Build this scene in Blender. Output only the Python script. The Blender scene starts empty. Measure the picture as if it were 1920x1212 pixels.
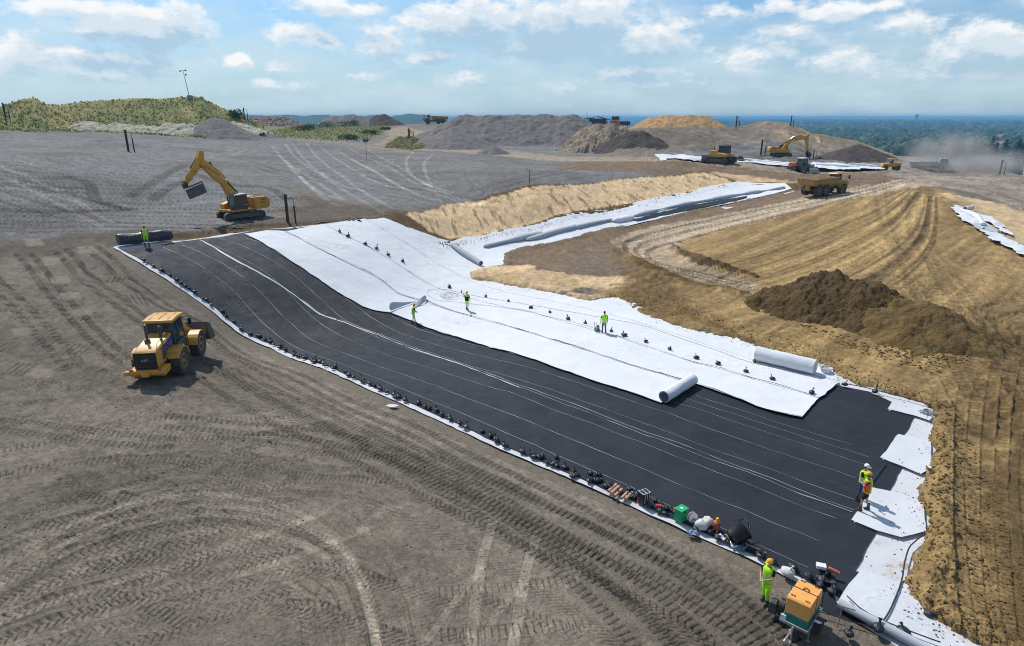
import bpy, bmesh, math, random
import numpy as np
from mathutils import Vector, Matrix, Euler
from mathutils.geometry import delaunay_2d_cdt
R = math.radians
scene = bpy.context.scene
# ------------------------------------------------------------------ camera
W0, H0, FPX, YH = 1920.0, 1212.0, 1200.0, 221.0
PITCH = math.atan((H0/2-YH)/FPX)
HC = 16.5                                   # camera height over the lowest floor
cam = bpy.data.cameras.new('camera'); camo = bpy.data.objects.new('camera', cam)
scene.collection.objects.link(camo); scene.camera = camo
cam.sensor_width = 36.0; cam.lens = 36.0*FPX/W0
cam.clip_start = 0.5; cam.clip_end = 60000
camo.location = (0, 0, HC); camo.rotation_euler = (math.pi/2-PITCH, 0, 0)
# ------------------------------------------------------------------ light
SUN_EL, SUN_AZ = R(51), R(125)              # azimuth of the sun, measured from +X
scene.view_settings.view_transform = 'Standard'; scene.view_settings.look = 'None'
scene.view_settings.gamma = 1.0; scene.view_settings.exposure = 0.0
sd = Vector((math.cos(SUN_EL)*math.cos(SUN_AZ), math.cos(SUN_EL)*math.sin(SUN_AZ), math.sin(SUN_EL)))
sl = bpy.data.lights.new('sun', 'SUN'); slo = bpy.data.objects.new('sun', sl)
scene.collection.objects.link(slo); sl.energy = 4.1; sl.angle = R(0.55); sl.color = (1.0, .955, .89)
slo.rotation_euler = sd.to_track_quat('Z', 'Y').to_euler(); slo.location = (-60, 100, 90)
scene.cycles.volume_bounces = 0
scene.cycles.volume_step_rate = 1.0
scene.cycles.max_bounces = 5
scene.cycles.use_denoising = True
scene.cycles.denoising_prefilter = 'NONE'
scene.cycles.filter_width = 1.05

class NT:
    """short-hand for building node trees"""
    def __init__(s, tree): s.t = tree; s.n = tree.nodes; s.l = tree.links
    def node(s, typ, **kw):
        nd = s.n.new(typ)
        for k, v in kw.items():
            if k == 'ins':
                for kk, vv in v.items(): s.put(nd.inputs[kk], vv)
            else: setattr(nd, k, v)
        return nd
    def put(s, sock, v):
        if isinstance(v, bpy.types.NodeSocket): s.l.new(v, sock)
        elif isinstance(v, bpy.types.Node): s.l.new(v.outputs[0], sock)
        else: sock.default_value = v
    def math(s, op, a, b=0.0, c=None, clamp=False):
        nd = s.node('ShaderNodeMath', operation=op, use_clamp=clamp)
        s.put(nd.inputs[0], a); s.put(nd.inputs[1], b)
        if c is not None: s.put(nd.inputs[2], c)
        return nd.outputs[0]
    def vmath(s, op, a, b=(0, 0, 0)):
        nd = s.node('ShaderNodeVectorMath', operation=op)
        s.put(nd.inputs[0], a); s.put(nd.inputs[1], b)
        return nd.outputs['Value'] if op in ('LENGTH', 'DOT_PRODUCT', 'DISTANCE') else nd.outputs[0]
    def mix(s, f, a, b, typ='MIX'):
        nd = s.node('ShaderNodeMix', data_type='RGBA', blend_type=typ)
        s.put(nd.inputs[0], f); s.put(nd.inputs[6], a); s.put(nd.inputs[7], b)
        return nd.outputs[2]
    def noise(s, vec, scale, detail=4, rough=.55, out=0):
        nd = s.node('ShaderNodeTexNoise', ins={'Vector': vec, 'Scale': scale, 'Detail': detail, 'Roughness': rough})
        return nd.outputs[out]
    def ramp(s, v, a, b, c=0.0, d=1.0, smooth=True):
        nd = s.node('ShaderNodeMapRange', interpolation_type='SMOOTHSTEP' if smooth else 'LINEAR')
        for i, x in enumerate((v, a, b, c, d)): s.put(nd.inputs[i], x)
        return nd.outputs[0]

def px_dir(px, py):
    X = (px-W0/2)/FPX; u = -(py-H0/2)/FPX
    v = np.array([X, math.cos(PITCH)+u*math.sin(PITCH), -math.sin(PITCH)+u*math.cos(PITCH)])
    return v/np.linalg.norm(v)

def px_azel(px, py):
    d = px_dir(px, py)
    return math.atan2(d[0], d[1]), math.asin(d[2])

world = bpy.data.worlds.new('World'); scene.world = world; world.use_nodes = True
def build_world():
    t = NT(world.node_tree); t.n.clear()
    out = t.node('ShaderNodeOutputWorld')
    sky = t.node('ShaderNodeTexSky', sky_type='NISHITA', sun_disc=False, sun_elevation=SUN_EL,
                 sun_rotation=math.pi/2-SUN_AZ, altitude=100, air_density=1.0, dust_density=1.2, ozone_density=2.5)
    tc = t.node('ShaderNodeTexCoord')
    sep = t.node('ShaderNodeSeparateXYZ', ins={0: tc.outputs['Generated']})
    az = t.math('ARCTAN2', sep.outputs[0], sep.outputs[1])
    el = t.math('ARCSINE', sep.outputs[2])
    # cumulus: hand-placed masses broken up by noise; the wide faint one is the thin veil
    g = bpy.data.node_groups.new('cloud_density', 'ShaderNodeTree')
    g.interface.new_socket('p', in_out='INPUT', socket_type='NodeSocketVector')
    g.interface.new_socket('d', in_out='OUTPUT', socket_type='NodeSocketFloat')
    q = NT(g); gi = q.node('NodeGroupInput'); go = q.node('NodeGroupOutput')
    p = gi.outputs[0]
    w1 = q.node('ShaderNodeTexNoise', ins={'Vector': p, 'Scale': 14.0, 'Detail': 5.0, 'Roughness': .6})
    wv = q.vmath('SCALE', q.vmath('SUBTRACT', w1.outputs[1], (.5, .5, .5))); wv.node.inputs['Scale'].default_value = .045
    pw = q.vmath('ADD', p, wv)
    acc = None
    for (cx, cy, rx, ry, s) in CLOUDS:
        a, e = px_azel(cx, cy); a2, _ = px_azel(cx+rx*1.22, cy); _, e2 = px_azel(cx, cy-ry*1.18)
        v = q.vmath('MULTIPLY', q.vmath('SUBTRACT', pw, (a, e, 0)), (1/abs(a2-a), 1/abs(e2-e), 0))
        m = q.ramp(q.vmath('LENGTH', v), 1.25, 0.0, 0.0, s)
        acc = m if acc is None else q.math('MAXIMUM', acc, m)
    st = q.vmath('MULTIPLY', p, (1.0, 1.9, 0))
    n1 = q.noise(st, 26.0, 9, .64)
    n2 = q.noise(q.vmath('ADD', st, (3.1, 1.7, 0)), 5.0, 3, .5)
    d = q.math('ADD', acc, q.math('MULTIPLY', q.math('SUBTRACT', n1, .5), 1.7))
    d = q.math('ADD', d, q.math('MULTIPLY', q.math('SUBTRACT', n2, .5), .5))
    q.put(go.inputs[0], q.ramp(d, .11, .66))
    comb = t.node('ShaderNodeCombineXYZ', ins={0: az, 1: el})
    def dens(off):
        nd = t.node('ShaderNodeGroup'); nd.node_tree = g
        t.put(nd.inputs[0], t.vmath('ADD', comb.outputs[0], off)); return nd.outputs[0]
    d0 = dens((0, 0, 0)); d1 = dens((-.006, .013, 0)); d2 = dens((.0, .035, 0))
    lit = t.math('SUBTRACT', 1.0, t.math('ADD', t.math('MULTIPLY', d1, .50), t.math('MULTIPLY', d2, .55)), clamp=True)
    ccol = t.mix(lit, (.44, .62, .78, 1), (1.00, 1.0, .99, 1))
    skyc = t.mix(1.0, sky.outputs[0], (SKYK*.60, SKYK*.95, SKYK*1.22, 1), 'MULTIPLY')
    low = t.ramp(el, .0, .20, 1.0, 0.0)
    skyc = t.mix(t.math('MULTIPLY', low, .72), skyc, (.53, .69, .79, 1))
    veil = t.noise(t.vmath('MULTIPLY', comb.outputs[0], (1, 3.2, 0)), 7.0, 6, .6)
    vm = t.math('MULTIPLY', t.ramp(veil, .33, .70), t.ramp(el, .02, .12, .7, .55))
    skyc = t.mix(vm, skyc, (.66, .79, .87, 1))
    fade = t.ramp(el, -.004, .07, .10, .92)
    c = t.mix(t.math('MULTIPLY', d0, fade), skyc, ccol)
    bg = t.node('ShaderNodeBackground', ins={'Color': c, 'Strength': 1.0})
    t.l.new(bg.outputs[0], out.inputs[0])
SKYK = 0.10
CLOUDS = [(255,55,150,45,1),(120,18,110,26,.9),(340,45,70,50,.8),(70,110,120,40,.85),(200,125,170,35,.75),(300,70,50,50,.9),
          (575,68,75,24,1),(448,112,34,22,.95),(528,124,36,16,.8),(640,10,110,22,.8),(720,85,45,40,.75),(805,108,55,16,.8),
          (870,45,120,55,1),(1075,40,150,62,1.05),(1010,95,150,35,.9),(1215,80,90,45,.95),(1270,55,50,26,.6),(1190,140,90,26,.85),
          (860,150,60,14,.6),(490,155,60,14,.55),(560,160,40,12,.45),(690,138,40,10,.5),(1440,110,120,40,.62),(1480,70,110,35,.6),
          (1560,20,70,26,.8),(1690,42,80,26,.8),(1590,110,110,40,.6),(1860,75,110,45,.95),(1780,100,90,35,.75),(1800,140,150,30,.5),
          (1050,160,60,14,.5),(1640,10,100,16,.6),(1430,10,160,20,.55),(40,135,80,26,.65),(740,60,60,30,.5)]
build_world()

# ------------------------------------------------------------------ materials
def mat(name, col, rough=.7, var=.12, nscale=3.0, bump=0.0, bscale=30.0, metal=0.0, dust=0.0, spec=.4, attr=None, coat=0.0):
    m = bpy.data.materials.new(name); m.use_nodes = True
    t = NT(m.node_tree); b = t.n['Principled BSDF']
    b.inputs['Roughness'].default_value = rough; b.inputs['Metallic'].default_value = metal
    b.inputs['Specular IOR Level'].default_value = spec
    b.inputs['Coat Weight'].default_value = coat
    geo = t.node('ShaderNodeNewGeometry'); tc = t.node('ShaderNodeTexCoord')
    P = tc.outputs['Object']
    n = t.noise(P, nscale, 5, .6)
    base = (col[0], col[1], col[2], 1)
    if attr:
        a = t.node('ShaderNodeAttribute', attribute_name=attr); base = a.outputs[0]
    k = t.ramp(n, .25, .75, 1-var, 1+var, False)
    hs = t.node('ShaderNodeHueSaturation', ins={'Color': base, 'Value': k})
    c = hs.outputs[0]
    if dust > 0:
        n2 = t.noise(P, nscale*1.7, 6, .65)
        sp = t.node('ShaderNodeSeparateXYZ', ins={0: geo.outputs['Normal']})
        f = t.math('MULTIPLY', t.ramp(n2, .35, .7), dust)
        c = t.mix(f, c, (.20, .165, .125, 1))
    t.put(b.inputs['Base Color'], c)
    if bump > 0:
        nb = t.noise(P, bscale, 5, .6)
        bp = t.node('ShaderNodeBump', ins={'Height': nb, 'Strength': 1.0, 'Distance': bump})
        t.put(b.inputs['Normal'], bp.outputs[0])
    return m

M = {}
M['yellow'] = mat('yellow_paint', (.62, .30, .025), .42, .12, 2, dust=.22, spec=.5)
M['orange'] = mat('orange_paint', (.82, .38, .09), .45, .06, 3, dust=.12)
M['red_orange'] = mat('red_orange_paint', (.60, .13, .05), .5, .1, 3, dust=.3)
M['white_paint'] = mat('white_paint', (.75, .75, .72), .5, .06, 3, dust=.15)
M['grey_steel'] = mat('grey_steel', (.30, .30, .30), .5, .2, 4, metal=.4, dust=.45)
M['bright_steel'] = mat('bright_steel', (.65, .65, .66), .3, .1, 4, metal=.8)
M['dark_steel'] = mat('dark_steel', (.055, .055, .058), .5, .2, 4, dust=.25)
M['black'] = mat('black_plastic', (.012, .012, .013), .45, .2, 5, dust=.06)
M['rubber'] = mat('tyre_rubber', (.035, .034, .033), .85, .2, 6, dust=.55)
M['track'] = mat('track_steel', (.10, .095, .09), .6, .3, 6, metal=.2, dust=.6)
M['glass'] = mat('dark_glass', (.02, .035, .045), .08, .1, 2, spec=.8)
M['green'] = mat('green_paint', (.01, .20, .13), .5, .1, 3, dust=.1)
M['green_case'] = mat('green_plastic', (.01, .35, .14), .45, .1, 3)
M['teal'] = mat('teal_paint', (.0, .17, .14), .5, .1, 3, dust=.1)
M['blue'] = mat('blue_print', (.02, .03, .22), .45, .1, 3)
M['blue_case'] = mat('blue_plastic', (.13, .21, .34), .5, .1, 3)
M['hivis'] = mat('hi_vis_cloth', (.42, .90, .02), .8, .08, 20)
M['reflect'] = mat('reflective_tape', (.55, .58, .55), .4, .05, 20)
M['orange_cloth'] = mat('orange_cloth', (.85, .13, .02), .8, .08, 20)
M['red_cloth'] = mat('red_cloth', (.55, .04, .05), .8, .08, 20)
M['black_cloth'] = mat('black_cloth', (.015, .015, .018), .9, .2, 20)
M['blue_cloth'] = mat('blue_denim', (.03, .07, .14), .9, .15, 20)
M['grey_cloth'] = mat('grey_cloth', (.14, .125, .12), .9, .15, 20)
M['skin'] = mat('skin', (.48, .27, .19), .6, .06, 20)
M['hair'] = mat('hair', (.04, .025, .02), .8, .2, 20)
M['helmet_yellow'] = mat('yellow_helmet', (.80, .45, .01), .35, .03, 5, spec=.6)
M['helmet_orange'] = mat('orange_helmet', (.75, .30, .02), .35, .03, 5, spec=.6)
M['helmet_white'] = mat('white_helmet', (.80, .80, .80), .35, .03, 5, spec=.6)
M['boot'] = mat('boot_leather', (.03, .025, .022), .7, .2, 20, dust=.3)
M['pipe_black'] = mat('black_pipe', (.018, .019, .024), .4, .2, 4, dust=.1)
M['rust'] = mat('rusty_steel', (.28, .10, .045), .8, .3, 3)
M['card'] = mat('brown_card', (.50, .30, .19), .8, .1, 6)
M['bag'] = mat('black_bag', (.013, .013, .015), .33, .3, 9, bump=.03, bscale=14, spec=.6)
M['white_bag'] = mat('white_bag', (.62, .60, .56), .7, .15, 9, bump=.03, bscale=14)
M['wood'] = mat('pale_wood', (.50, .38, .22), .8, .15, 6)
M['bark'] = mat('bark', (.08, .06, .045), .9, .2, 3)
M['leaf'] = mat('foliage', (.05, .085, .03), .9, .35, .8)
M['leaf_dark'] = mat('dark_foliage', (.025, .05, .028), .9, .3, .4)
M['grass_col'] = mat('grass_blades', (.12, .13, .05), .95, .2, 1, attr='Col')
M['wall'] = mat('white_render', (.75, .74, .70), .8, .05, 1)
M['tile'] = mat('roof_tile', (.30, .12, .07), .8, .15, 1)
M['concrete'] = mat('concrete', (.22, .24, .27), .9, .08, .1)

# ------------------------------------------------------------------ object helpers
C = scene.collection
def tag(o, label=None, cat=None, group=None, kind=None):
    if label: o['label'] = label
    if cat: o['category'] = cat
    if group: o['group'] = group
    if kind: o['kind'] = kind
    return o
def empty(name, loc=(0, 0, 0), rz=0.0, label=None, cat=None, group=None, scale=1.0):
    o = bpy.data.objects.new(name, None); C.objects.link(o)
    o.location = loc; o.rotation_euler = (0, 0, rz); o.scale = (scale,)*3; o.empty_display_size = .3
    return tag(o, label, cat, group)
def copy_tree(o, parent=None):
    c = o.copy(); C.objects.link(c); c.parent = parent
    for ch in o.children: copy_tree(ch, c)
    return c
def mesh_obj(name, verts, faces, mats, parent=None, smooth=True, ang=35, midx=None, bevel=0):
    me = bpy.data.meshes.new(name)
    me.from_pydata([tuple(v) for v in verts], [], [tuple(f) for f in faces])
    for mm in (mats if isinstance(mats, (list, tuple)) else [mats]): me.materials.append(mm)
    if midx is not None: me.polygons.foreach_set('material_index', np.array(midx, dtype=np.int32))
    if smooth:
        me.polygons.foreach_set('use_smooth', np.ones(len(me.polygons), dtype=bool))
        try: me.set_sharp_from_angle(angle=R(ang))
        except Exception: pass
    me.update()
    o = bpy.data.objects.new(name, me); C.objects.link(o)
    if parent: o.parent = parent
    if bevel > 0:
        b = o.modifiers.new('bevel', 'BEVEL'); b.width = bevel; b.segments = 2; b.limit_method = 'ANGLE'; b.angle_limit = R(35)
    return o
class MB:
    def __init__(s, Mx=None): s.v = []; s.f = []; s.m = []; s.M = Mx or Matrix.Identity(4); s.cur = 0
    def add(s, vs, fs):
        b = len(s.v); s.v += [tuple(s.M @ Vector(v)) for v in vs]
        s.f += [tuple(i+b for i in f) for f in fs]; s.m += [s.cur]*len(fs); return s
    def box(s, c, d, rot=None, top=(1, 1), shift=(0, 0)):
        x, y, z = (k/2 for k in d); vs = []
        for sz in (-1, 1):
            kx, ky = top if sz > 0 else (1, 1); ox, oy = shift if sz > 0 else (0, 0)
            for sx, sy in ((-1, -1), (1, -1), (1, 1), (-1, 1)):
                vs.append(Vector((sx*x*kx+ox, sy*y*ky+oy, sz*z)))
        if rot is not None:
            rm = Euler(rot).to_matrix(); vs = [rm @ v for v in vs]
        vs = [v+Vector(c) for v in vs]
        return s.add(vs, [(3, 2, 1, 0), (4, 5, 6, 7), (0, 1, 5, 4), (1, 2, 6, 5), (2, 3, 7, 6), (3, 0, 4, 7)])
    def prism(s, prof, y0, y1):
        n = len(prof); a = sum(prof[i][0]*prof[(i+1) % n][1]-prof[(i+1) % n][0]*prof[i][1] for i in range(n))
        if a < 0: prof = prof[::-1]
        vs = [(x, y0, z) for x, z in prof]+[(x, y1, z) for x, z in prof]
        fs = [tuple(range(n)), tuple(range(2*n-1, n-1, -1))]
        fs += [(i, i+n, (i+1) % n+n, (i+1) % n) for i in range(n)]
        return s.add(vs, fs)
    def tube(s, pts, rad, n=12, cap=True, sq=1.0):
        pts = [Vector(p) for p in pts]; k = len(pts)
        rad = [rad]*k if not isinstance(rad, (list, tuple)) else rad
        vs = []; up = None
        for i, p in enumerate(pts):
            d = (pts[min(i+1, k-1)]-pts[max(i-1, 0)]).normalized()
            if up is None: up = Vector((0, 0, 1)) if abs(d.z) < .9 else Vector((1, 0, 0))
            sx = d.cross(up)
            if sx.length < 1e-4: sx = d.cross(Vector((0, 1, 0)))
            sx.normalize(); uu = sx.cross(d).normalized(); up = uu
            for j in range(n):
                a = 2*math.pi*j/n; vs.append(p+sx*math.cos(a)*rad[i]+uu*math.sin(a)*rad[i]*sq)
        fs = [(i*n+j, i*n+(j+1) % n, (i+1)*n+(j+1) % n, (i+1)*n+j) for i in range(k-1) for j in range(n)]
        if cap: fs += [tuple(range(n-1, -1, -1)), tuple(range((k-1)*n, k*n))]
        return s.add(vs, fs)
    def cyl(s, p0, p1, r0, r1=None, n=14): return s.tube([p0, p1], [r0, r0 if r1 is None else r1], n)
    def lathe(s, c, axis, prof, n=20):
        """prof: list of (offset along axis, radius)"""
        c = Vector(c); ax = Vector(axis).normalized(); a = ax.orthogonal().normalized(); b = ax.cross(a)
        vs = [c+ax*o+(a*math.cos(2*math.pi*j/n)+b*math.sin(2*math.pi*j/n))*r for o, r in prof for j in range(n)]
        k = len(prof)
        fs = [(i*n+j, i*n+(j+1) % n, (i+1)*n+(j+1) % n, (i+1)*n+j) for i in range(k-1) for j in range(n)]
        fs += [tuple(range(n-1, -1, -1)), tuple(range((k-1)*n, k*n))]
        return s.add(vs, fs)
    def ell(s, c, r, nu=12, nv=8, fn=None):
        vs = []; fs = []
        for i in range(nv+1):
            th = math.pi*i/nv
            for j in range(nu):
                ph = 2*math.pi*j/nu; d = Vector((math.sin(th)*math.cos(ph), math.sin(th)*math.sin(ph), math.cos(th)))
                k = fn(d) if fn else 1.0
                vs.append((c[0]+d.x*r[0]*k, c[1]+d.y*r[1]*k, c[2]+d.z*r[2]*k))
        for i in range(nv):
            for j in range(nu): fs.append((i*nu+j, (i+1)*nu+j, (i+1)*nu+(j+1) % nu, i*nu+(j+1) % nu))
        return s.add(vs, fs)
    def loft(s, rings, n=14, cap=True, pw=1.0):
        """rings: (centre, rx, ry) ellipses in planes z = const"""
        vs = []
        for c, rx, ry in rings:
            for j in range(n):
                a = 2*math.pi*j/n; ca, sa = math.cos(a), math.sin(a)
                vs.append((c[0]+rx*math.copysign(abs(ca)**pw, ca), c[1]+ry*math.copysign(abs(sa)**pw, sa), c[2]))
        k = len(rings); fs = [(i*n+j, i*n+(j+1) % n, (i+1)*n+(j+1) % n, (i+1)*n+j) for i in range(k-1) for j in range(n)]
        if cap: fs += [tuple(range(n-1, -1, -1)), tuple(range((k-1)*n, k*n))]
        return s.add(vs, fs)
    def build(s, name, m, parent=None, bevel=0, smooth=True, ang=35):
        return mesh_obj(name, s.v, s.f, m, parent, smooth, ang, s.m, bevel)

# ------------------------------------------------------------------ noise
def _h(ix, iy, s):
    n = (ix.astype(np.int64)*374761393+iy.astype(np.int64)*668265263+s*1442695041) & 0xffffffff
    n = ((n ^ (n >> 13))*1274126177) & 0xffffffff
    n = (n ^ (n >> 16)) & 0xffffff
    return n.astype(np.float32)/8388607.5-1.0
def vn(x, y, s=0):
    fx = np.floor(x); fy = np.floor(y); tx = (x-fx).astype(np.float32); ty = (y-fy).astype(np.float32)
    ix = fx.astype(np.int64); iy = fy.astype(np.int64)
    tx = tx*tx*(3-2*tx); ty = ty*ty*(3-2*ty)
    a = _h(ix, iy, s); b = _h(ix+1, iy, s); c = _h(ix, iy+1, s); d = _h(ix+1, iy+1, s)
    return (a+(b-a)*tx)*(1-ty)+(c+(d-c)*tx)*ty
def fbm(x, y, sc, oc=4, s=0, g=.5):
    r = 0; a = 1.0; f = 1.0/sc; tot = 0
    for i in range(oc):
        r = r+a*vn(x*f+i*17.3, y*f-i*9.1, s+i*7); tot += a; a *= g; f *= 2.03
    return r/tot
def sstep(a, b, x):
    t = np.clip((x-a)/(b-a), 0, 1); return t*t*(3-2*t)

# ------------------------------------------------------------------ base terrain
# levels surveyed along sight lines: (picture x, picture y, metres below the camera)
F = 16.5
CP = [(450,628,F),(740,745,F),(1060,885,F),(1478,1078,F),(1100,600,F),(1300,660,F),(1500,700,F),(1700,770,F),(1740,900,F),
      (1720,1050,F),(1800,1190,F),(1600,1000,F),(1000,700,F),(770,552,F),(870,525,16.3),(600,592,F),(1200,850,F),(600,690,F),
      (320,705,14.6),(60,640,13.6),(-200,700,13.5),(0,800,14.6),(200,900,15.4),(0,1200,15.7),(-400,1200,15.2),(500,1200,16.2),(900,1100,16.4),(1300,1200,16.5),
      (500,800,15.9),(250,560,12.9),(100,520,12.0),(-100,500,11.2),(380,560,14.2),(480,520,13.6),(640,490,13.6),(300,510,12.3),
      (228,468,11.0),(345,452,11.1),(480,434,11.3),(600,424,11.4),(683,418,11.6),(760,425,12.6),(560,470,12.6),
      (100,440,10.6),(0,430,10.2),(-200,420,9.6),(455,410,11.1),(620,395,11.2),(300,400,10.4),
      (237,284,6.0),(0,300,5.5),(450,300,7.8),(-300,290,5.0),(0,232,1.9),(-400,232,1.9),(350,246,4.2),(600,263,6.9),(700,280,9.0),(700,350,10.3),
      (400,340,8.8),(850,300,9.6),(1000,310,9.9),(900,350,10.4),
      (760,402,11.4),(1000,368,11.0),(1200,338,10.8),(1320,323,10.8),(847,463,15.3),(905,503,16.3),(1000,430,15.0),(1150,402,14.0),(1300,368,13.5),(1390,350,13.1),
      (1480,356,13.2),(1000,480,16.2),(1150,450,15.5),(1000,520,16.4),(1250,440,15.5),(1400,395,14.1),(1547,372,12.7),(1700,337,11.5),(1600,352,12.2),
      (1300,500,15.9),(1500,480,15.2),(1500,620,16.3),(1700,480,14.7),(1700,600,15.9),(1900,520,15.6),(1900,700,16.2),(1900,1000,16.4),(2000,1190,16.5),(2200,800,16.2),
      (1750,360,12.1),(1900,390,13.2),(1920,345,12.9),(2100,420,14.2),
      (1240,304,10.4),(1352,311,10.6),(1500,322,11.2),(1650,328,11.4),(1380,346,12.8),(1460,352,13.0),(1560,342,11.9),
      (1460,297,10.3),(1600,290,10.3),(1240,285,10.2),(1600,272,9.6),(1750,290,11.2),(1850,310,12.0),(1100,285,9.9),
      (815,233,3.6),(700,236,4.4),(850,262,8.0),(1270,240,5.6),(1100,262,8.3),(500,236,4.0),(1400,262,8.3)]
def _ray(px, py, Hh):
    d = px_dir(px, py); t = -Hh/d[2]; return d[0]*t, d[1]*t
_cu = []; _cz = []
for px, py, h in CP:
    x, y = _ray(px, py, h); _cu.append((1.6*math.atan2(x, y), math.log(math.hypot(x, y)))); _cz.append(HC-h)
_cu.append((0, math.log(8))); _cz.append(0.3); _cu.append((-1.3, math.log(12))); _cz.append(.9); _cu.append((1.3, math.log(12))); _cz.append(0)
_cu.append((-1.6, math.log(90))); _cz.append(8); _cu.append((1.7, math.log(90))); _cz.append(2)
_cu = np.array(_cu); _cz = np.array(_cz)
def _k(r2): return .5*r2*np.log(r2+1e-9)
_n = len(_cu); _A = np.zeros((_n+3, _n+3))
_d2 = ((_cu[:, None, :]-_cu[None, :, :])**2).sum(-1)
_A[:_n, :_n] = _k(_d2)+np.eye(_n)*.004; _A[:_n, _n] = 1; _A[:_n, _n+1:] = _cu; _A[_n, :_n] = 1; _A[_n+1:, :_n] = _cu.T
_w = np.linalg.solve(_A, np.concatenate([_cz, [0, 0, 0]]))
# long ridges: (picture x, picture y of the skyline, distance), front and back slope
RIDGES = [([(-500,215,230),(-150,212,230),(0,201,230),(25,192,230),(45,184.5,230),(62,184,230),(85,195,232),(110,197,234),(150,191,236),(200,189,236),(250,184.5,236),
            (300,185,236),(350,181.5,236),(378,182,234),(395,192,234),(420,204,232),(445,213,230),(480,232,230)], .42, .3),
          ([(1120,260,215),(1160,242,215),(1200,240,215),(1300,238,222),(1345,240,228),(1400,233,235),(1440,230,235),(1480,233,235),(1520,246,235),(1560,258,235),(1620,270,238),(1660,284,238)], .20, .25)]
def ridge_z(az, D):
    z = np.full_like(D, -1e3)
    for pts, sf, sb in RIDGES:
        a = []; zc = []; dc = []
        for px, py, d in pts:
            v = px_dir(px, py); a.append(math.atan2(v[0], v[1])); dc.append(d); zc.append(HC+v[2]/math.hypot(v[0], v[1])*d)
        o = np.argsort(a); a = np.array(a)[o]; zc = np.array(zc)[o]; dc = np.array(dc)[o]
        c = np.interp(az, a, zc); dd = np.interp(az, a, dc)
        u = D-dd; zz = c-np.where(u < 0, -u*sf, u*sb)
        zz = np.where((az < a[0]-.01) | (az > a[-1]+.01), -1e3, zz)
        z = np.maximum(z, zz)
    return z
def plain_z(x, y):
    D = np.hypot(x, y)
    return -45+26*sstep(3000, 12000, D)*0+(38+48*sstep(.0, -.25, np.arctan2(x, y)))*sstep(8000, 13000, D)+78*np.exp(-((D-3600)/900)**2)*sstep(-.46, -.40, np.arctan2(x, y))*sstep(-.06, -.14, np.arctan2(x, y))*(1+.25*fbm(np.arctan2(x, y)*300, D*0, 9, 3, 92))+18*fbm(x, y, 3500, 3, 91)*sstep(1800, 7000, D)
def Zb(x, y):
    x = np.asarray(x, dtype=np.float64); y = np.asarray(y, dtype=np.float64); sh = x.shape
    x = x.ravel(); y = y.ravel()
    az = np.arctan2(x, y); D = np.maximum(np.hypot(x, y), 7.0)
    az_c = np.clip(az, -1.1, 1.1); lv = np.log(np.minimum(D, 420.0))
    z = np.full(x.shape, _w[_n]); u = 1.6*az_c; z = z+_w[_n+1]*u+_w[_n+2]*lv
    for i in range(_n): z += _w[i]*_k((u-_cu[i, 0])**2+(lv-_cu[i, 1])**2)
    z = np.clip(z, -1.5, 17.0)
    rz = ridge_z(az_c, D)
    dlt = rz-z; z = np.where(dlt > -3, z+.5*(dlt+np.sqrt(dlt*dlt+1.5)), z)
    # the edge of the landfill, beyond which the land drops to the plain
    edge = np.interp(az, [-1.3, -.3, 0, .2, .3, .42, .5, .6, .75, 1.3], [330, 380, 430, 400, 330, 265, 235, 205, 175, 150])
    k = sstep(0, 1, (D-edge)/np.maximum(edge*.7, 120))
    z = z*(1-k)+plain_z(x, y)*k
    return z.reshape(sh)
def hit(px, py):
    """point of the ground seen at a picture position (full-size pixels of the photograph)"""
    d = px_dir(px, py); t = np.exp(np.linspace(math.log(9), math.log(2500), 900))
    X = d[0]*t; Y = d[1]*t; Zr = HC+d[2]*t; g = Zr-Zb(X, Y)
    k = np.where(g < 0)[0]
    if len(k) == 0: t0 = 400.0; return np.array([d[0]*t0, d[1]*t0])
    i = max(k[0], 1); a, b = t[i-1], t[i]; ga, gb = g[i-1], g[i]
    tt = a+(b-a)*ga/(ga-gb)
    return np.array([d[0]*tt, d[1]*tt])
def hits(l): return np.array([hit(*p[:2]) for p in l])
def gz(x, y): return float(Zb(np.array([x]), np.array([y]))[0])
def g3(px, py, dz=0.0):
    p = hit(px, py); return Vector((p[0], p[1], gz(*p)+dz))
def heading(a, b):
    a = hit(*a); b = hit(*b); return math.atan2(b[1]-a[1], b[0]-a[0])
def sdist(x, y, poly):
    """signed distance to a polygon, negative inside"""
    x = x.astype(np.float32); y = y.astype(np.float32); d = np.full(x.shape, 1e9, np.float32); ins = np.zeros(x.shape, bool)
    n = len(poly)
    for i in range(n):
        ax, ay = poly[i]; bx, by = poly[(i+1) % n]; ex, ey = bx-ax, by-ay; L = ex*ex+ey*ey+1e-12
        wx = x-ax; wy = y-ay; t = np.clip((wx*ex+wy*ey)/L, 0, 1)
        d = np.minimum(d, (wx-ex*t)**2+(wy-ey*t)**2)
        c = (ay > y) != (by > y)
        if ey != 0: ins ^= c & (x < (y-ay)*ex/ey+ax)
    return np.where(ins, -np.sqrt(d), np.sqrt(d))
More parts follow.
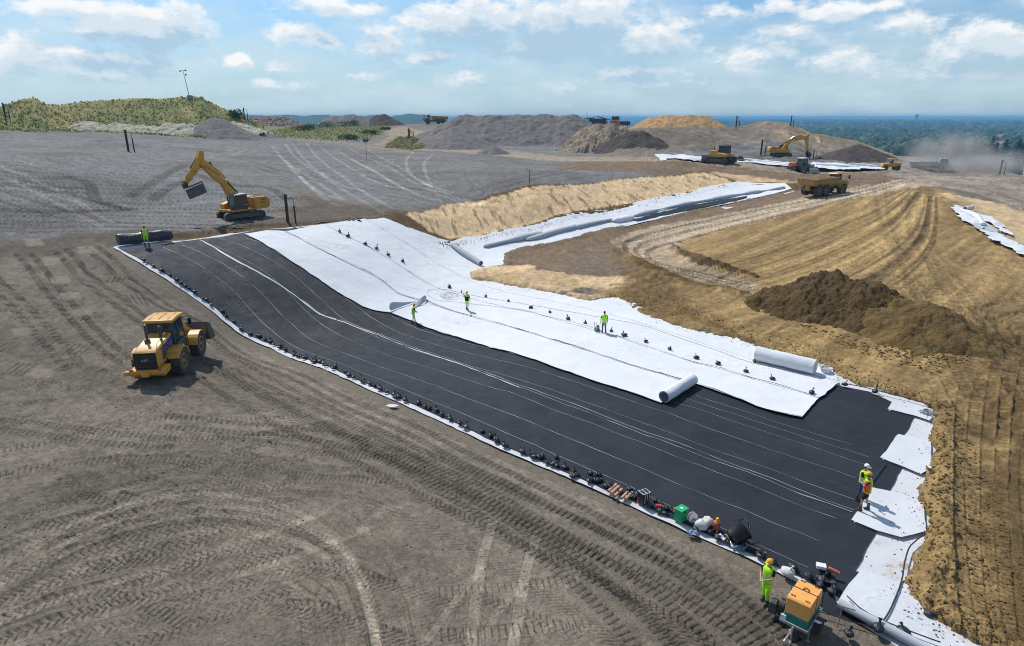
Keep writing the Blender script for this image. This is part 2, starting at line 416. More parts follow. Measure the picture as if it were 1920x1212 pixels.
# ------------------------------------------------------------------ outlines on the ground (picture coordinates of the photograph)
SHEET_TOP = [(683,417),(720,420),(760,437),(820,457),(847,463),(866,454),(955,436),(1032,420),(1139,403),(1245,376),(1316,360),(1383,348),(1472,349),(1483,354)]
SHEET_LOW = [(1351,383),(1245,406),(1174,422),(1068,449),(979,465),(940,479),(942,498),(911,502),(877,512),(881,525),(918,532),(972,542),(1040,556),(1107,569),
             (1158,561),(1175,573),(1202,592),(1238,606),(1287,620),(1340,635),(1390,645),(1416,656),(1530,690),(1560,697),(1600,718),(1650,733),(1700,745),
             (1740,757),(1757,772),(1748,790),(1747,844),(1729,898),(1725,937),(1735,969),(1728,1022),(1710,1065),(1698,1101),(1714,1136),(1750,1161),(1778,1176),(1839,1208),(1900,1240)]
LEFT_EDGE = [(211,463),(245,483),(282,505),(338,540),(399,583),(450,626),(507,651),(575,680),(639,705),(700,733),(760,759),(880,813),(940,842),(1060,893),(1200,955),(1330,1012),(1481,1082),(1560,1120)]
M_poly = hits(SHEET_TOP+SHEET_LOW+[(1900,1320),(1500,1110),(1440,1083),(1330,1033)]+[(x-14, y+12) for x, y in LEFT_EDGE[::-1][1:-1]]+[(196,462),(240,452),(345,443),(480,424),(600,419),(660,412)])

R_n = int((R(51)-R(4.6))/R(.06)); dep = np.linspace(R(51), R(4.6), R_n)
Dn = 14.0/np.tan(dep)
Df = [Dn[-1]]
while Df[-1] < 22000: Df.append(Df[-1]*(1.006 if Df[-1] < 420 else 1.016))
Dr = np.concatenate([[.4, 2, 4, 6, 8, 9.5], Dn[Dn > 10.5], np.array(Df[1:])])
azd = np.arange(-47, 47.001, .065); azl = np.radians(np.concatenate([np.linspace(-180, -48, 54), azd, np.linspace(48, 180, 54)]))
NR, NC = len(Dr), len(azl)
AZ, DD = np.meshgrid(azl, Dr); GX = DD*np.sin(AZ); GY = DD*np.cos(AZ)
print('grid', NR, NC, NR*NC)
# smooth part of the ground
Z0 = Zb(GX, GY)
near = DD < 420
lodn = np.clip(1-(DD-45)/60, 0, 1); lodm = np.clip(1-(DD-260)/160, 0, 1)

def window(x0, x1, y0, y1):
    """slice of the grid that holds a world rectangle"""
    cx = np.array([x0, x1, x1, x0]); cy = np.array([y0, y0, y1, y1]); a = np.arctan2(cx, cy); d = np.hypot(cx, cy)
    dmin = math.hypot(max(x0, 0, -x1), max(y0, 0, -y1))
    r0 = max(np.searchsorted(Dr, dmin*.98)-1, 0); r1 = min(np.searchsorted(Dr, d.max()*1.02)+1, NR)
    c0 = max(np.searchsorted(azl, a.min()-.01)-1, 0); c1 = min(np.searchsorted(azl, a.max()+.01)+1, NC)
    return slice(r0, r1), slice(c0, c1)
# ------------------------------------------------------------------ soils
def lin(r, g, b): return np.array([((v/255+.055)/1.055)**2.4 if v > 10 else v/255/12.92 for v in (r, g, b)])
S_DIRT = lin(120,110,97)*.94; S_DARK = lin(84,74,63); S_GRAV = lin(119,117,114)*.95; S_OCH = lin(156,129,86)*.92; S_EARTH = lin(112,90,58)
S_SAND = lin(206,176,136); S_ROAD = lin(178,158,132); S_BROWN = lin(122,102,82); S_TAN = lin(184,158,122); S_PINK = lin(160,145,130)
COL = np.empty((NR, NC, 3), np.float32); COL[:] = S_DIRT
n_big = fbm(GX, GY, 9, 4, 3); n_mid = fbm(GX, GY, 1.7, 4, 11); n_str = fbm(GX*.35+GY*.2, GY*1.0-GX*.6, 1.6, 4, 21)
H = np.zeros((NR, NC), np.float32)
def paint(px, colr, soft=.5, rag=.8, world=None, amt=1.0, ragsc=1.5):
    P = hits(px) if world is None else world
    pad = soft+rag+1
    sl = window(P[:, 0].min()-pad, P[:, 0].max()+pad, P[:, 1].min()-pad, P[:, 1].max()+pad)
    x, y = GX[sl], GY[sl]
    sdv = sdist(x, y, P)+rag*fbm(x, y, ragsc, 4, 5)*1.6
    m = (1-sstep(-soft, soft, sdv))*amt
    COL[sl] += (colr-COL[sl])*m[..., None]
    return sl, m, sdv
paint([(-500,222),(0,222),(300,228),(700,262),(840,225),(1100,225),(1240,280),(1600,262),(1900,290),(2300,330),(2300,420),(1900,350),(1700,322),(1345,322),(1250,333),(1000,366),(900,372),(760,398),(640,378),(560,352),(470,420),(380,436),(200,438),(0,446),(-400,452)], S_GRAV, 1.2, 3.0, ragsc=5)
dk = sstep(-.05, .45, n_big)
COL += (S_DARK-COL)*(dk*.35)[..., None]
# churned darker band along the top of the slope
paint([(-200,442),(200,436),(400,436),(520,405),(560,360),(640,380),(740,395),(760,402),(683,414),(480,436),(228,468),(-200,500)], S_DARK*1.05, 2.0, 3.0, amt=.75, ragsc=4)
paint([(170,455),(228,462),(400,580),(620,702),(900,830),(1300,1010),(1500,1110),(1440,1110),(1200,1000),(800,810),(560,715),(420,630),(330,560),(240,500)], S_DIRT*1.10, 1.0, 1.0, amt=.8)
paint([(-200,760),(350,790),(560,755),(700,770),(760,810),(300,835),(-200,810)], S_DIRT*1.12, 1.5, 2, amt=.6)
# the whole right-hand field
OCH = [(1158,470),(1260,452),(1420,408),(1600,370),(1700,343),(1790,362),(1840,400),(1930,480),(2300,620),(2500,1000),(2000,1400),(1850,1290),(1690,1150),(1660,1000),(1700,880),(1700,760),(1500,690),(1380,650),(1200,600),(1150,575),(1110,575),(1100,560),(1160,540),(1175,500)]
paint(OCH, S_OCH, .8, 1.4)
paint([(1240,262),(1345,240),(1480,232),(1620,270),(1500,275),(1440,262),(1330,275),(1120,300),(1100,262),(1160,240)], lin(124,112,99)*.95, 2, 4, ragsc=6)
paint([(1430,262),(1600,262),(1760,288),(1920,312),(2000,335),(1700,318),(1560,300),(1520,280)], S_TAN*.85, 2, 5, amt=.4, ragsc=7)
paint([(1240,300),(1500,318),(1650,322),(1720,330),(1640,350),(1560,350),(1480,350),(1380,345),(1330,325),(1240,330),(1050,318),(1050,306)], S_BROWN*.95, 1.0, 1.5)
paint([(700,272),(860,286),(1050,303),(1240,303),(1350,310),(1500,322),(1650,326),(1650,322),(1500,316),(1352,305),(1240,297),(1050,293),(900,275),(840,262),(760,238),(700,240),(730,256)], S_ROAD*.75, 1.0, 1.5, amt=.75, ragsc=3)
paint([(430,252),(600,266),(700,281),(800,290),(800,286),(600,258),(420,247),(0,231),(0,227)], S_ROAD*.62, 1.2, 1.5, amt=.6, ragsc=3)
paint([(940,480),(979,463),(1068,447),(1245,404),(1351,382),(1480,356),(1560,348),(1560,375),(1420,408),(1260,452),(1155,470),(1165,520),(1050,526),(950,498)], S_BROWN, .5, .8)
paint([(1090,468),(1158,470),(1170,505),(1120,540),(1020,528)], S_GRAV*.85, 1, 1.0, amt=.22)
paint([(1160,450),(1190,432),(1250,420),(1450,383),(1550,362),(1650,344),(1720,330),(1860,330),(1900,345),(1760,347),(1700,353),(1610,370),(1560,382),(1450,407),(1290,446),(1240,470),(1200,470)], S_ROAD, .5, .5)
paint([(1148,455),(1190,440),(1270,455),(1300,492),(1380,520),(1420,532),(1400,547),(1300,524),(1220,494),(1170,472)], S_ROAD*.85, .5, .7, amt=.75)
paint([(1770,364),(1830,372),(1920,395),(2100,430),(2100,560),(1920,470),(1850,410),(1790,385)], S_TAN*1.1, .8, 1.5)
paint([(1640,322),(1700,300),(1800,292),(1960,312),(2200,360),(2200,440),(1930,398),(1830,362),(1740,350),(1700,335)], S_PINK*.85, 1.5, 3, amt=.8, ragsc=6)
# earth border and the pale sand blanket on the slope
EARTH = [(660,412),(700,405),(760,400),(900,372),(1100,345),(1240,331),(1325,320),(1352,330),(1388,340),(1480,342),(1560,352),(1480,358),(1390,350),(1320,364),(1240,380),(1139,406),(1032,424),(955,440),(847,468),(800,458),(740,436),(683,420)]
paint(EARTH, S_EARTH*.72, .25, .7)
SANDP = [(758,402),(840,382),(950,365),(1100,346),(1240,332),(1325,323),(1372,338),(1376,347),(1318,357),(1230,374),(1130,390),(1070,402),(1000,420),(920,443),(848,450),(805,432)]
slS, mS, sdS = paint(SANDP, S_SAND, .15, .35)
paint([(1480,344),(1390,338),(1330,322),(1345,320),(1420,332),(1520,344)], S_SAND*.85, .3, .5)
paint([(880,510),(905,504),(990,500),(1010,512),(1080,522),(1170,522),(1182,540),(1150,547),(1080,545),(1050,556),(1158,562),(1100,573),(1030,560),(960,545),(880,530)], S_SAND*.80, .3, .5)
paint([(880,510),(905,504),(990,500),(1010,510),(960,515),(900,517)], S_SAND*1.02, .2, .3)
paint([(1070,525),(1160,522),(1182,538),(1140,545),(1090,538)], S_SAND*1.02, .2, .3)
paint([(1150,470),(1200,490),(1250,520),(1290,560),(1400,640),(1500,690),(1600,715),(1740,755),(1690,740),(1560,700),(1420,655),(1250,610),(1190,590),(1150,560),(1180,530)], S_EARTH, 1.0, 1.3, amt=.8)
paint([(1180,478),(1230,500),(1300,530),(1400,548),(1400,552),(1280,532),(1190,500)], S_EARTH*.7, .4, .6)
paint([(1255,458),(1300,478),(1400,510),(1420,520),(1340,505),(1262,478)], S_EARTH*.68, .3, .6)
paint([(1830,640),(1930,600),(2100,700),(2100,1300),(1880,1250),(1840,1000),(1850,800)], S_EARTH*.78, .8, 1.2, amt=.8)
# the grassed hill, and green verges
GRS = .75*sstep(-.25, .45, fbm(GX, GY, 7, 4, 33)); sel = (AZ > -1.2) & (AZ < math.atan2(-455, 1200)) & (DD > 202) & (DD < 330)
gcol = lin(118,120,76)*(1-GRS[..., None])*1.0+lin(164,148,102)*GRS[..., None]
gc2 = lin(102,112,70); gm = sstep(0, .4, fbm(GX, GY, 4, 4, 44)); gcol = gcol*(1-.7*gm[..., None])+gc2*.7*gm[..., None]
rz = ridge_z(AZ, DD); gsel = sstep(-1.0, 1.0, rz-Z0+2.2+1.2*n_mid)*sel
COL += (gcol-COL)*gsel[..., None]
slg = paint([(470,222),(560,222),(720,226),(735,240),(690,262),(600,262),(520,258),(480,246)], lin(112,112,78), 2, 4, amt=.9, ragsc=5)
paint([(720,272),(745,256),(790,262),(812,277),(770,280)], lin(100,102,66), 1, 1)
paint([(1030,282),(1100,283),(1080,291),(1040,289)], lin(122,124,92), 1.5, 3, amt=.6)
# far country: fields near, dark wood and blue distance beyond
far = sstep(500, 640, DD)
fcol = lin(178,160,118)*(.9+.15*fbm(GX, GY, 60, 3, 55))[..., None]; wcol = lin(62,80,52)*(.8+.4*fbm(GX, GY, 90, 4, 66))[..., None]
FARF = sstep(1050, 1120, DD+60*fbm(GX, GY, 200, 2, 77))
COL += ((fcol*(1-FARF[..., None])+wcol*FARF[..., None])-COL)*far[..., None]
# mottling, moisture and grit in every soil
tex = .75*n_mid+.5*fbm(GX, GY, .45, 3, 13)*np.clip(lodn+.3, 0, 1)+.35*n_str
tex = tex+.5*fbm(GX*.5, GY*1.6, .9, 3, 19)+.6*fbm(GX*.12, GY*.8, 1.2, 3, 20)*(DD > 70)
COL *= (1+(.22-.11*sstep(50, 90, DD))*tex*near)[..., None]
och_sl = paint(OCH, S_OCH, .8, 1.4, amt=0.0)

# ------------------------------------------------------------------ relief
H += (.04*n_mid+.016*fbm(GX, GY, .5, 3, 8)*lodn)*near
# grit and clods at every scale the eye can still resolve from the air
ps = np.maximum(DD, 12)/640.0; GRAIN = np.zeros((NR, NC), np.float32); wsum = 0
for k_ in range(8):
    s_ = .07*2**k_; wgt = np.exp(-((np.log2(s_/ps)-1.5)/1.0)**2); rows = np.where(wgt.max(1) > .02)[0]
    if len(rows) == 0: continue
    a_, b_ = rows[0], rows[-1]+1; g_ = vn(GX[a_:b_]/s_+k_*7.7, GY[a_:b_]/s_-k_*3.1, 600+k_)*wgt[a_:b_]; GRAIN[a_:b_] += g_; H[a_:b_] += g_*s_*(.075-.04*sstep(45, 75, DD[a_:b_]))*near[a_:b_]
COL *= (1+.22*GRAIN*near)[..., None]
H += .16*fbm(GX, GY, 6, 3, 2)*near
H += (1.0*fbm(GX, GY, 12, 4, 61)*sstep(120, 190, DD)*lodm*(AZ > .2))
# lumpy ochre field
sl, m, sv = och_sl
x, y = GX[sl], GY[sl]; om = 1-sstep(-1.0, .5, sv)
cl = np.maximum(fbm(x, y, .38, 3, 71), 0)**1.0; patch = sstep(-.2, .35, fbm(x, y, 6, 3, 72))
H[sl] += om*(.20*cl*lodn[sl]*(.35+.65*patch)+(.02+.05*lodn[sl])*fbm(x, y, 1.1, 3, 73))
COL[sl] *= (1-.28*om*sstep(.05, .3, fbm(x, y, .5, 3, 74))*np.clip(lodn[sl]+.2, 0, 1)*(.4+.6*patch))[..., None]
def lump(px, amp, sc, soft=.6, rise=0.0, colk=None):
    P = hits(px); sl = window(P[:, 0].min()-2, P[:, 0].max()+2, P[:, 1].min()-2, P[:, 1].max()+2)
    x, y = GX[sl], GY[sl]; m = 1-sstep(-soft, soft, sdist(x, y, P)+.7*fbm(x, y, 1.5, 3, 9))
    H[sl] += m*(rise+amp*fbm(x, y, sc, 4, 81))
lump([(1700,760),(1760,760),(1780,800),(1790,1000),(1900,1240),(1840,1215),(1740,1165),(1700,1100),(1740,1020),(1725,900),(1750,830)], .30, .45, .8, .18)
lump([(1830,640),(1930,600),(2100,700),(2100,1300),(1900,1250),(1850,1000),(1850,800)], .30, .7, .8, .05)
lump([(1180,478),(1230,500),(1300,530),(1400,548),(1400,556),(1280,538),(1185,505)], .3, .8, 1.1, .3)
lump([(1255,458),(1300,478),(1400,510),(1420,522),(1340,507),(1258,480)], .3, .8, 1.1, .45)
lump(EARTH, .07, .8, 1.2, .0)
lump([(1150,470),(1200,490),(1290,560),(1400,640),(1500,690),(1420,655),(1250,610),(1190,590),(1150,560)], .22, .6, 1.0, .15)
lump([(880,512),(905,505),(990,500),(1182,538),(1158,562),(1100,573),(1030,560),(960,545),(880,530)], .22, .9, 1.5, .25)
lump([(940,480),(979,463),(1160,430),(1170,470),(1165,520),(1050,526),(950,498)], .10, 1.2, 1.8, .20)
# dozer strokes in the sand blanket
P = hits(SANDP); x, y = GX[slS], GY[slS]
st = fbm(x*1.6+y*.5, (y-x*.35)*.28, .9, 3, 17); ms = (1-sstep(-.5, -.1, sdS))
COL[slS] *= (1-.50*ms*sstep(.26, .36, st))[..., None]; H[slS] += ms*.05*st

# ------------------------------------------------------------------ wheel and crawler tracks, pressed into the ground
def track(px, width=.55, tread='tyre', depth=.05, pitch=.22, tone=0.0, world=None, berm=.5, lug=1.0, toff=0.0, fade=1.0):
    P = hits(px) if world is None else np.array(world)
    # smooth the line (Catmull-Rom)
    Q = []
    n = len(P)
    for i in range(n-1):
        p0, p1, p2, p3 = P[max(i-1, 0)], P[i], P[i+1], P[min(i+2, n-1)]
        k = max(2, int(np.hypot(*(p2-p1))/1.5)); k = min(k, 14)
        for t in np.linspace(0, 1, k, endpoint=False):
            Q.append(.5*((2*p1)+(-p0+p2)*t+(2*p0-5*p1+4*p2-p3)*t*t+(-p0+3*p1-3*p2+p3)*t**3))
    Q.append(P[-1]); Q = np.array(Q)
    s0 = 0.0; hw = width/2; pad = hw*1.7+.05
    for i in range(len(Q)-1):
        a, b = Q[i], Q[i+1]; e = b-a; L = math.hypot(*e)
        if L < 1e-4: continue
        sl = window(min(a[0], b[0])-pad, max(a[0], b[0])+pad, min(a[1], b[1])-pad, max(a[1], b[1])+pad)
        x = GX[sl]-a[0]; y = GY[sl]-a[1]; t = (x*e[0]+y*e[1])/L; u = (x*e[1]-y*e[0])/L
        inl = (t >= -.001) & (t < L) & (np.abs(u) < pad)
        if not inl.any(): s0 += L; continue
        au = np.abs(u)/hw; s = s0+t
        groove = (1-sstep(.85, 1.0, au)); bm = np.exp(-((au-1.15)/.16)**2)*berm
        if tread == 'tyre': ph = (s+.55*np.abs(u)+np.where(u > 0, pitch*.5, 0))/pitch
        elif tread == 'bars': ph = s/pitch+.0*u
        elif tread == 'slant': ph = (s+.9*u)/pitch
        else: ph = None
        lod = np.clip(1.25-DD[sl]*.0005*DD[sl]/pitch/16, 0, 1)
        wob = .75+.45*vn(GX[sl]*.9, GY[sl]*.9, 31)
        if ph is None: lg = 0; 
        else: lg = (sstep(.15, .35, np.abs((ph-np.floor(ph))-.5)*2)*2-1)*lod
        dh = -depth*groove*(.6-.36*lg*lug)+depth*bm
        H[sl] = np.where(inl, H[sl]*(1-groove*.55)+dh*wob, H[sl])
        if tone or ph is not None:
            tn = (tone*groove*(.7+.3*wob)+(0 if ph is None else .22*(lg-.7*lod)*groove*lug))*fade
            COL[sl] *= np.where(inl, 1+np.clip(1.25*tn*(.8+.3*vn(GX[sl]*2.1, GY[sl]*2.1, 41)), -.6, .7), 1)[..., None]
        s0 += L
def offset_line(P, d):
    P = np.array(P); T = np.gradient(P, axis=0); T /= np.linalg.norm(T, axis=1)[:, None]+1e-9
    return P+np.stack([-T[:, 1], T[:, 0]], 1)*d
def pair(px, gauge=2.2, **kw):
    P = hits(px)
    track(None, world=offset_line(P, gauge/2), **kw); track(None, world=offset_line(P, -gauge/2), **kw)
rng = random.Random(4)
def rib(px, w=.5, g=.85, tone=-.40, pitch=.30, depth=.06): pair(px, gauge=g, width=w, tread='bars', depth=depth, pitch=pitch, tone=tone, lug=1.2, berm=.8)
# crawler and loader runs parallel to the membrane's edge
for off, td, w in [(11,'bars',.5),(30,'bars',.55),(37,'bars',.55),(58,'tyre',.6)]:
    track([(x-off*(.35+.7*(y/1000)), y+off*(.5+1.0*(y/900))+20) for x, y in [(390,600),(450,640),(560,700),(700,762),(880,845),(1060,925),(1200,985),(1330,1050),(1440,1120),(1560,1230)]], w, td, .05+.01*rng.random(), .28, -.24, lug=1.2)
if 0: pair([(40,480),(120,520),(200,590),(270,650),(330,700),(420,760),(560,820),(700,880),(900,960),(1100,1060),(1250,1150),(1400,1260)], width=.6, tread='tyre', depth=.07, pitch=.26, tone=-.08)
if 0: pair([(120,480),(200,520),(290,590),(380,650),(460,700),(600,790),(760,850),(900,930),(1050,1010),(1200,1080)], width=.6, tread='tyre', depth=.06, pitch=.26, tone=-.06)
if 0: pair([(180,478),(240,520),(330,590),(400,640),(440,690),(560,760),(700,850)], width=.6, tread='bars', depth=.05, pitch=.22, tone=-.05)
rib([(40,474),(60,492),(95,540),(150,600),(200,650),(245,682)]); rib([(112,468),(135,492),(160,520),(215,560),(280,610),(330,655)], tone=-.34); rib([(170,464),(195,484),(215,500),(243,529),(310,575),(390,618),(440,660),(540,700),(640,752),(760,800),(880,862),(1000,920),(1130,985),(1260,1050),(1380,1130),(1480,1212)], .5, .9)
rib([(-40,500),(20,560),(80,620),(140,690)], tone=-.2); rib([(420,690),(520,745),(640,800),(740,850),(860,905),(980,975),(1100,1050),(1220,1130),(1310,1212)], .5, 1.0, -.26)
rib([(300,790),(420,800),(560,812),(700,840),(820,900),(960,985),(1080,1070),(1180,1160),(1240,1230)], .55, 1.1, -.26); rib([(-60,790),(60,800),(180,820),(330,832)], tone=-.2)
for o_ in (0, 26, 60, 90): track([(-60,1105+o_), (90,1010+o_), (230,950+o_*.9), (380,925+o_*.8), (520,945+o_*.7), (620,1000+o_*.5), (680,1090+o_*.3), (710,1230)], .45, None, .05, tone=rng.choice([.22, -.25, .2]))
for (x_, y_) in [(70,505),(100,540),(128,566),(160,592),(20,540),(50,590),(90,640),(225,525),(262,560),(40,690),(10,650),(150,655)]:
    track([(x_-26, y_), (x_+16, y_+1)], 1.7, 'bars', .05, .34, tone=-.10, lug=1.6)
pair([(330,700),(260,760),(120,800),(-60,830)], width=.6, tread='tyre', depth=.05, pitch=.26)
pair([(-60,880),(120,845),(300,838),(460,850),(620,875),(740,880)], width=.65, tread='bars', depth=.07, pitch=.22, tone=-.05)
pair([(-80,1150),(60,1050),(200,985),(340,940),(480,940),(600,985),(680,1060),(720,1160),(730,1260)], width=.5, tread=None, depth=.05, tone=.12)
pair([(-60,1250),(120,1130),(260,1060),(400,1010),(520,1010),(600,1070),(640,1150),(650,1240)], width=.5, tread='tyre', depth=.04, pitch=.25, tone=.10)
for i in range(7):
    y = 980+i*38; pair([(-60, y+60), (100, y-5), (260, y-45), (420, y-100), (540, y-135)], width=.6, tread='tyre', depth=.055, pitch=.27, gauge=2.1, tone=-.02+.03*(i % 3))
for k in range(6):
    a = 560+k*28; track([(a-110, 1075-k*6), (a-40, 1085-k*8), (a+30, 1125-k*8), (a+70, 1230)], .22, None, .03, tone=.12)
track([(280,1040),(305,1075),(340,1110)], .3, None, .03, tone=.15); track([(220,1090),(260,1120),(300,1140)], .3, None, .03, tone=.15)
if 0: pair([(420,820),(560,835),(700,850),(850,905),(1000,975),(1150,1060),(1300,1165)], width=.6, tread='bars', depth=.06, pitch=.21, tone=-.05)
pair([(500,900),(640,905),(780,940),(900,1000),(1050,1080),(1200,1180),(1260,1240)], width=.55, tread='slant', depth=.05, pitch=.2, tone=-.03)
pair([(350,730),(480,745),(620,790),(760,800),(860,850)], width=.55, tread='slant', depth=.05, pitch=.2, tone=-.03)
for i in range(12):
    x0 = rng.uniform(-80, 900); y0 = rng.uniform(770+max(x0-300,0)*.35, 1200); dx = rng.uniform(120, 330); dy = rng.uniform(-60, 90)
    pair([(x0, y0), (x0+dx*.5, y0+dy*.5+rng.uniform(-18, 18)), (x0+dx, y0+dy)], width=.58, tread=rng.choice(['tyre', 'bars', 'slant']), depth=rng.uniform(.03, .06), pitch=.24, gauge=2.1, tone=rng.uniform(-.10, .05))
for i in range(5):
    x0 = rng.uniform(-60, 360); y0 = rng.uniform(560, 730); dx = rng.uniform(-110, -60) if i % 2 else rng.uniform(60, 130); dy = rng.uniform(5, 40)
    pair([(x0, y0), (x0+dx*.5, y0+dy*.5+rng.uniform(-5, 5)), (x0+dx, y0+dy)], width=.58, tread=rng.choice(['tyre', 'bars']), depth=.035, pitch=.28, gauge=2.1, tone=rng.uniform(-.14, .04))
for l_, w_, tn_ in [([(-100,870),(150,838),(400,800),(620,770),(760,790)], 2.6, .16), ([(300,520),(400,600),(520,690),(700,780),(900,860),(1150,960)], 1.6, .14), ([(-60,1000),(200,900),(420,870),(640,900)], 2.2, -.14),
                    ([(700,960),(850,1010),(1000,1100),(1100,1212)], 3.0, .12), ([(-60,620),(120,680),(260,760)], 2.0, -.16)]:
    track(l_, w_, None, .03, tone=tn_)
track([(-30,1180),(150,1110),(330,1055),(500,1000),(620,955)], .42, None, .035, tone=.36)
track([(-30,1230),(200,1150),(400,1090),(560,1040),(690,990)], .42, None, .035, tone=.30)
track([(925,975),(905,1040),(895,1100),(880,1225)], .42, None, .035, tone=.42)
track([(1005,1005),(985,1070),(975,1130),(958,1230)], .42, None, .035, tone=.42)
track([(905,1060),(850,1130),(800,1200)], .3, None, .03, tone=.30)
track([(985,1090),(930,1150),(895,1230)], .3, None, .03, tone=.30)
for o_ in (0, 30, 52, 84): track([(-60,1085+o_), (90,1000+o_), (230,945+o_*.9), (380,922+o_*.8), (520,945+o_*.7), (620,1000+o_*.5), (680,1090+o_*.3), (710,1230)], .35, None, .04, tone=.10)
# smooth cleat-patterned pads between the two left-hand runs
for (x, y) in [(95,490),(110,525),(130,555),(150,585),(35,620),(75,700),(160,470),(60,455)]:
    paint([(x-18, y-6), (x+16, y-8), (x+24, y+5), (x-10, y+8)], S_DIRT*1.45, .1, .15, amt=.7)
for i in range(26):                      # the close horizontal roller passes over the gravel
    y0 = 245+i*7.2; pair([(-80, y0), (120, y0+3+rng.uniform(-2, 2)), (330, y0+6), (480+rng.uniform(0, 120), y0+10)], width=.9, tread='bars', depth=.05, pitch=.55, tone=rng.uniform(-.22, .10), gauge=2.5, lug=1.2)
for i in range(40):                      # random faint passes over the gravel plateau
    x0 = rng.uniform(-100, 1000); y0 = rng.uniform(245, 400); s_ = rng.choice([-1, 1]); L_ = rng.uniform(80, 260); dy = rng.uniform(-.28, .34)*L_
    if y0+dy < 240+max(0, x0)*.045 or y0+dy > 415-max(0, x0-600)*.12 or y0 > 415-max(0, x0-600)*.12: continue
    pair([(x0, y0), (x0+L_*.5, y0+dy*.5+rng.uniform(-6, 6)), (x0+L_, y0+dy)], width=.7, tread=None, depth=.03, tone=rng.choice([-.30, -.2, .16, .24]), gauge=2.4)
# pale curving runs on the grey gravel
LT = [[(510,275),(545,310),(600,345),(640,372)],[(535,270),(560,300),(620,340),(700,388),(720,400)],[(548,268),(572,300),(610,330),(660,355)],[(575,268),(600,300),(660,345),(735,392)],
      [(600,275),(640,305),(700,340),(760,355)],[(630,280),(680,310),(740,345),(790,365)],[(655,278),(720,310),(780,345),(860,380),(905,382)],[(690,280),(750,315),(800,345),(850,362)],
      [(775,285),(762,300),(768,325),(808,352)],[(812,288),(796,305),(798,325),(808,352)],[(520,290),(570,340),(630,385)],[(560,330),(600,360),(650,375)],
      [(0,312),(70,340),(140,375),(215,420)],[(0,330),(60,357),(130,392),(190,425)],[(640,290),(700,320),(770,360),(830,378)],[(800,352),(860,372),(910,384)]]
for l in LT: track(l, .75, None, .05, tone=.42)
DT = [[(240,370),(290,340),(330,318),(345,310)],[(285,375),(320,350),(360,335)],[(120,330),(165,345),(180,375),(230,390)],[(60,350),(120,362),(190,380),(240,395)],[(350,320),(420,345),(500,352),(540,375)],[(0,395),(120,398),(260,392)]]
for l in DT: track(l, 1.5, None, .06, tone=-.42)
for i in range(26):                      # and over the ochre field
    x0 = rng.uniform(1260, 1860); y0 = rng.uniform(430, 760); a_ = rng.uniform(-.5, 1.3); L_ = rng.uniform(60, 200)
    if y0 < 480+(1500-x0)*.3 or y0+L_*math.sin(a_)*.6 > 640+(x0-1500)*.3: continue
    pair([(x0, y0), (x0+L_*.5*math.cos(a_)+rng.uniform(-8, 8), y0+L_*.3*math.sin(a_)), (x0+L_*math.cos(a_), y0+L_*.6*math.sin(a_))], width=.6, tread=rng.choice(['bars', 'tyre', None]), depth=.06, pitch=.28, tone=rng.choice([-.16, -.08, .12]))
# runs over the ochre field and the haul road
for k in range(24):
    o = k*8+rng.uniform(-3, 3); track([(1300+o*1.1, 500+o*.5), (1420+o*1.0, 468+o*.52), (1540+o*.85, 425+o*.5), (1640+o*.6, 385+o*.35), (1700+o*.3, 352+o*.1)], rng.choice([.35,.5,.7]), None, .06, tone=rng.choice([-.4, .42, -.3, .3, .2]))
for k in range(8):
    x = 1650+k*17; track([(x-60+k*6, 345), (x-30, 420), (x+10, 500), (x+50+k*6, 600), (x+120+k*12, 760)], .7, 'bars', .06, .3, tone=rng.choice([-.16, .12]))
for k in range(5):
    track([(1700-k*4,334+k*3),(1560,366+k*3.5),(1400,398+k*5),(1260,428+k*7),(1178+k*9,452+k*5),(1190+k*10,484+k*2),(1290+k*6,515-k*1),(1408,546-k*3)], .75, None if k % 2 else 'bars', .08, .3, tone=[-.5,.25,-.45,.22,-.5][k], berm=.8)
    track([(1180+k*4, 455+k*6), (1250+k*5, 492+k*5), (1330+k*5, 520+k*4), (1410+k*3, 540+k*3)], .5, 'tyre', .07, .3, tone=.12)
    track([(1160+k*8, 460-k*3), (1240+k*10, 428+k*3), (1400, 392+k*3.4), (1560, 362+k*3), (1720, 334+k*2)], .5, None, .06, tone=rng.choice([-.38, .12, -.25]))
pair([(1010,465),(1100,475),(1150,472)], width=.5, tread='tyre', depth=.05, pitch=.3, tone=.14)
pair([(1410,540),(1560,560),(1760,578),(1900,585)], width=.6, tread='bars', depth=.07, pitch=.28, tone=.12)
for k in range(3): pair([(1560+k*30,470+k*20),(1700+k*10,520+k*20),(1850,600),(1900+k*20,700)], width=.6, tread='bars', depth=.06, pitch=.28, tone=.05)
pair([(1200,560),(1300,585),(1420,620),(1500,640),(1640,690)], width=.6, tread='bars', depth=.07, pitch=.25, tone=.14)
for k, tn in zip(range(6), [-.22, -.05, -.25, -.1, -.3, .05]):
    x = 1790+k*27; track([(x+30+rng.uniform(-8,8), 640), (x+12, 760), (x+4+rng.uniform(-6,6), 900), (x+12, 1050), (x+34, 1240)], .55, 'bars' if k % 2 else None, .045, .24, tone=tn*.5, berm=.5)
for k in range(4): track([(1480+k*14,655+k*10),(1560+k*12,690+k*8),(1640+k*10,715+k*6),(1720,740+k*4)], .55, 'bars', .06, .25, tone=.08)
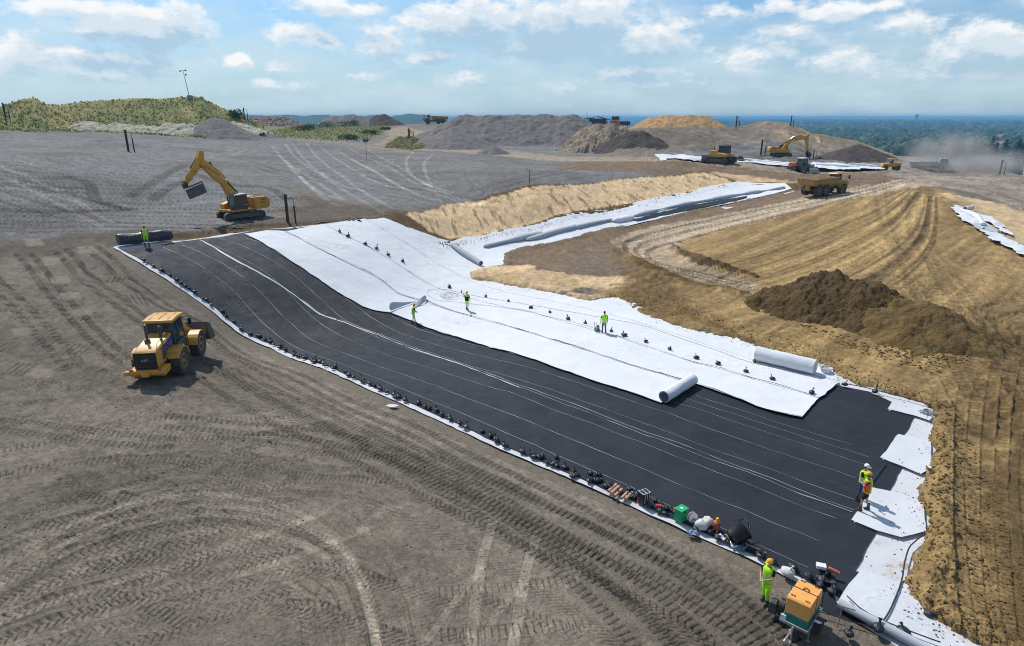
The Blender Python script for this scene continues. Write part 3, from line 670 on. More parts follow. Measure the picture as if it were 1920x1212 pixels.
for l_, tn_ in [([(1340,245),(1400,262),(1470,280),(1540,290)],.35), ([(1430,236),(1480,256),(1560,283)],.3), ([(1500,240),(1528,258),(1532,268),(1545,272)],.5), ([(1250,250),(1330,262),(1400,280)],-.3), ([(1300,243),(1370,268),(1440,285)],-.3), ([(1560,262),(1640,285),(1720,300)],-.25), ([(1600,280),(1700,300),(1790,318)],.3),
                ([(1720,332),(1800,345),(1900,372),(1960,395)],-.3), ([(1730,340),(1820,358),(1920,392)],.22), ([(1700,345),(1640,365),(1600,395)],.35), ([(1720,348),(1680,370),(1650,392)],.3), ([(800,255),(900,282),(1050,300),(1240,302)],.25), ([(0,229),(300,240),(600,262),(760,284)],.22)]:
    track(l_, 1.4, None, .08, tone=tn_)

# rough worked relief of the far banks
rf = 1-np.abs(fbm(GX*.8, GY, 9, 4, 93))*4; fm = sstep(125, 170, DD)*sstep(.18, .26, AZ)*near
H += fm*(.9*np.clip(rf, -1, 1)*fbm(GX, GY, 25, 2, 94)+.35*fbm(GX, GY, 3.0, 3, 95)); COL *= (1+fm*(.30*fbm(GX*.5, GY*1.2, 5, 4, 96)+.28*fbm(GX*.6, GY, 1.8, 3, 97)-.10*np.clip(rf, 0, 1)))[..., None]
# long grader strokes in the ochre field
sl, m, sv = och_sl; x, y = GX[sl], GY[sl]; d_ = hits([(1300,500),(1700,345)]); d_ = (d_[1]-d_[0])/np.hypot(*(d_[1]-d_[0])); s_ = x*d_[0]+y*d_[1]; v_ = -x*d_[1]+y*d_[0]
g_ = fbm(s_*.06, v_, 1.9, 4, 98); om = (1-sstep(-1.0, .5, sv))*sstep(30, 45, DD[sl]); g2_ = fbm(s_*.10+9, v_, .5, 3, 99); COL[sl] *= (1+.50*om*g_+.35*om*g2_)[..., None]; H[sl] += .13*om*g_+.06*om*g2_
# ------------------------------------------------------------------ the ground drops a little under the sheets and heaps up at their buried edge
sl = window(M_poly[:, 0].min()-3, M_poly[:, 0].max()+3, M_poly[:, 1].min()-3, M_poly[:, 1].max()+3)
x, y = GX[sl], GY[sl]; sv = sdist(x, y, M_poly); right = 1-sstep(0, 1.5, -(sdist(x, y, hits([(211,463),(683,417),(1000,700),(1500,1010),(1900,1400),(1400,1150),(1000,900),(450,640)]))))
rag = .42*fbm(x, y, .9, 4, 51)+.14*fbm(x, y, .2, 2, 52)*1.2
leftish = sdist(x, y, hits([(190,440),(450,600),(900,800),(1590,1100),(1900,1260),(1900,1420),(1300,1150),(900,950),(300,640),(150,480)])) < 0
rag = np.where(leftish, 0, rag)
ins = 1-sstep(-.12, .12, sv+rag)
H[sl] = H[sl]*(1-ins)+np.where(leftish, -.13, -.22)*ins
lip = np.exp(-((sv+rag-.75)/.55)**2)*(~leftish); H[sl] += .22*lip*(1-ins)
# loose soil colour spilling
COL[sl] = COL[sl]*(1-ins[..., None])+S_EARTH*ins[..., None]*1.0
LEFTC = leftish[..., None]*ins[..., None]; COL[sl] = COL[sl]*(1-LEFTC)+S_DIRT*LEFTC

GZ = Z0+H
me = bpy.data.meshes.new('ground')
nv = NR*NC; me.vertices.add(nv)
co = np.stack([GX, GY, GZ], -1).astype(np.float32).reshape(-1); me.vertices.foreach_set('co', co)
idx = np.arange(nv, dtype=np.int32).reshape(NR, NC)
q = np.stack([idx[:-1, :-1], idx[:-1, 1:], idx[1:, 1:], idx[1:, :-1]], -1)
nq = q.shape[0]*q.shape[1]
me.loops.add(nq*4); me.loops.foreach_set('vertex_index', q[..., ::-1].reshape(-1))
me.polygons.add(nq); me.polygons.foreach_set('loop_start', np.arange(0, nq*4, 4, dtype=np.int32))
me.polygons.foreach_set('use_smooth', np.ones(nq, dtype=bool))
me.update(calc_edges=True)
ca = me.color_attributes.new('Col', 'FLOAT_COLOR', 'POINT')
ca.data.foreach_set('color', np.concatenate([np.clip(COL, .005, .9), np.ones((NR, NC, 1), np.float32)], -1).astype(np.float32).reshape(-1))
ground = bpy.data.objects.new('ground', me); C.objects.link(ground); tag(ground, kind='structure')
gm_ = bpy.data.materials.new('soil'); gm_.use_nodes = True
t = NT(gm_.node_tree); b = t.n['Principled BSDF']; b.inputs['Roughness'].default_value = .95; b.inputs['Specular IOR Level'].default_value = .15
at = t.node('ShaderNodeAttribute', attribute_name='Col'); tcn = t.node('ShaderNodeTexCoord'); Pn = tcn.outputs['Object']
n1 = t.noise(Pn, 2.2, 8, .68); n2 = t.noise(Pn, 11.0, 6, .7)
n3 = t.noise(Pn, 34.0, 3, .7)
k = t.math('ADD', t.ramp(n1, .25, .75, -.26, .26, False), t.ramp(n2, .3, .7, .74, 1.26, False)); k = t.math('ADD', k, t.ramp(n3, .3, .7, -.16, .16, False))
hsv = t.node('ShaderNodeHueSaturation', ins={'Color': at.outputs[0], 'Value': k})
vor = t.node('ShaderNodeTexVoronoi', ins={'Vector': Pn, 'Scale': 4.5}); st = t.ramp(vor.outputs[0], .10, .06); rn = t.noise(Pn, 1.3, 2, .5)
st = t.math('MULTIPLY', st, t.ramp(rn, .50, .66, 0, .55))
t.put(b.inputs['Base Color'], t.mix(st, hsv.outputs[0], (.36, .33, .30, 1)))
hgt = t.math('ADD', t.math('MULTIPLY', n1, .5), t.math('MULTIPLY', n2, .35))
bp = t.node('ShaderNodeBump', ins={'Height': hgt, 'Strength': 1.0, 'Distance': .16}); t.put(b.inputs['Normal'], bp.outputs[0])
me.materials.append(gm_)
GZ32 = GZ.astype(np.float32)
def ground_z(x, y):
    """height of the finished ground (bilinear on the grid)"""
    a = math.atan2(x, y); d = math.hypot(x, y)
    c = min(max(int(np.searchsorted(azl, a))-1, 0), NC-2); r = min(max(int(np.searchsorted(Dr, d))-1, 0), NR-2)
    u = (a-azl[c])/(azl[c+1]-azl[c]); v = (d-Dr[r])/(Dr[r+1]-Dr[r])
    return float((GZ32[r, c]*(1-u)+GZ32[r, c+1]*u)*(1-v)+(GZ32[r+1, c]*(1-u)+GZ32[r+1, c+1]*u)*v)
def on_ground(px, py, dz=0.0):
    p = hit(px, py); return Vector((p[0], p[1], ground_z(*p)+dz))
for nm in ('n_big', 'n_str', 'gcol', 'gm', 'GRS', 'rz', 'gsel', 'fcol', 'wcol', 'FARF', 'far', 'tex', 'co'): globals().pop(nm, None)
# ------------------------------------------------------------------ sheets of membrane and geotextile
SDIR = R(-43.0); SU = np.array([math.cos(SDIR), math.sin(SDIR)]); SV = np.array([-SU[1], SU[0]])
def wrinkle(x, y, amp=1.0, seed=0):
    s = x*SU[0]+y*SU[1]; v = x*SV[0]+y*SV[1]
    w = .055*fbm(s, v*1.2, 3.6, 3, 200+seed)+.022*fbm(s*1.0+v*.5, v-s*.25, 1.2, 3, 210+seed)
    r = np.abs(fbm(s*.5+v*.35, v*1.0-s*.3, 2.4, 3, 220+seed)); w = w+.030*np.exp(-(r/.11)**2)
    r2 = np.abs(fbm(s*1.0-v*.4, v*.6+s*.5, 3.0, 2, 230+seed)); w = w+.022*np.exp(-(r2/.09)**2)
    return amp*w
def base_z(x, y): return Zb(x, y)
def fabric(name, off, tex, label=None, cat=None, parent=None, px=None, world=None, step=.4, amp=1.0, seed=0, edge=.06, group=None, thick=0.0, lift=None):
    P = hits(px) if world is None else np.array(world)
    # densify and roughen the outline a little
    Q = []
    for i in range(len(P)):
        a, b = P[i], P[(i+1) % len(P)]; k = max(1, int(np.hypot(*(b-a))/.45))
        Q += [a+(b-a)*j/k for j in range(k)]
    Q = np.array(Q); Q = Q+np.stack([fbm(Q[:, 0], Q[:, 1], .8, 3, 300+seed), fbm(Q[:, 0], Q[:, 1], .8, 3, 330+seed)], 1)*edge*2
    x0, y0 = Q.min(0); x1, y1 = Q.max(0)
    gx, gy = np.meshgrid(np.arange(x0, x1, step), np.arange(y0, y1, step)); gx = gx+step*.5*(np.arange(gx.shape[0]) % 2)[:, None]
    ok = sdist(gx, gy, Q) < -step*.45
    pts = np.concatenate([Q, np.stack([gx[ok], gy[ok]], 1)]); n = len(Q)
    r = delaunay_2d_cdt([Vector(p) for p in pts], [], [list(range(n))], 1, 1e-4)
    vx = np.array([(p.x, p.y) for p in r[0]])
    z = base_z(vx[:, 0], vx[:, 1])+off+wrinkle(vx[:, 0], vx[:, 1], amp if amp > 1.5 else 1.0, seed if amp > 1.5 else 2)
    if lift is not None: z = z+lift(vx[:, 0], vx[:, 1])
    fs = [f if (vx[f[1]][0]-vx[f[0]][0])*(vx[f[2]][1]-vx[f[0]][1])-(vx[f[1]][1]-vx[f[0]][1])*(vx[f[2]][0]-vx[f[0]][0]) > 0 else f[::-1] for f in r[2]]
    o = mesh_obj(name, np.column_stack([vx, z]), fs, tex, parent, True, 180)
    return tag(o, label, cat, group)
def cloth_mat(name, col, rough, var, stain=0.0, fine=.01, spec=.3, streak=0.0):
    m = bpy.data.materials.new(name); m.use_nodes = True; t = NT(m.node_tree); b = t.n['Principled BSDF']
    P = t.node('ShaderNodeTexCoord').outputs['Object']
    rot = t.node('ShaderNodeMapping', ins={'Vector': P}); rot.inputs['Rotation'].default_value = (0, 0, -SDIR)
    n = t.noise(rot.outputs[0], .35, 6, .6); k = t.ramp(n, .3, .7, 1-var, 1+var, False)
    c = t.node('ShaderNodeHueSaturation', ins={'Color': (*col, 1), 'Value': k}).outputs[0]
    if stain:
        s1 = t.noise(P, .8, 8, .7); s2 = t.noise(P, .22, 3, .5)
        f = t.math('MULTIPLY', t.ramp(s1, .53, .68), t.math('MULTIPLY', t.ramp(s2, .45, .65), stain)); c = t.mix(f, c, (.40, .29, .17, 1))
    if streak:
        mp = t.vmath('MULTIPLY', rot.outputs[0], (.25, 2.2, 1)); s1 = t.noise(mp, 1.6, 7, .7); f = t.math('MULTIPLY', t.ramp(s1, .56, .74), streak); c = t.mix(f, c, (.17, .17, .17, 1))
    t.put(b.inputs['Base Color'], c)
    rr = t.noise(rot.outputs[0], 1.1, 5, .6); t.put(b.inputs['Roughness'], t.ramp(rr, .3, .7, rough-.08, rough+.08, False)); b.inputs['Specular IOR Level'].default_value = spec
    sm = t.vmath('MULTIPLY', rot.outputs[0], (.7, 1.3, 1)); w = t.node('ShaderNodeTexNoise', ins={'Vector': sm, 'Scale': .8, 'Detail': 4.0, 'Roughness': .5, 'Distortion': 1.4})
    r1 = t.math('ABSOLUTE', t.math('SUBTRACT', w.outputs[0], .5)); r1 = t.ramp(r1, .0, .09, 1.0, 0.0); r1 = t.math('MULTIPLY', r1, t.ramp(t.noise(P, .25, 3, .5), .45, .7))
    w2 = t.noise(P, 14.0, 4, .6); h = t.math('ADD', t.math('MULTIPLY', r1, fine*1.1), t.math('MULTIPLY', w2, fine*.25)); h = t.math('ADD', h, t.math('MULTIPLY', n, fine*5))
    bp = t.node('ShaderNodeBump', ins={'Height': h, 'Strength': 1.0, 'Distance': 1.0}); t.put(b.inputs['Normal'], bp.outputs[0])
    return m
M['geo_white'] = cloth_mat('white_geotextile', (.66, .665, .68), .9, .05, .12, .03)
M['geo_dirty'] = cloth_mat('soiled_geotextile', (.56, .56, .575), .9, .08, 1.0, .014)
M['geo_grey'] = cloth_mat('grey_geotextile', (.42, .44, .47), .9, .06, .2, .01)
M['membrane'] = cloth_mat('black_membrane', (.018, .021, .028), .74, .25, 0, .016, .22, .16)
M['seam'] = mat('weld_seam', (.24, .245, .255), .45, .3, 2)
M['seam_white'] = mat('pale_overlap', (.46, .47, .49), .4, .25, 1.2)
M['seam_dark'] = mat('dark_seam', (.09, .09, .095), .6, .3, 2)
M['cable'] = mat('cable_jacket', (.03, .03, .032), .6, .2, 4)
M['cable_grey'] = mat('grey_cable', (.25, .26, .27), .6, .2, 4)

# underlay of white geotextile: left strip, right-hand margin and the strip to the far corner
LOWOUT = [(1490,358),(1360,392),(1250,415),(1178,432),(1070,460),(984,477),(950,486),(948,505),(925,512),(890,520),(892,525),(925,524),(975,532),(1045,546),(1107,557),
          (1158,549),(1182,560),(1212,580),(1245,594),(1292,608),(1345,624),(1395,636),(1420,645),(1535,680),(1566,688),(1608,708),(1658,722),(1710,735),
          (1752,748),(1772,768),(1765,792),(1765,844),(1750,898),(1748,937),(1760,969),(1752,1022),(1735,1065),(1725,1101),(1740,1130),(1770,1150),(1800,1165),(1870,1208),(1940,1260)]
TOPOUT = [(670,410),(722,410),(765,426),(825,447),(847,455),(866,446),(955,428),(1032,412),(1139,394),(1245,369),(1316,353),(1383,341),(1472,344)]
under = fabric('geotextile_underlay', -.06, M['geo_dirty'], 'soiled white geotextile underlay showing along the bags and as stepped margin beside the ochre field', 'geotextile',
   px=TOPOUT+LOWOUT+[(1700,1222),(1640,1182),(1570,1138),(1560,1122)]+LEFT_EDGE[::-1][1:]+[(240,456),(345,450),(480,430),(600,421)], step=.5, amp=.8, seed=1, edge=.05)
# the black membrane
BLACK_R = [(1576,724),(1629,734),(1674,755),(1663,769),(1714,782),(1693,819),(1684,817),(1650,863),(1692,876),(1664,927),(1634,920),(1596,978),(1643,998),(1601,1072),(1614,1075),(1578,1120)]
LE2 = [(x+5+y*.004, y-1.5-y*.004) for x, y in LEFT_EDGE]
membrane = fabric('black_membrane', .0, M['membrane'], 'large black plastic liner sheet running down the slope with pale weld seams', 'liner',
   px=[(228,468),(290,461),(345,452),(372,449),(415,445),(480,431),(600,425),(640,440),(900,560),(1100,640),(1400,700)]+BLACK_R+LE2[::-1][1:-1], step=.4, amp=1.0, seed=2, edge=.04)
# upper panels of white geotextile, each overlapping its neighbour
E0a = [(458,440),(500,462),(540,487),(575,510),(620,541),(650,560),(680,576),(706,585),(731,588)]
S1a = [(533,435),(570,452),(600,469),(634,486),(701,518),(725,535),(752,554),(797,566)]
E0b = [(731,588),(769,603),(803,618),(857,634),(904,650),(972,667),(1040,691),(1107,715),(1175,736),(1240,758)]
S1b = [(797,566),(844,584),(904,600),(972,620),(1040,641),(1107,662),(1158,679),(1239,704),(1290,720)]
E1 = [(1300,722),(1352,740),(1390,755),(1435,772),(1502,787)]
S2 = [(610,424),(655,448),(735,490),(769,513),(810,537),(880,560),(1000,588),(1080,612),(1155,633),(1195,647),(1236,660),(1295,681),(1352,694),(1401,711),(1466,728),(1534,749)]
S3 = [(683,414),(740,445),(793,479),(835,505),(881,528),(960,552),(1100,580),(1180,602),(1300,640),(1420,680),(1573,722)]
def up(l, d): return [(x, y-d) for x, y in l]
MW = M['geo_white']
fabric('geotextile_sheet', .10, MW, 'white geotextile sheet nearest the black liner on the slope, its lower end folded up', 'geotextile', px=E0a+up(S1a, -0)[::-1]+[(500,434)], seed=5, amp=.9, group='white geotextile sheets')
fabric('geotextile_sheet', .12, MW, 'white geotextile sheet between the raised fold and the part-used roll, beside the black liner', 'geotextile', px=E0b+up(S1b, 0)[::-1], seed=6, amp=.9, group='white geotextile sheets')
fabric('geotextile_sheet', .15, MW, 'long white geotextile sheet in the middle, ending square-cornered on the black liner', 'geotextile', px=up(S1a[:-1], -1.5)+up(S1b, -1.5)+E1+[(1534,751)]+up(S2, 1.5)[::-1], seed=7, amp=.9, group='white geotextile sheets')
fabric('geotextile_sheet', .175, MW, 'white geotextile sheet carrying the line of loose black sandbags and the large white roll', 'geotextile', px=up(S2, -1.5)+[(1545,744),(1573,721)]+up(S3, 1.5)[::-1], seed=8, amp=.9, group='white geotextile sheets')
fabric('geotextile_sheet', .188, MW, 'white geotextile sheet along the sandy bank, running off as a strip to the far corner', 'geotextile', px=up(S3, -1.5)[:-1]+[(1573,722)]+[(x, y-1) for x, y in [(1558,694),(1530,686),(1416,650),(1390,638),(1340,628),(1287,612),(1238,598),(1208,584),(1176,564),(1158,553),(1107,560),(1040,549),(972,535),(918,524),(885,520),(905,508),(932,506),(944,500),(945,486),(979,472),(1068,456),(1174,428),(1245,411),(1351,388),(1484,357),(1472,346),(1383,343),(1316,355),(1245,371),(1139,397),(1032,415),(955,431),(866,449),(847,457),(820,450),(760,430),(720,413)]], seed=9, amp=1.1, group='white geotextile sheets')

def smooth_line(P, st=.5):
    P = np.array(P, dtype=float); Q = []; n = len(P)
    for i in range(n-1):
        p0, p1, p2, p3 = P[max(i-1, 0)], P[i], P[i+1], P[min(i+2, n-1)]
        k = max(2, int(np.linalg.norm(p2-p1)/st))
        for t in np.linspace(0, 1, k, endpoint=False): Q.append(.5*((2*p1)+(-p0+p2)*t+(2*p0-5*p1+4*p2-p3)*t*t+(-p0+3*p1-3*p2+p3)*t**3))
    Q.append(P[-1]); return np.array(Q)
def ribbon(name, pts, width, off, m, parent, seed=0, amp=1.0, wob=.05, vary=.5, wseed=2, gap=0.0):
    Q = smooth_line(pts, .45); T = np.gradient(Q, axis=0); T /= np.linalg.norm(T, axis=1)[:, None]+1e-9; Nn = np.stack([-T[:, 1], T[:, 0]], 1)
    Q = Q+Nn*(fbm(Q[:, 0], Q[:, 1], 3.0, 3, seed)*wob)[:, None]
    w = width/2*(1+vary*fbm(Q[:, 0], Q[:, 1], 1.2, 3, seed+1)*1.8); w = np.maximum(w, .006)
    if gap: w = np.where(vn(Q[:, 0]*.6, Q[:, 1]*.6, seed+9) < gap*2-1, .003, w)
    a = Q+Nn*w[:, None]; b = Q-Nn*w[:, None]; vs = []
    for p, s in ((a, 0), (Q, 1), (b, 0)):
        z = base_z(p[:, 0], p[:, 1])+off+wrinkle(p[:, 0], p[:, 1], 1.0, 2)+(width*.08 if s else -.004); vs.append(np.column_stack([p, z]))
    n = len(Q); V = np.concatenate(vs); f = []
    g = vn(Q[:, 0]*.6, Q[:, 1]*.6, seed+9)
    for i in range(n-1):
        f += [(i, i+1, n+i+1, n+i), (n+i, n+i+1, 2*n+i+1, 2*n+i)]
    return mesh_obj(name, V, [x[::-1] for x in f], m, parent, True, 180)
# weld seams: parallel in plan, found from where each reaches the right-hand steps
def seam_from(px0, length=95.0, end=None, bend=True):
    """from a point on the flat back up to the crest, bending a little where the slope starts"""
    p = hit(*px0); out = [p]; q = p.copy(); d = np.array([-SU[0], -SU[1]])
    toe = hits([(450,628),(870,522)]); tn = toe[1]-toe[0]; tn = np.array([tn[1], -tn[0]])/np.hypot(*tn)
    for i in range(int(length/1.5)):
        side = np.dot(q-toe[0], tn)
        k = sstep(2.0, -14.0, side)*.34 if bend else 0
        dd = np.array([d[0]*math.cos(k)-d[1]*math.sin(k), d[0]*math.sin(k)+d[1]*math.cos(k)]); q = q+dd*1.5
        out.append(q.copy())
    return out
crest = hits([(100,490),(228,468),(372,448),(480,431),(700,410)])
def clip_to(pts, poly, inner=.1):
    P = np.array(pts); s = sdist(P[:, 0], P[:, 1], poly); k = np.where(s < -inner)[0]
    return P[k[0]:k[-1]+1] if len(k) > 3 else None
BLK = hits([(228,468),(290,461),(345,452),(372,449),(415,445),(458,440)]+E0a[1:]+E0b[1:]+[(1245,757),(1300,724)]+E1[1:]+[(1573,722)]+BLACK_R[1:]+LE2[::-1][1:-1])
for i, (p, m, w) in enumerate([((1595,1098),'seam',.05),((1611,1048),'seam',.06),((1640,1000),'seam',.05),((1602,938),'seam',.05),
     ((1604,897),'seam',.05),((1688,892),'seam',.04),((1690,876),'seam',.05),((1655,852),'seam',.05),((1682,815),'seam',.04),((1700,800),'seam',.05),((1712,783),'seam',.035),((1665,768),'seam',.04)]):
    L = clip_to(seam_from(p), BLK)
    if L is not None: ribbon('weld_seam', L, w*.5, .022, M[m], membrane, 400+i*5, wob=.10, gap=.12, vary=.6)
ML = hits([(375,450),(430,482),(486,512),(540,546),(575,572),(600,590),(630,600),(661,611),(735,640),(850,681),(975,728),(1107,776),(1189,808),(1300,850),(1420,896),(1520,934),(1597,963)])
ribbon('pale_overlap', ML[:7], .17, .035, M['seam_white'], membrane, 500, wob=.12, vary=.5)
ribbon('pale_overlap', ML[6:11], .09, .035, M['seam_white'], membrane, 503, wob=.12, vary=.8, gap=.1)
ribbon('pale_overlap', ML[10:], .04, .03, M['seam'], membrane, 506, wob=.15, vary=1.0, gap=.15)
L = clip_to([p+np.array(SV)*.32 for p in ML[6:]], BLK); ribbon('weld_seam', L, .05, .022, M['seam'], membrane, 511, wob=.15, gap=.1)
# dark lips where the white sheets overlap: thin turned-up edges
sheets = [o for o in C.objects if o.name.startswith('geotextile_sheet')]
def hemline(px, off, par, seed, w=.07, gap=.35, m='seam_dark'):
    ribbon('sheet_hem', hits(px), w, off, M[m], par, seed, amp=.9, wob=.10, vary=1.0, wseed=par.get('ws', 7), gap=gap)
for s, k in zip(sheets, (5, 6, 7, 8, 9)): s['ws'] = k
hemline(S1a, .165, sheets[2], 520, .05, .4); hemline(S1b, .165, sheets[2], 524, .10, .2)
hemline(S2[:5], .19, sheets[3], 530, .04, .5); hemline(S2[8:], .19, sheets[3], 534, .06, .4)
hemline(S3[:5], .20, sheets[4], 540, .05, .5)
hemline(E0b, .13, sheets[1], 545, .05, .5); hemline(E1, .19, sheets[2], 548, .06, .4); hemline(E0a, .11, sheets[0], 551, .05, .6)
# square patches of white lying over the liner's right edge
M['geo_patch'] = cloth_mat('geotextile_patch', (.57, .58, .60), .9, .06, .7, .016)
for pl, lb in [([(1596,978),(1634,918),(1690,930),(1728,950),(1735,1000),(1690,1012),(1643,999)], 'white geotextile flap under the two men talking beside the liner'),
               ([(1650,862),(1684,817),(1745,832),(1746,880),(1725,893),(1692,878)], 'white geotextile flap with a curled grey corner just above the two talking men'),
               ([(1663,769),(1674,754),(1735,766),(1746,786),(1742,792),(1714,782)], 'small white geotextile flap at the far right corner of the black liner'),
               ([(1570,1134),(1580,1112),(1614,1074),(1700,1100),(1730,1150),(1790,1200),(1840,1240),(1740,1230),(1650,1183)], 'long white geotextile flap with a rolled front edge beside the orange machine')]:
    fabric('geotextile_flap', .10, M['geo_patch'], lb, 'geotextile', px=pl, step=.3, seed=len(lb) % 7+20, amp=.8, edge=.03, group='white flaps along the right margin')
fabric('liner_offcut', -.03, M['membrane'], 'dark strip of liner lying on the dirt behind the orange machine', 'liner', px=[(1515,1085),(1560,1105),(1572,1135),(1640,1178),(1625,1172),(1560,1150),(1535,1140),(1528,1100)], step=.3, seed=33, amp=.3, edge=.02)

# ------------------------------------------------------------------ rolls
def roll(name, a, b, r, m, label, cat='roll', dz=0.0, core=None, n=26, dents=.05, ends=True, group=None):
    """a and b: ground points under the two ends"""
    A = g3(*a); B = g3(*b); A.z += r+dz; B.z += r+dz; L = (B-A).length; ang = math.atan2(B.y-A.y, B.x-A.x)
    root = empty(name, (A+B)/2-Vector((0, 0, r)), ang, label, cat, group); sl = math.asin((B.z-A.z)/L)
    mb = MB(Matrix.Translation((0, 0, r)) @ Matrix.Rotation(-sl, 4, 'Y')); k = 24; V = []; rr = random.Random(int(L*100))
    for i in range(k+1):
        x = -L/2+L*i/k
        for j in range(n):
            th = 2*math.pi*j/n; q = r*(1+dents*float(vn(np.array([x*1.5]), np.array([math.cos(th)*1.3+math.sin(th)*2]), 5)[0])); zz = q*math.sin(th)
            V.append((x, q*math.cos(th), max(zz, -r*.93)))
    mb.add(V, [(i*n+j, (i+1)*n+j, (i+1)*n+(j+1) % n, i*n+(j+1) % n) for i in range(k) for j in range(n)]+[tuple(range(n)), tuple(range((k+1)*n-1, k*n-1, -1))])
    mb.build('roll_body', m, root, ang=50)
    if core:
        for s in (-1, 1):
            c = MB(Matrix.Translation((0, 0, r)) @ Matrix.Rotation(-sl, 4, 'Y'))
            c.lathe((s*(L/2+.004), 0, 0), (s, 0, 0), [(0, r*.86), (.012, r*.84), (.012, r*.40), (-.12, r*.36), (-.12, .01)], 20); c.build('roll_end', core, root)
    return root
M['core_dark'] = mat('dark_core', (.10, .10, .11), .8, .3, 8)
roll('liner_roll', (223,462), (322,451), .50, M['membrane_roll'] if 'membrane_roll' in M else mat('rolled_liner', (.035, .037, .042), .38, .2, 2, bump=.05, bscale=2.5, spec=.5), 'big lumpy black liner roll behind the worker at the far left corner', dz=.05, dents=.12, core=M['core_dark'])
roll('geotextile_roll', (1244,757), (1298,723), .36, MW, 'white geotextile roll with dark end lying across the black liner', core=M['core_dark'], dz=.08)
roll('geotextile_roll', (1417,680), (1526,707), .50, MW, 'largest white geotextile roll beside the white bucket at the ochre bank', core=M['geo_dirty'], dz=.2)
roll('geotextile_roll', (848,467), (902,502), .28, M['geo_grey'], 'grey-white geotextile roll lying diagonally where the far strip begins', core=M['core_dark'], dz=.22)
roll('geotextile_roll', (1808,398), (1822,396), .30, MW, 'short white roll end at the top of the far right torn sheets', dz=.2, core=M['core_dark'])
# rolled front edge of the near flap
roll('geotextile_roll', (1572,1140), (1760,1240), .16, M['geo_grey'], 'thin rolled grey-white hem along the front of the near flap', dz=.05)
# the folded-up end of the first sheet (two raised wings)
def wing(pts, label):
    V = [(*hit(*p[:2]), 0) for p in pts]; V = [Vector((a, b, gz(a, b)+.14+h)) for (a, b, _), (_, _, h) in zip(V, pts)]; n = len(V)//2
    mb = MB(); vs = [tuple(v) for v in V]; mb.add(vs, [(i, i+1, n+i+1, n+i) for i in range(n-1)]); o = mb.build('raised_fold', M['geo_grey'], None, ang=180)
    s = o.modifiers.new('s', 'SOLIDIFY'); s.thickness = .03; ss = o.modifiers.new('u', 'SUBSURF'); ss.levels = 2; ss.render_levels = 2
    return tag(o, label, 'geotextile')
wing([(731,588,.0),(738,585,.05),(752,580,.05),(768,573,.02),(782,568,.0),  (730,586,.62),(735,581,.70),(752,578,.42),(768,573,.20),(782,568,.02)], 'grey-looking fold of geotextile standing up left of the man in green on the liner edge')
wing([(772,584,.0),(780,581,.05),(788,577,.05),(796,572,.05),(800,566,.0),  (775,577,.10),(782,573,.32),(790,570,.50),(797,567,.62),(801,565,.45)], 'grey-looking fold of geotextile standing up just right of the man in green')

# grey pipe-like folds down the far white strip
def fold_line(px, r, label, seed, m, name='sheet_fold', sq=.6):
    Q = smooth_line(hits(px), .8); P = []; rad = []
    for i, q in enumerate(Q):
        k = float(vn(np.array([i*.23+seed]), np.array([seed*1.0]), 77)[0]); P.append((q[0], q[1], gz(*q)+.24+r*.35)); rad.append(max(r*(1+.7*k), .03))
    rad[0] = rad[-1] = .03
    return tag(MB().tube(P, rad, 9, sq=sq).build(name, m, None, ang=60), label, 'geotextile', 'folds along the far strip')
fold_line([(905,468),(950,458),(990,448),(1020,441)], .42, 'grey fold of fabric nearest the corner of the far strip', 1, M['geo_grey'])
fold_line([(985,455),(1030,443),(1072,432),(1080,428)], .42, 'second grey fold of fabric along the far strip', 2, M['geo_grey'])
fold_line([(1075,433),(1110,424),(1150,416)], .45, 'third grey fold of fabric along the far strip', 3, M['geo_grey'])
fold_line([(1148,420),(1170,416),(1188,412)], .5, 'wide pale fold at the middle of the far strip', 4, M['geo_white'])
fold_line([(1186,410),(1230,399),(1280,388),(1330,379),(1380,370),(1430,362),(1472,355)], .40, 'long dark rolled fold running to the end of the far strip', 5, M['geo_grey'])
fabric('liner_offcut', .30, M['membrane'], 'dark grey strip of liner exposed along the far white strip', 'liner', px=[(1186,416),(1230,404),(1290,390),(1350,379),(1400,371),(1400,374),(1350,386),(1290,398),(1230,410),(1195,419)], step=.5, seed=40, amp=1, edge=.1)

def cable(px, r, m, label, name='cable', dz=.3, cat='cable'):
    Q = smooth_line(hits(px), .35); P = []
    for i, q in enumerate(Q): P.append((q[0], q[1], gz(*q)+dz+wr0(q)+r))
    return tag(MB().tube(P, r, 6).build(name, m, None, ang=180), label, cat)
def wr0(q): return float(wrinkle(np.array([q[0]]), np.array([q[1]]), 1.0, 2)[0])
cable([(1728,1012),(1706,1030),(1695,1060),(1688,1100),(1668,1150),(1648,1180)], .028, M['cable'], 'thick black cable lying in a curve over the white margin by the ochre bank', dz=.14)
cable([(1586,1128),(1610,1150),(1655,1175),(1720,1200),(1760,1215)], .022, M['cable'], 'thin black cable along the flap beside the orange machine', dz=.22)
cable([(1520,1150),(1560,1160),(1600,1172),(1640,1182)], .02, M['cable'], 'thin black hose from the orange machine to the black sandbag', dz=.12)
cable([(802,548),(830,546),(880,556),(960,570),(1040,584),(1120,598),(1200,614),(1260,634),(1330,656),(1400,682),(1480,700),(1572,719)], .012, M['cable_grey'], 'long grey cable strung across the white sheets past the sandbags', dz=.18)
cable([(803,548),(802,556),(820,567),(850,570),(940,580),(1040,600),(1120,622)], .011, M['cable_grey'], 'grey cable looping back past the worker with the shovel', dz=.18)
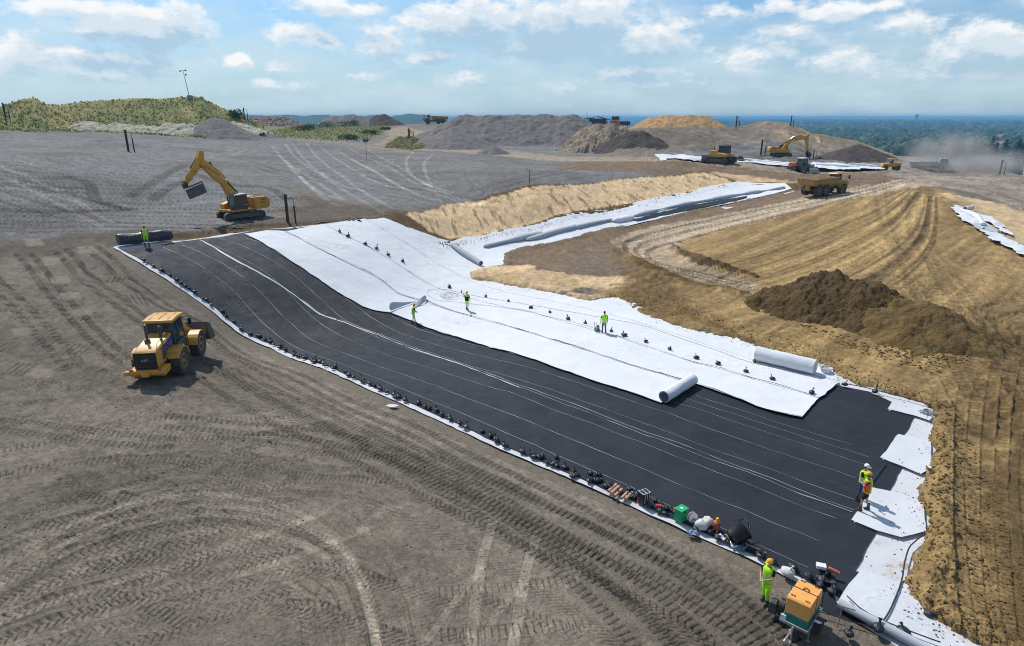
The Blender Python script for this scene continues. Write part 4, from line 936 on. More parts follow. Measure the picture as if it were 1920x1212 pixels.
def coil(px, rx, label, turns=5, r=.010, m='cable_grey', dz=.18, h=.06):
    c = hit(*px); P = []
    for i in range(turns*18):
        a = 2*math.pi*i/18; k = rx*(1+.34*math.sin(i*.37)+.25*math.cos(i*.9+.4))*(.6+.4*math.sin(i*.11)); x = c[0]+k*math.cos(a)+.1*rx*math.sin(i*.1); y = c[1]+k*math.sin(a); P.append((x, y, gz(x, y)+dz+.02+h*i/(turns*18)))
    return tag(MB().tube(P, r, 5).build('cable_coil', M[m], None, ang=180), label, 'cable')
coil((838,560), .85, 'loose black cable coil on the white sheet left of the worker with the shovel')
coil((1737,779), .32, 'black cable coil at the far right tip of the liner', r=.03, dz=.14)
cable([(1578,722),(1620,730),(1665,742),(1700,750),(1745,764)], .03, M['cable'], 'black cable along the far right edge of the liner', dz=.12)
# dark tie line on the liner beside the two men
cable([(1660,872),(1648,888),(1636,905),(1630,912)], .03, M['cable'], 'short black strap lying on the liner right of the two men', dz=.06)

# ------------------------------------------------------------------ sandbags
def bag_mesh(seed, m):
    r = random.Random(seed); mb = MB()
    def fn(d): return 1+.16*float(vn(np.array([d.x*2.2+seed]), np.array([d.y*2.2+d.z]), 9)[0])-.25*max(0, -d.z-.6)
    mb.ell((0, 0, .12), (.27, .21, .15), 14, 9, fn)
    a = r.uniform(-.5, .5); h = r.uniform(.06, .16); tx, ty = r.uniform(.02, .22), r.uniform(-.1, .1)
    mb.tube([(.02, 0, .2), (.04+tx*.3, ty*.3, .30), (.05+tx*.6, ty*.6, .33+h*.3), (.05+tx, ty, .33+h*.7), (.05+tx*1.3, ty*1.3, .33+h)], [.12, .05, .04, .075, .085], 9, sq=.5)
    o = mb.build('sandbag', m, None, ang=55); me = o.data; bpy.data.objects.remove(o); return me
BAGS = [bag_mesh(s, M['bag']) for s in range(5)]
def sandbag(x, y, label, group, dz=.0, sc=1.0, me=None, flat=False):
    r = random.Random(int(x*1000)+int(y*77)); o = bpy.data.objects.new('sandbag', me or r.choice(BAGS)); C.objects.link(o)
    o.location = (x, y, gz(x, y)+dz); o.rotation_euler = (R(r.uniform(-8, 8)), R(r.uniform(-8, 8)), r.uniform(0, 6.28)); s = sc*r.uniform(.5, .82); o.scale = (s, s, s*(.6 if flat else 1))
    return tag(o, label, 'sandbag', group)
LEw = smooth_line(hits([(x+4+y*.003, y-2) for x, y in LEFT_EDGE[1:]]), .25)
acc = 0.0; nxt = 1.2; rb = random.Random(8)
nb = 0
for i in range(1, len(LEw)):
    acc += float(np.hypot(*(LEw[i]-LEw[i-1])))
    if acc >= nxt and nb < 230:
        p = LEw[i]; t_ = LEw[i]-LEw[i-1]; t_ /= np.hypot(*t_); nn = np.array([-t_[1], t_[0]])
        for k in range(rb.choice([1, 1, 1, 2])):
            q = p+nn*rb.uniform(.0, .4)+t_*rb.uniform(-.2, .2)
            sandbag(q[0], q[1], 'black tied sandbag in the long row weighting the left edge of the black liner', 'sandbags along the left edge of the liner', .04, 1.0); nb += 1
        acc = 0; nxt = rb.choice([.26, .3, .36, .42, .5, .8])*(1.3 if i < len(LEw)*.3 else 1.0)
for (px, py) in [(637,438),(653,447),(685,462),(706,470),(728,482),(755,494)]:
    p = hit(px, py); sandbag(p[0], p[1], 'black sandbag in the loose line of six high on the white slope', 'sandbags high on the white slope', .19, 1.25)
for (px, py) in [(843,543),(911,560),(953,569),(995,582),(1031,590),(1065,603),(1097,611),(1146,626),(1168,633),(1171,635),(1211,646)]:
    p = hit(px, py); sandbag(p[0], p[1], 'black sandbag in the middle line between the workers on the white sheets', 'sandbags between the workers on the white sheets', .19, 1.15)
for (px, py) in [(1255,660),(1305,677),(1346,688),(1414,683),(1398,703),(1447,717),(1521,743)]:
    p = hit(px, py); sandbag(p[0], p[1], 'black sandbag in the right-hand line near the large white roll', 'sandbags near the large white roll', .19, 1.1)
for px, py, lb in [(1583,726,'black sandbag at the inner corner beside the cable on the far edge of the liner'),(1640,739,'single black sandbag on the far right edge of the liner'),
                   (1741,1160,'black sandbag half on the ochre bank at the lower right'),(1644,1186,'black sandbag holding the cable end beside the near flap'),
                   (1590,1196,'upright black sandbag alone on the dirt right of the orange machine'),(1692,1190,'flat black sandbag on the near white flap')]:
    p = hit(px, py); sandbag(p[0], p[1], lb, None, .12 if py > 1100 else .1, 1.15, flat='flat' in lb)
for px, py in [(600,421),(606,420),(612,420),(596,422),(655,417),(662,416),(668,414),(673,417),(676,419),(445,431),(452,432),(440,431)]:
    p = hit(px, py); sandbag(p[0], p[1], 'black sandbag in the small heaps along the top edge of the slope', 'sandbags at the top edge', .1, 1.1)
WB = bag_mesh(9, M['white_bag']); p = hit(1476, 1079); sandbag(p[0], p[1], 'white tied sack standing near the corner of the liner behind the orange machine', None, .05, 1.35, WB)
def bucket(px, label):
    p = hit(*px); root = empty('bucket', (p[0], p[1], gz(*p)+.20), 0, label, 'bucket')
    MB().lathe((0, 0, 0), (0, 0, 1), [(0, .30), (.30, .38), (.34, .39), (.34, .36), (.06, .28), (.05, .01)], 24).build('tub', M['white_paint'], root)
    h = MB(); h.tube([(.38*math.cos(a), .1*math.sin(a)+.0, .34+.05*math.sin(a)) for a in np.linspace(0, math.pi, 12)], .012, 6); h.build('handle', M['dark_steel'], root)
    s = MB(); s.ell((0, 0, .16), (.28, .28, .12), 12, 6, lambda d: 1+.2*float(vn(np.array([d.x*4]), np.array([d.y*4]), 2)[0])); s.build('rags', M['geo_grey'], root)
    return root
bucket((1547,703), 'white round bucket standing at the end of the large white roll')
# ------------------------------------------------------------------ machines
def T(x=0, y=0, z=0): return Matrix.Translation((x, y, z))
def RZ(a): return Matrix.Rotation(a, 4, 'Z')
def RY(a): return Matrix.Rotation(a, 4, 'Y')
def stand(px, dz=0.0):
    p = hit(*px); return Vector((p[0], p[1], ground_z(*p)+dz))
def wheel(root, c, r, w, rim, lugs=22, rim_r=.55, side=1):
    mb = MB(T(*c)); y = w/2
    mb.lathe((0, 0, 0), (0, 1, 0), [(-y*.75, r*rim_r), (-y, r*.72), (-y*.96, r*.90), (-y*.8, r*.965), (y*.8, r*.965), (y*.96, r*.90), (y, r*.72), (y*.75, r*rim_r)], 32)
    for i in range(lugs):
        a = 2*math.pi*i/lugs
        for s in (-1, 1):
            aa = a+(math.pi/lugs if s > 0 else 0)
            mb.box((r*.985*math.cos(aa), s*y*.48, r*.985*math.sin(aa)), (r*.075, y*.95, r*.13), (s*.0, -aa, 0))
    o = mb.build('wheel', M['rubber'], root, ang=30)
    h = MB(T(*c))
    h.lathe((0, 0, 0), (0, side, 0), [(-y*.4, r*rim_r*.98), (y*.80, r*rim_r), (y*.86, r*rim_r*.92), (y*.45, r*rim_r*.80), (y*.40, r*.26), (y*.72, r*.22), (y*.76, r*.10)], 28)
    h.build('rim', rim, o, ang=35); return o
def crawler(root, y, L, h, w, m, x0=0, name='crawler_track', shoes=46, body=True):
    r = h/2; pts = []; per = 2*(L-2*r)+2*math.pi*r; mb = MB()
    for i in range(shoes):
        s = per*i/shoes; st = L-2*r
        if s < st: p = (-st/2+s, h-.04); a = 0
        elif s < st+math.pi*r: k = (s-st)/r; p = (st/2+math.sin(k)*(r-.04), r+math.cos(k)*(r-.04)); a = -k
        elif s < 2*st+math.pi*r: p = (st/2-(s-st-math.pi*r), .04); a = math.pi
        else: k = (s-2*st-math.pi*r)/r; p = (-st/2-math.sin(k)*(r-.04), r-math.cos(k)*(r-.04)); a = math.pi-k
        mb.box((x0+p[0], y, p[1]), (per/shoes*.90, w, .06), (0, -a, 0))
        nx, nz = -math.sin(-a)*-1, math.cos(a); mb.box((x0+p[0]+math.sin(-a)*-.05, y, p[1]+math.cos(a)*.05), (.03, w, .05), (0, -a, 0))
    o = mb.build(name, M['track'], root, ang=20)
    f = MB(); f.prism([(x0-L/2+r*.8, r*.55), (x0+L/2-r*.8, r*.55), (x0+L/2-r*.8, r*1.35), (x0+L/2-r*1.3, r*1.62), (x0-L/2+r*1.3, r*1.62), (x0-L/2+r*.8, r*1.35)], y-w*.32, y+w*.32); f.build('track_frame', m, o, .02)
    q = MB()
    for s in (-1, 1): q.lathe((x0+s*(L/2-r), y-w*.36, r), (0, 1, 0), [(0, r*.55), (.02, r*.8), (w*.70, r*.8), (w*.72, r*.55)], 22)
    for i in range(7): q.lathe((x0-L/2+r*1.5+(L-3*r)*i/6, y-w*.36, r*.36), (0, 1, 0), [(0, r*.16), (w*.72, r*.16)], 12)
    q.build('roller', M['dark_steel'], o); return o
def text(parent, s, mat4, size, m, name='lettering', depth=.006):
    cu = bpy.data.curves.new(name, 'FONT'); cu.body = s; cu.size = size; cu.extrude = depth; cu.align_x = 'CENTER'; cu.align_y = 'CENTER'; cu.materials.append(m)
    tmp = bpy.data.objects.new(name, cu); C.objects.link(tmp); dg = bpy.context.evaluated_depsgraph_get(); me = bpy.data.meshes.new_from_object(tmp.evaluated_get(dg))
    bpy.data.objects.remove(tmp); o = bpy.data.objects.new(name, me); C.objects.link(o); o.matrix_local = mat4; o.parent = parent; return o
def arm(mb, pts, wid, hgt):
    """box-section arm along points in x-z: hgt per point"""
    P = [Vector((p[0], 0, p[1])) for p in pts]; top = []; bot = []
    for i, p in enumerate(P):
        d = (P[min(i+1, len(P)-1)]-P[max(i-1, 0)]).normalized(); n = Vector((-d.z, 0, d.x)); top.append(p+n*hgt[i]/2); bot.append(p-n*hgt[i]/2)
    mb.prism([(v.x, v.z) for v in top]+[(v.x, v.z) for v in reversed(bot)], -wid/2, wid/2)

M['worn_steel'] = mat('worn_steel', (.085, .082, .08), .5, .35, 3, metal=.3, dust=.4)
def excavator(loc, h_und, h_house, label, joints, scale=1.0, colour='yellow', cab='dark_steel', bucket_rot=0.0, hook=True, detail=True, group=None, twist=0.0, shift=0.0):
    Y = M[colour]; root = empty('excavator', loc, h_und, label, 'excavator', group, scale); D = RZ(h_house-h_und)
    for s in (-1, 1): crawler(root, s*1.3, 4.9, .98, .62, M['track'], shoes=44)
    b = MB(); b.box((0, 0, .68), (2.2, 2.0, .42)); b.box((0, 0, .6), (3.2, 1.4, .25)); b.lathe((0, 0, .88), (0, 0, 1), [(0, .75), (.2, .75)], 24); b.build('undercarriage', M['dark_steel'], root, .03)
    u = MB(D); u.box((-.45, 0, 1.17), (5.1, 2.75, .22)); u.box((1.5, .95, 1.2), (.9, .95, .2)); u.build('deck', Y, root, .03)
    u = MB(D); u.prism([(-1.0, 1.27), (-3.05, 1.27), (-3.15, 1.5), (-3.15, 2.35), (-2.9, 2.52), (-1.0, 2.55)], -1.42, 1.42); e = u.build('engine_house', Y, root, .06)
    g = MB(D)
    for k in range(4):
        for s in (-1, 1): g.box((-2.35, s*1.425, 1.75+k*.19), (.75, .03, .07))
    for k in range(3): g.box((-2.5+k*.5, .3, 2.56), (.26, 1.3, .03))
    g.build('vent_slot', M['dark_steel'], e, 0)
    g = MB(D); g.cyl((-1.6, .8, 2.5), (-1.6, .8, 2.95), .08); g.cyl((-1.35, -.6, 2.5), (-1.35, -.6, 2.75), .13); g.build('exhaust', M['bright_steel'], e)
    u = MB(D); u.prism([(-3.12, 1.15), (-3.45, 1.3), (-3.45, 2.2), (-3.12, 2.42)], -1.38, 1.38); u.build('counterweight', Y, root, .08)
    u = MB(D); u.prism([(-1.0, 1.27), (1.75, 1.27), (1.75, 1.85), (.9, 2.1), (-1.0, 2.2)], -1.42, -.62); u.build('tank_box', Y, root, .05)
    # cab: frame, panes, roof
    c = MB(D); prof = [(-.1, 1.28), (1.75, 1.28), (1.95, 1.7), (1.72, 2.95), (1.2, 3.08), (-.02, 3.05), (-.18, 2.0)]
    c.prism([(-.1, 1.28), (1.75, 1.28), (1.95, 1.7), (1.9, 1.78), (-.14, 1.78)], .48, 1.42)
    for y in (.52, 1.38):
        for (x0, z0), (x1, z1) in [((-.12, 1.7), (0, 3.0)), ((.72, 1.7), (.72, 3.0)), ((1.88, 1.75), (1.66, 2.95))]: c.cyl((x0, y, z0), (x1, y, z1), .055, n=8)
    for (x, z) in [(0, 3.0), (1.66, 2.95)]: c.cyl((x, .52, z), (x, 1.38, z), .05, n=8)
    cb = c.build('cab', M[cab], root, .02)
    c = MB(D); c.prism([(-.1, 2.98), (1.72, 2.93), (1.6, 3.07), (.0, 3.12)], .45, 1.45); c.build('cab_roof', M['grey_steel'], cb, .03)
    for y in (.50, 1.40): 
        c = MB(D); c.prism([(-.1, 1.8), (1.86, 1.8), (1.66, 2.93), (.0, 2.97)], y-.012, y+.012); c.build('side_window', M['glass'], cb)
    c = MB(D); c.add([(1.89, .54, 1.8), (1.89, 1.36, 1.8), (1.68, 1.36, 2.92), (1.68, .54, 2.92)], [(0, 1, 2, 3)]); c.build('windscreen', M['glass'], cb)
    c = MB(D); c.cyl((1.5, .5, 3.05), (1.35, .35, 3.3), .025, n=6); c.box((1.35, .3, 3.42), (.06, .28, .34)); c.build('mirror', M['black'], cb)
    c = MB(D); c.tube([(.0, 1.45, 1.3), (-.2, 1.46, 2.2), (-.9, 1.46, 2.2), (-1.0, 1.46, 1.4)], .025, 6); c.build('handrail', M['dark_steel'], root); c = MB(D); c.tube([(.3, -1.38, 2.1), (.3, -1.38, 2.9), (-.9, -1.38, 2.9), (-.9, -1.38, 2.2)], .025, 6); c.build('handrail', M['dark_steel'], root)
    f, k, p, top, tip = joints        # boom foot, knee, stick pivot, stick top, stick tip
    bm = MB(D)
    if k is not None and len(k) == 2:
        arm(bm, [f, ((f[0]+k[0])/2, (f[1]+k[1])/2), k], .72, [.75, .98, .85]); bm.build('boom', Y, root, .03)
        bm = MB(D); d = Vector((p[0]-k[0], p[1]-k[1])); arm(bm, [k, (k[0]+d.x*.3, k[1]+d.y*.3), (k[0]+d.x*.6, k[1]+d.y*.6), p], .62, [.85, 1.15, .98, .6]); bm.build('fore_boom', Y, root, .03)
    bm = MB(D); arm(bm, [top, p, ((p[0]+tip[0])/2, (p[1]+tip[1])/2), tip], .50, [.5, 1.0, .78, .5]); st = bm.build('stick', Y, root, .03)
    def ram(a, b, y, r=.075, r2=.05, fr=.55):
        m_ = (a[0]+(b[0]-a[0])*fr, a[1]+(b[1]-a[1])*fr); q = MB(D); q.cyl((a[0], y, a[1]), (m_[0], y, m_[1]), r, n=10); ro = q.build('hydraulic_ram', M['black'], root)
        q = MB(D); q.cyl((m_[0], y, m_[1]), (b[0], y, b[1]), r2, n=8); q.build('ram_rod', M['bright_steel'], ro)
    ram((k[0]+.35, k[1]+.55), (top[0]-.05, top[1]), 0, .10, .06, .58)
    for s in (-.42, .42): ram((f[0]+.75, f[1]-.35), ((f[0]+k[0])/2+.25, (f[1]+k[1])/2+.2), s, .09, .05, .6)
    for s in (-.34, .34): ram((f[0]-.1, f[1]+1.2), (k[0]+.6, k[1]+.75), s, .08, .05, .6)
    d = Vector((tip[0]-p[0], tip[1]-p[1])).normalized(); n = Vector((-d.y, d.x)); n = n if n.x > 0 else -n
    a = (p[0]+n.x*.45, p[1]+n.y*.45); bq = (tip[0]-d.x*.5+n.x*.35, tip[1]-d.y*.5+n.y*.35); ram(a, bq, 0, .09, .05)
    hz = MB(D); hz.tube([(k[0]+.3, .3, k[1]+.5), (p[0]-.3, .32, p[1]-.6), (p[0]+.15, .3, p[1]-.75), (p[0]+.4, .2, p[1]-.2)], .03, 6); hz.tube([(p[0]+.2, .25, p[1]-.3), (p[0]+.1, .3, p[1]-1.1), ((p[0]+tip[0])/2, .26, (p[1]+tip[1])/2)], .025, 6); hz.build('hose', M['black'], root)
    q = MB(D); q.lathe((tip[0], -.24, tip[1]), (0, 1, 0), [(0, .16), (.48, .16)], 14); q.box((tip[0]+.05, 0, tip[1]-.28), (.5, .45, .45)); q.cyl((tip[0]+.1, 0, tip[1]-.4), (tip[0]+.1, 0, tip[1]-.7), .22); q.build('coupler', M['dark_steel'], root, .02)
    # ditching bucket: shell open on one side
    B = D @ T(tip[0]+.1, 0, tip[1]-.6) @ RZ(twist) @ T(0, shift, 0) @ (Matrix.Rotation(R(22), 4, 'X') if shift else T()) @ RY(bucket_rot); bw = .95; mb = MB(B); pr = [(.05, .1), (.35, -.15), (.35, -.62), (.05, -1.0), (-.45, -1.15), (-1.0, -1.1)]
    V = []; th = .05
    for x, z in pr: V += [(x, -bw, z), (x, bw, z)]
    for x, z in pr: V += [(x-.05, -bw+.02, z+.05), (x-.05, bw-.02, z+.05)]
    nn = len(pr); F_ = [(2*i, 2*i+1, 2*i+3, 2*i+2) for i in range(nn-1)]+[(2*nn+2*i+2, 2*nn+2*i+3, 2*nn+2*i+1, 2*nn+2*i) for i in range(nn-1)]; mb.add(V, F_)
    for s in (-1, 1): mb.prism([(.05, .1), (.35, -.15), (.35, -.62), (.05, -1.0), (-.45, -1.15), (-1.0, -1.1), (-.55, -.35)], s*bw-.03, s*bw+.03)
    mb.box((-.97, 0, -1.1), (.16, 2*bw+.1, .05)); bk = mb.build('bucket', M['worn_steel'], root, .01)
    mb = MB(B); mb.box((.2, -.25, .1), (.5, .06, .45)); mb.box((.2, .25, .1), (.5, .06, .45)); mb.build('bucket_ear', M['dark_steel'], bk)
    if hook:
        mb = MB(D); mb.cyl((tip[0]-.05, -.1, tip[1]-.9), (tip[0]-.42, -.15, tip[1]-2.1), .045, .02, 6); mb.build('hanging_hose', M['dark_steel'], root)
    return root
E1p = stand((453, 409))
excavator(E1p, heading((488,414), (417,419)), R(240), 'yellow excavator with raised bent boom and grey ditching bucket at the top of the slope',
          ((.45, 2.0), (1.9, 4.7), (4.6, 7.2), (4.3, 8.3), (6.8, 4.9)), .93, bucket_rot=R(-100), twist=R(49), shift=1.1)
p = hit(1463, 296)
excavator(Vector((p[0], p[1], ground_z(*p))), R(-8), R(-4), 'distant yellow excavator reaching right with its boom above the tractor with a white roof',
          ((.35, 1.9), (2.2, 4.4), (6.0, 4.9), (6.4, 5.6), (6.6, 1.6)), 1.0, bucket_rot=R(-60), hook=False)

def loader():
    a, b = hit(334,706), hit(382,676); h = math.atan2(b[1]-a[1], b[0]-a[0]); L = float(np.hypot(*(b-a))); mid = (a+b)/2
    sc = 1.0; Y = M['yellow']
    r = (0.0, 1.12); off = np.array([math.cos(h+math.pi/2), math.sin(h+math.pi/2)])*1.12*LSC
    c = mid+off; root = empty('wheel_loader', (c[0], c[1], ground_z(c[0], c[1])), h, 'yellow wheel loader with black grille and raised cab driving away over the brown dirt', 'wheel loader', None, LSC)
    for x in (-1.65, 1.65):
        for s in (-1, 1): wheel(root, (x, s*1.12, .86), .86, .66, Y, side=s)
    # rear body
    m = MB(); m.prism([(-3.75, 1.15), (-3.8, 2.05), (-3.55, 2.28), (-1.05, 2.62), (-1.05, 1.15)], -.68, .68); hood = m.build('engine_hood', Y, root, .09)
    m = MB(); m.box((-3.80, 0, 1.68), (.12, 1.30, 1.04)); g = m.build('grille', M['black'], hood, .05)
    m = MB()
    for k in range(6): m.box((-3.872, 0, 1.3+k*.14), (.015, 1.1, .035))
    m.build('grille_bar', M['dark_steel'], g)
    text(g, 'CAT', T(-3.885, 0, 1.72) @ RZ(R(-90)) @ Matrix.Rotation(R(90), 4, 'X'), .20, M['reflect'])
    for s in (-1, 1):
        m = MB(); m.prism([(-3.0, 1.45), (-2.35, 1.45), (-2.35, 2.08), (-2.9, 2.05)], s*.69-.012, s*.69+.012); m.build('side_vent', M['dark_steel'], hood, .01)
        m = MB(); m.prism([(-2.2, 1.5), (-1.1, 1.6), (-1.1, 2.5), (-2.1, 2.35), (-3.1, 2.2), (-3.1, 2.12), (-2.25, 2.1)], s*.695-.01, s*.695+.01); bl = m.build('blue_panel', M['blue'], hood)
        m = MB()
        for kk in range(2): m.tube([(-2.1+.9*i/9, s*.713, 1.78+kk*.28+.09*math.sin(i*1.15+kk)) for i in range(10)], .05, 6, sq=.3)
        m.build('swirl_stripe', Y, bl)
        m = MB(); m.lathe((-2.4, s*.705, 1.45), (0, s, 0), [(0, .08), (.01, .08)], 14); m.lathe((-3.35, s*.705, 1.5), (0, s, 0), [(0, .07), (.01, .07)], 14); m.build('round_sticker', M['white_paint'], hood)
    m = MB(); m.tube([(-3.4, -.6, 2.25), (-3.3, -.62, 2.6), (-1.9, -.62, 2.85), (-1.5, -.62, 2.5)], .022, 6); m.build('handrail', M['dark_steel'], hood)
    m = MB(); m.tube([(.2, -.98, .9), (.2, -1.1, 1.4), (.35, -1.0, 2.1)], .03, 6); m.tube([(-.4, -.98, .6), (-.4, -1.12, .6), (.1, -1.12, .6), (.1, -.98, .6)], .03, 6); m.tube([(-.4, -.98, .95), (-.4, -1.12, .95), (.1, -1.12, .95), (.1, -.98, .95)], .03, 6); m.build('ladder', M['dark_steel'], root)
    m = MB(); m.cyl((-2.5, .25, 2.4), (-2.5, .25, 2.62), .17); m.cyl((-2.5, .25, 2.62), (-2.5, .25, 3.35), .075); m.tube([(-2.5, .25, 3.3), (-2.5, .25, 3.5), (-2.35, .3, 3.55)], .08, 10); m.build('exhaust', M['dark_steel'], hood)
    m = MB(); m.cyl((-2.1, -.4, 2.45), (-2.1, -.4, 3.1), .085); m.lathe((-2.1, -.4, 3.1), (0, 0, 1), [(0, .12), (.2, .12), (.26, .05)], 12); m.build('air_intake', M['dark_steel'], hood)
    m = MB(); m.prism([(-4.05, .85), (-4.05, 1.12), (-3.3, 1.15), (-2.7, 1.1), (-2.7, .7), (-3.7, .62)], -.98, .98); m.box((-4.1, 0, .9), (.25, .5, .3)); m.box((-3.95, 1.08, .98), (.3, .3, .26)); m.build('counterweight', Y, root, .07)
    m = MB(); m.box((-2.0, 0, .95), (2.6, 1.1, .5)); m.box((1.6, 0, 1.0), (1.8, 1.0, .55)); m.cyl((0, 0, .55), (0, 0, 1.6), .22); m.build('chassis', M['dark_steel'], root, .04)
    for s in (-1, 1):
        n = 9
        for x0, a0, a1, nm in [(-1.65, 15, 150, 0), (1.65, 30, 165, 1)]:
            ri, ro = .92, 1.0; m = MB()
            for i in range(n):
                A, Bb = R(a0+(a1-a0)*i/n), R(a0+(a1-a0)*(i+1)/n)
                m.prism([(x0+ri*math.cos(A), .8+ri*math.sin(A)), (x0+ro*math.cos(A), .8+ro*math.sin(A)), (x0+ro*math.cos(Bb), .8+ro*math.sin(Bb)), (x0+ri*math.cos(Bb), .8+ri*math.sin(Bb))], s*.78 if s > 0 else -1.46, s*.78 if s < 0 else 1.46)
            m.build('fender', Y, root, 0)
    m = MB(); m.prism([(-2.3, 1.15), (-1.1, 1.15), (-.9, 1.75), (-2.3, 1.75)], -1.3, 1.3); m.build('side_tank', Y, root, .06)
    m = MB(); m.box((-.35, 0, 1.62), (1.5, 1.9, .5)); m.box((-.3, 0, 1.25), (1.2, 1.5, .4))
    for x, z in ((-1.05, 3.3), (.5, 3.3)):
        for s in (-1, 1): m.cyl((x+(.15 if x > 0 else -.02), s*.78, 1.75), (x, s*.70, z), .065, n=8)
    for s in (-1, 1): m.cyl((-.3, s*.8, 1.75), (-.32, s*.71, 3.3), .05, n=8)
    cb = m.build('cab', M['dark_steel'], root, .03)
    for s in (-1, 1):
        m = MB(); m.add([(-1.02, s*.79, 1.95), (.62, s*.79, 1.85), (.5, s*.71, 3.22), (-1.03, s*.71, 3.22)], [(0, 1, 2, 3) if s < 0 else (3, 2, 1, 0)]); m.build('side_window', M['glass'], cb)
    m = MB(); m.add([(-1.1, -.74, 2.0), (-1.1, .74, 2.0), (-1.08, .68, 3.22), (-1.08, -.68, 3.22)], [(3, 2, 1, 0)]); m.build('rear_window', M['glass'], cb)
    m = MB(); m.add([(.66, -.74, 1.9), (.66, .74, 1.9), (.53, .68, 3.22), (.53, -.68, 3.22)], [(0, 1, 2, 3)]); m.build('windscreen', M['glass'], cb)
    m = MB(); m.prism([(-1.35, 3.27), (.75, 3.27), (.7, 3.43), (-.3, 3.5), (-1.28, 3.45)], -.92, .92); rf = m.build('cab_roof', Y, cb, .05)
    m = MB(); m.box((-.3, 0, 3.515), (1.5, .04, .02)); m.box((-.3, .55, 3.49), (1.5, .04, .02)); m.box((-.3, -.55, 3.49), (1.5, .04, .02)); m.build('roof_rib', Y, rf)
    for s in (-1, 1): m = MB(); m.tube([(.5, s*.75, 3.1), (.75, s*1.15, 3.1), (.75, s*1.18, 2.6)], .025, 6); m.box((.75, s*1.18, 2.75), (.06, .22, .42)); m.build('mirror', M['black'], cb)
    m = MB(); m.prism([(.75, 1.2), (1.55, 1.2), (1.45, 2.5), (1.15, 2.75), (.95, 2.5)], -.5, -.38); m.prism([(.75, 1.2), (1.55, 1.2), (1.45, 2.5), (1.15, 2.75), (.95, 2.5)], .38, .5); m.box((1.1, 0, 1.35), (.5, 1.0, .4)); m.build('loader_frame', Y, root, .02)
    for s in (-1, 1):
        m = MB(T(0, s*.45, 0)); arm(m, [(1.15, 2.55), (2.0, 1.75), (2.7, 1.35), (3.2, .62)], .14, [.30, .42, .42, .25]); m.build('lift_arm', Y, root, .02)
        m = MB(); m.cyl((1.0, s*.45, 1.35), (1.7, s*.45, 1.6), .09); m.cyl((1.7, s*.45, 1.6), (2.2, s*.45, 1.6), .055); m.build('hydraulic_ram', M['bright_steel'], root)
    m = MB(T(0, 0, 0)); arm(m, [(1.9, 2.6), (2.35, 2.0), (2.75, 1.1)], .16, [.2, .34, .2]); m.cyl((1.2, 0, 2.5), (1.95, 0, 2.65), .08); m.build('tilt_lever', M['dark_steel'], root, .02)
    m = MB(); bw = 1.45; pr = [(3.25, 1.55), (3.05, 1.1), (3.1, .6), (3.35, .28), (3.8, .18), (4.35, .2)]; V = []
    for x, z in pr: V += [(x, -bw, z), (x, bw, z)]
    for x, z in pr: V += [(x+.05, -bw+.01, z+.05), (x+.05, bw-.01, z+.05)]
    nn = len(pr); m.add(V, [(2*i, 2*i+1, 2*i+3, 2*i+2) for i in range(nn-1)]+[(2*nn+2*i+2, 2*nn+2*i+3, 2*nn+2*i+1, 2*nn+2*i) for i in range(nn-1)])
    for s in (-1, 1): m.prism([(3.25, 1.55), (3.05, 1.1), (3.1, .6), (3.35, .28), (3.8, .18), (4.35, .2), (3.9, .9), (3.55, 1.5)], s*bw-.03, s*bw+.03)
    m.box((4.4, 0, .2), (.22, 2*bw+.1, .05)); m.v = [(x, y, z+.28) for x, y, z in m.v]; bk = m.build('bucket', M['worn_steel'], root, .01)
    m = MB()
    for i in range(8): m.box((4.55, -bw+.1+i*(2*bw-.2)/7, .48), (.2, .09, .06), top=(.6, .8))
    m.build('bucket_tooth', M['bright_steel'], bk)
    for s in (-1, 1): MB().box((-4.0, s*.8, 1.16), (.06, .2, .10)).build('tail_light', M['red_cloth'], root)
LSC = .94
loader()

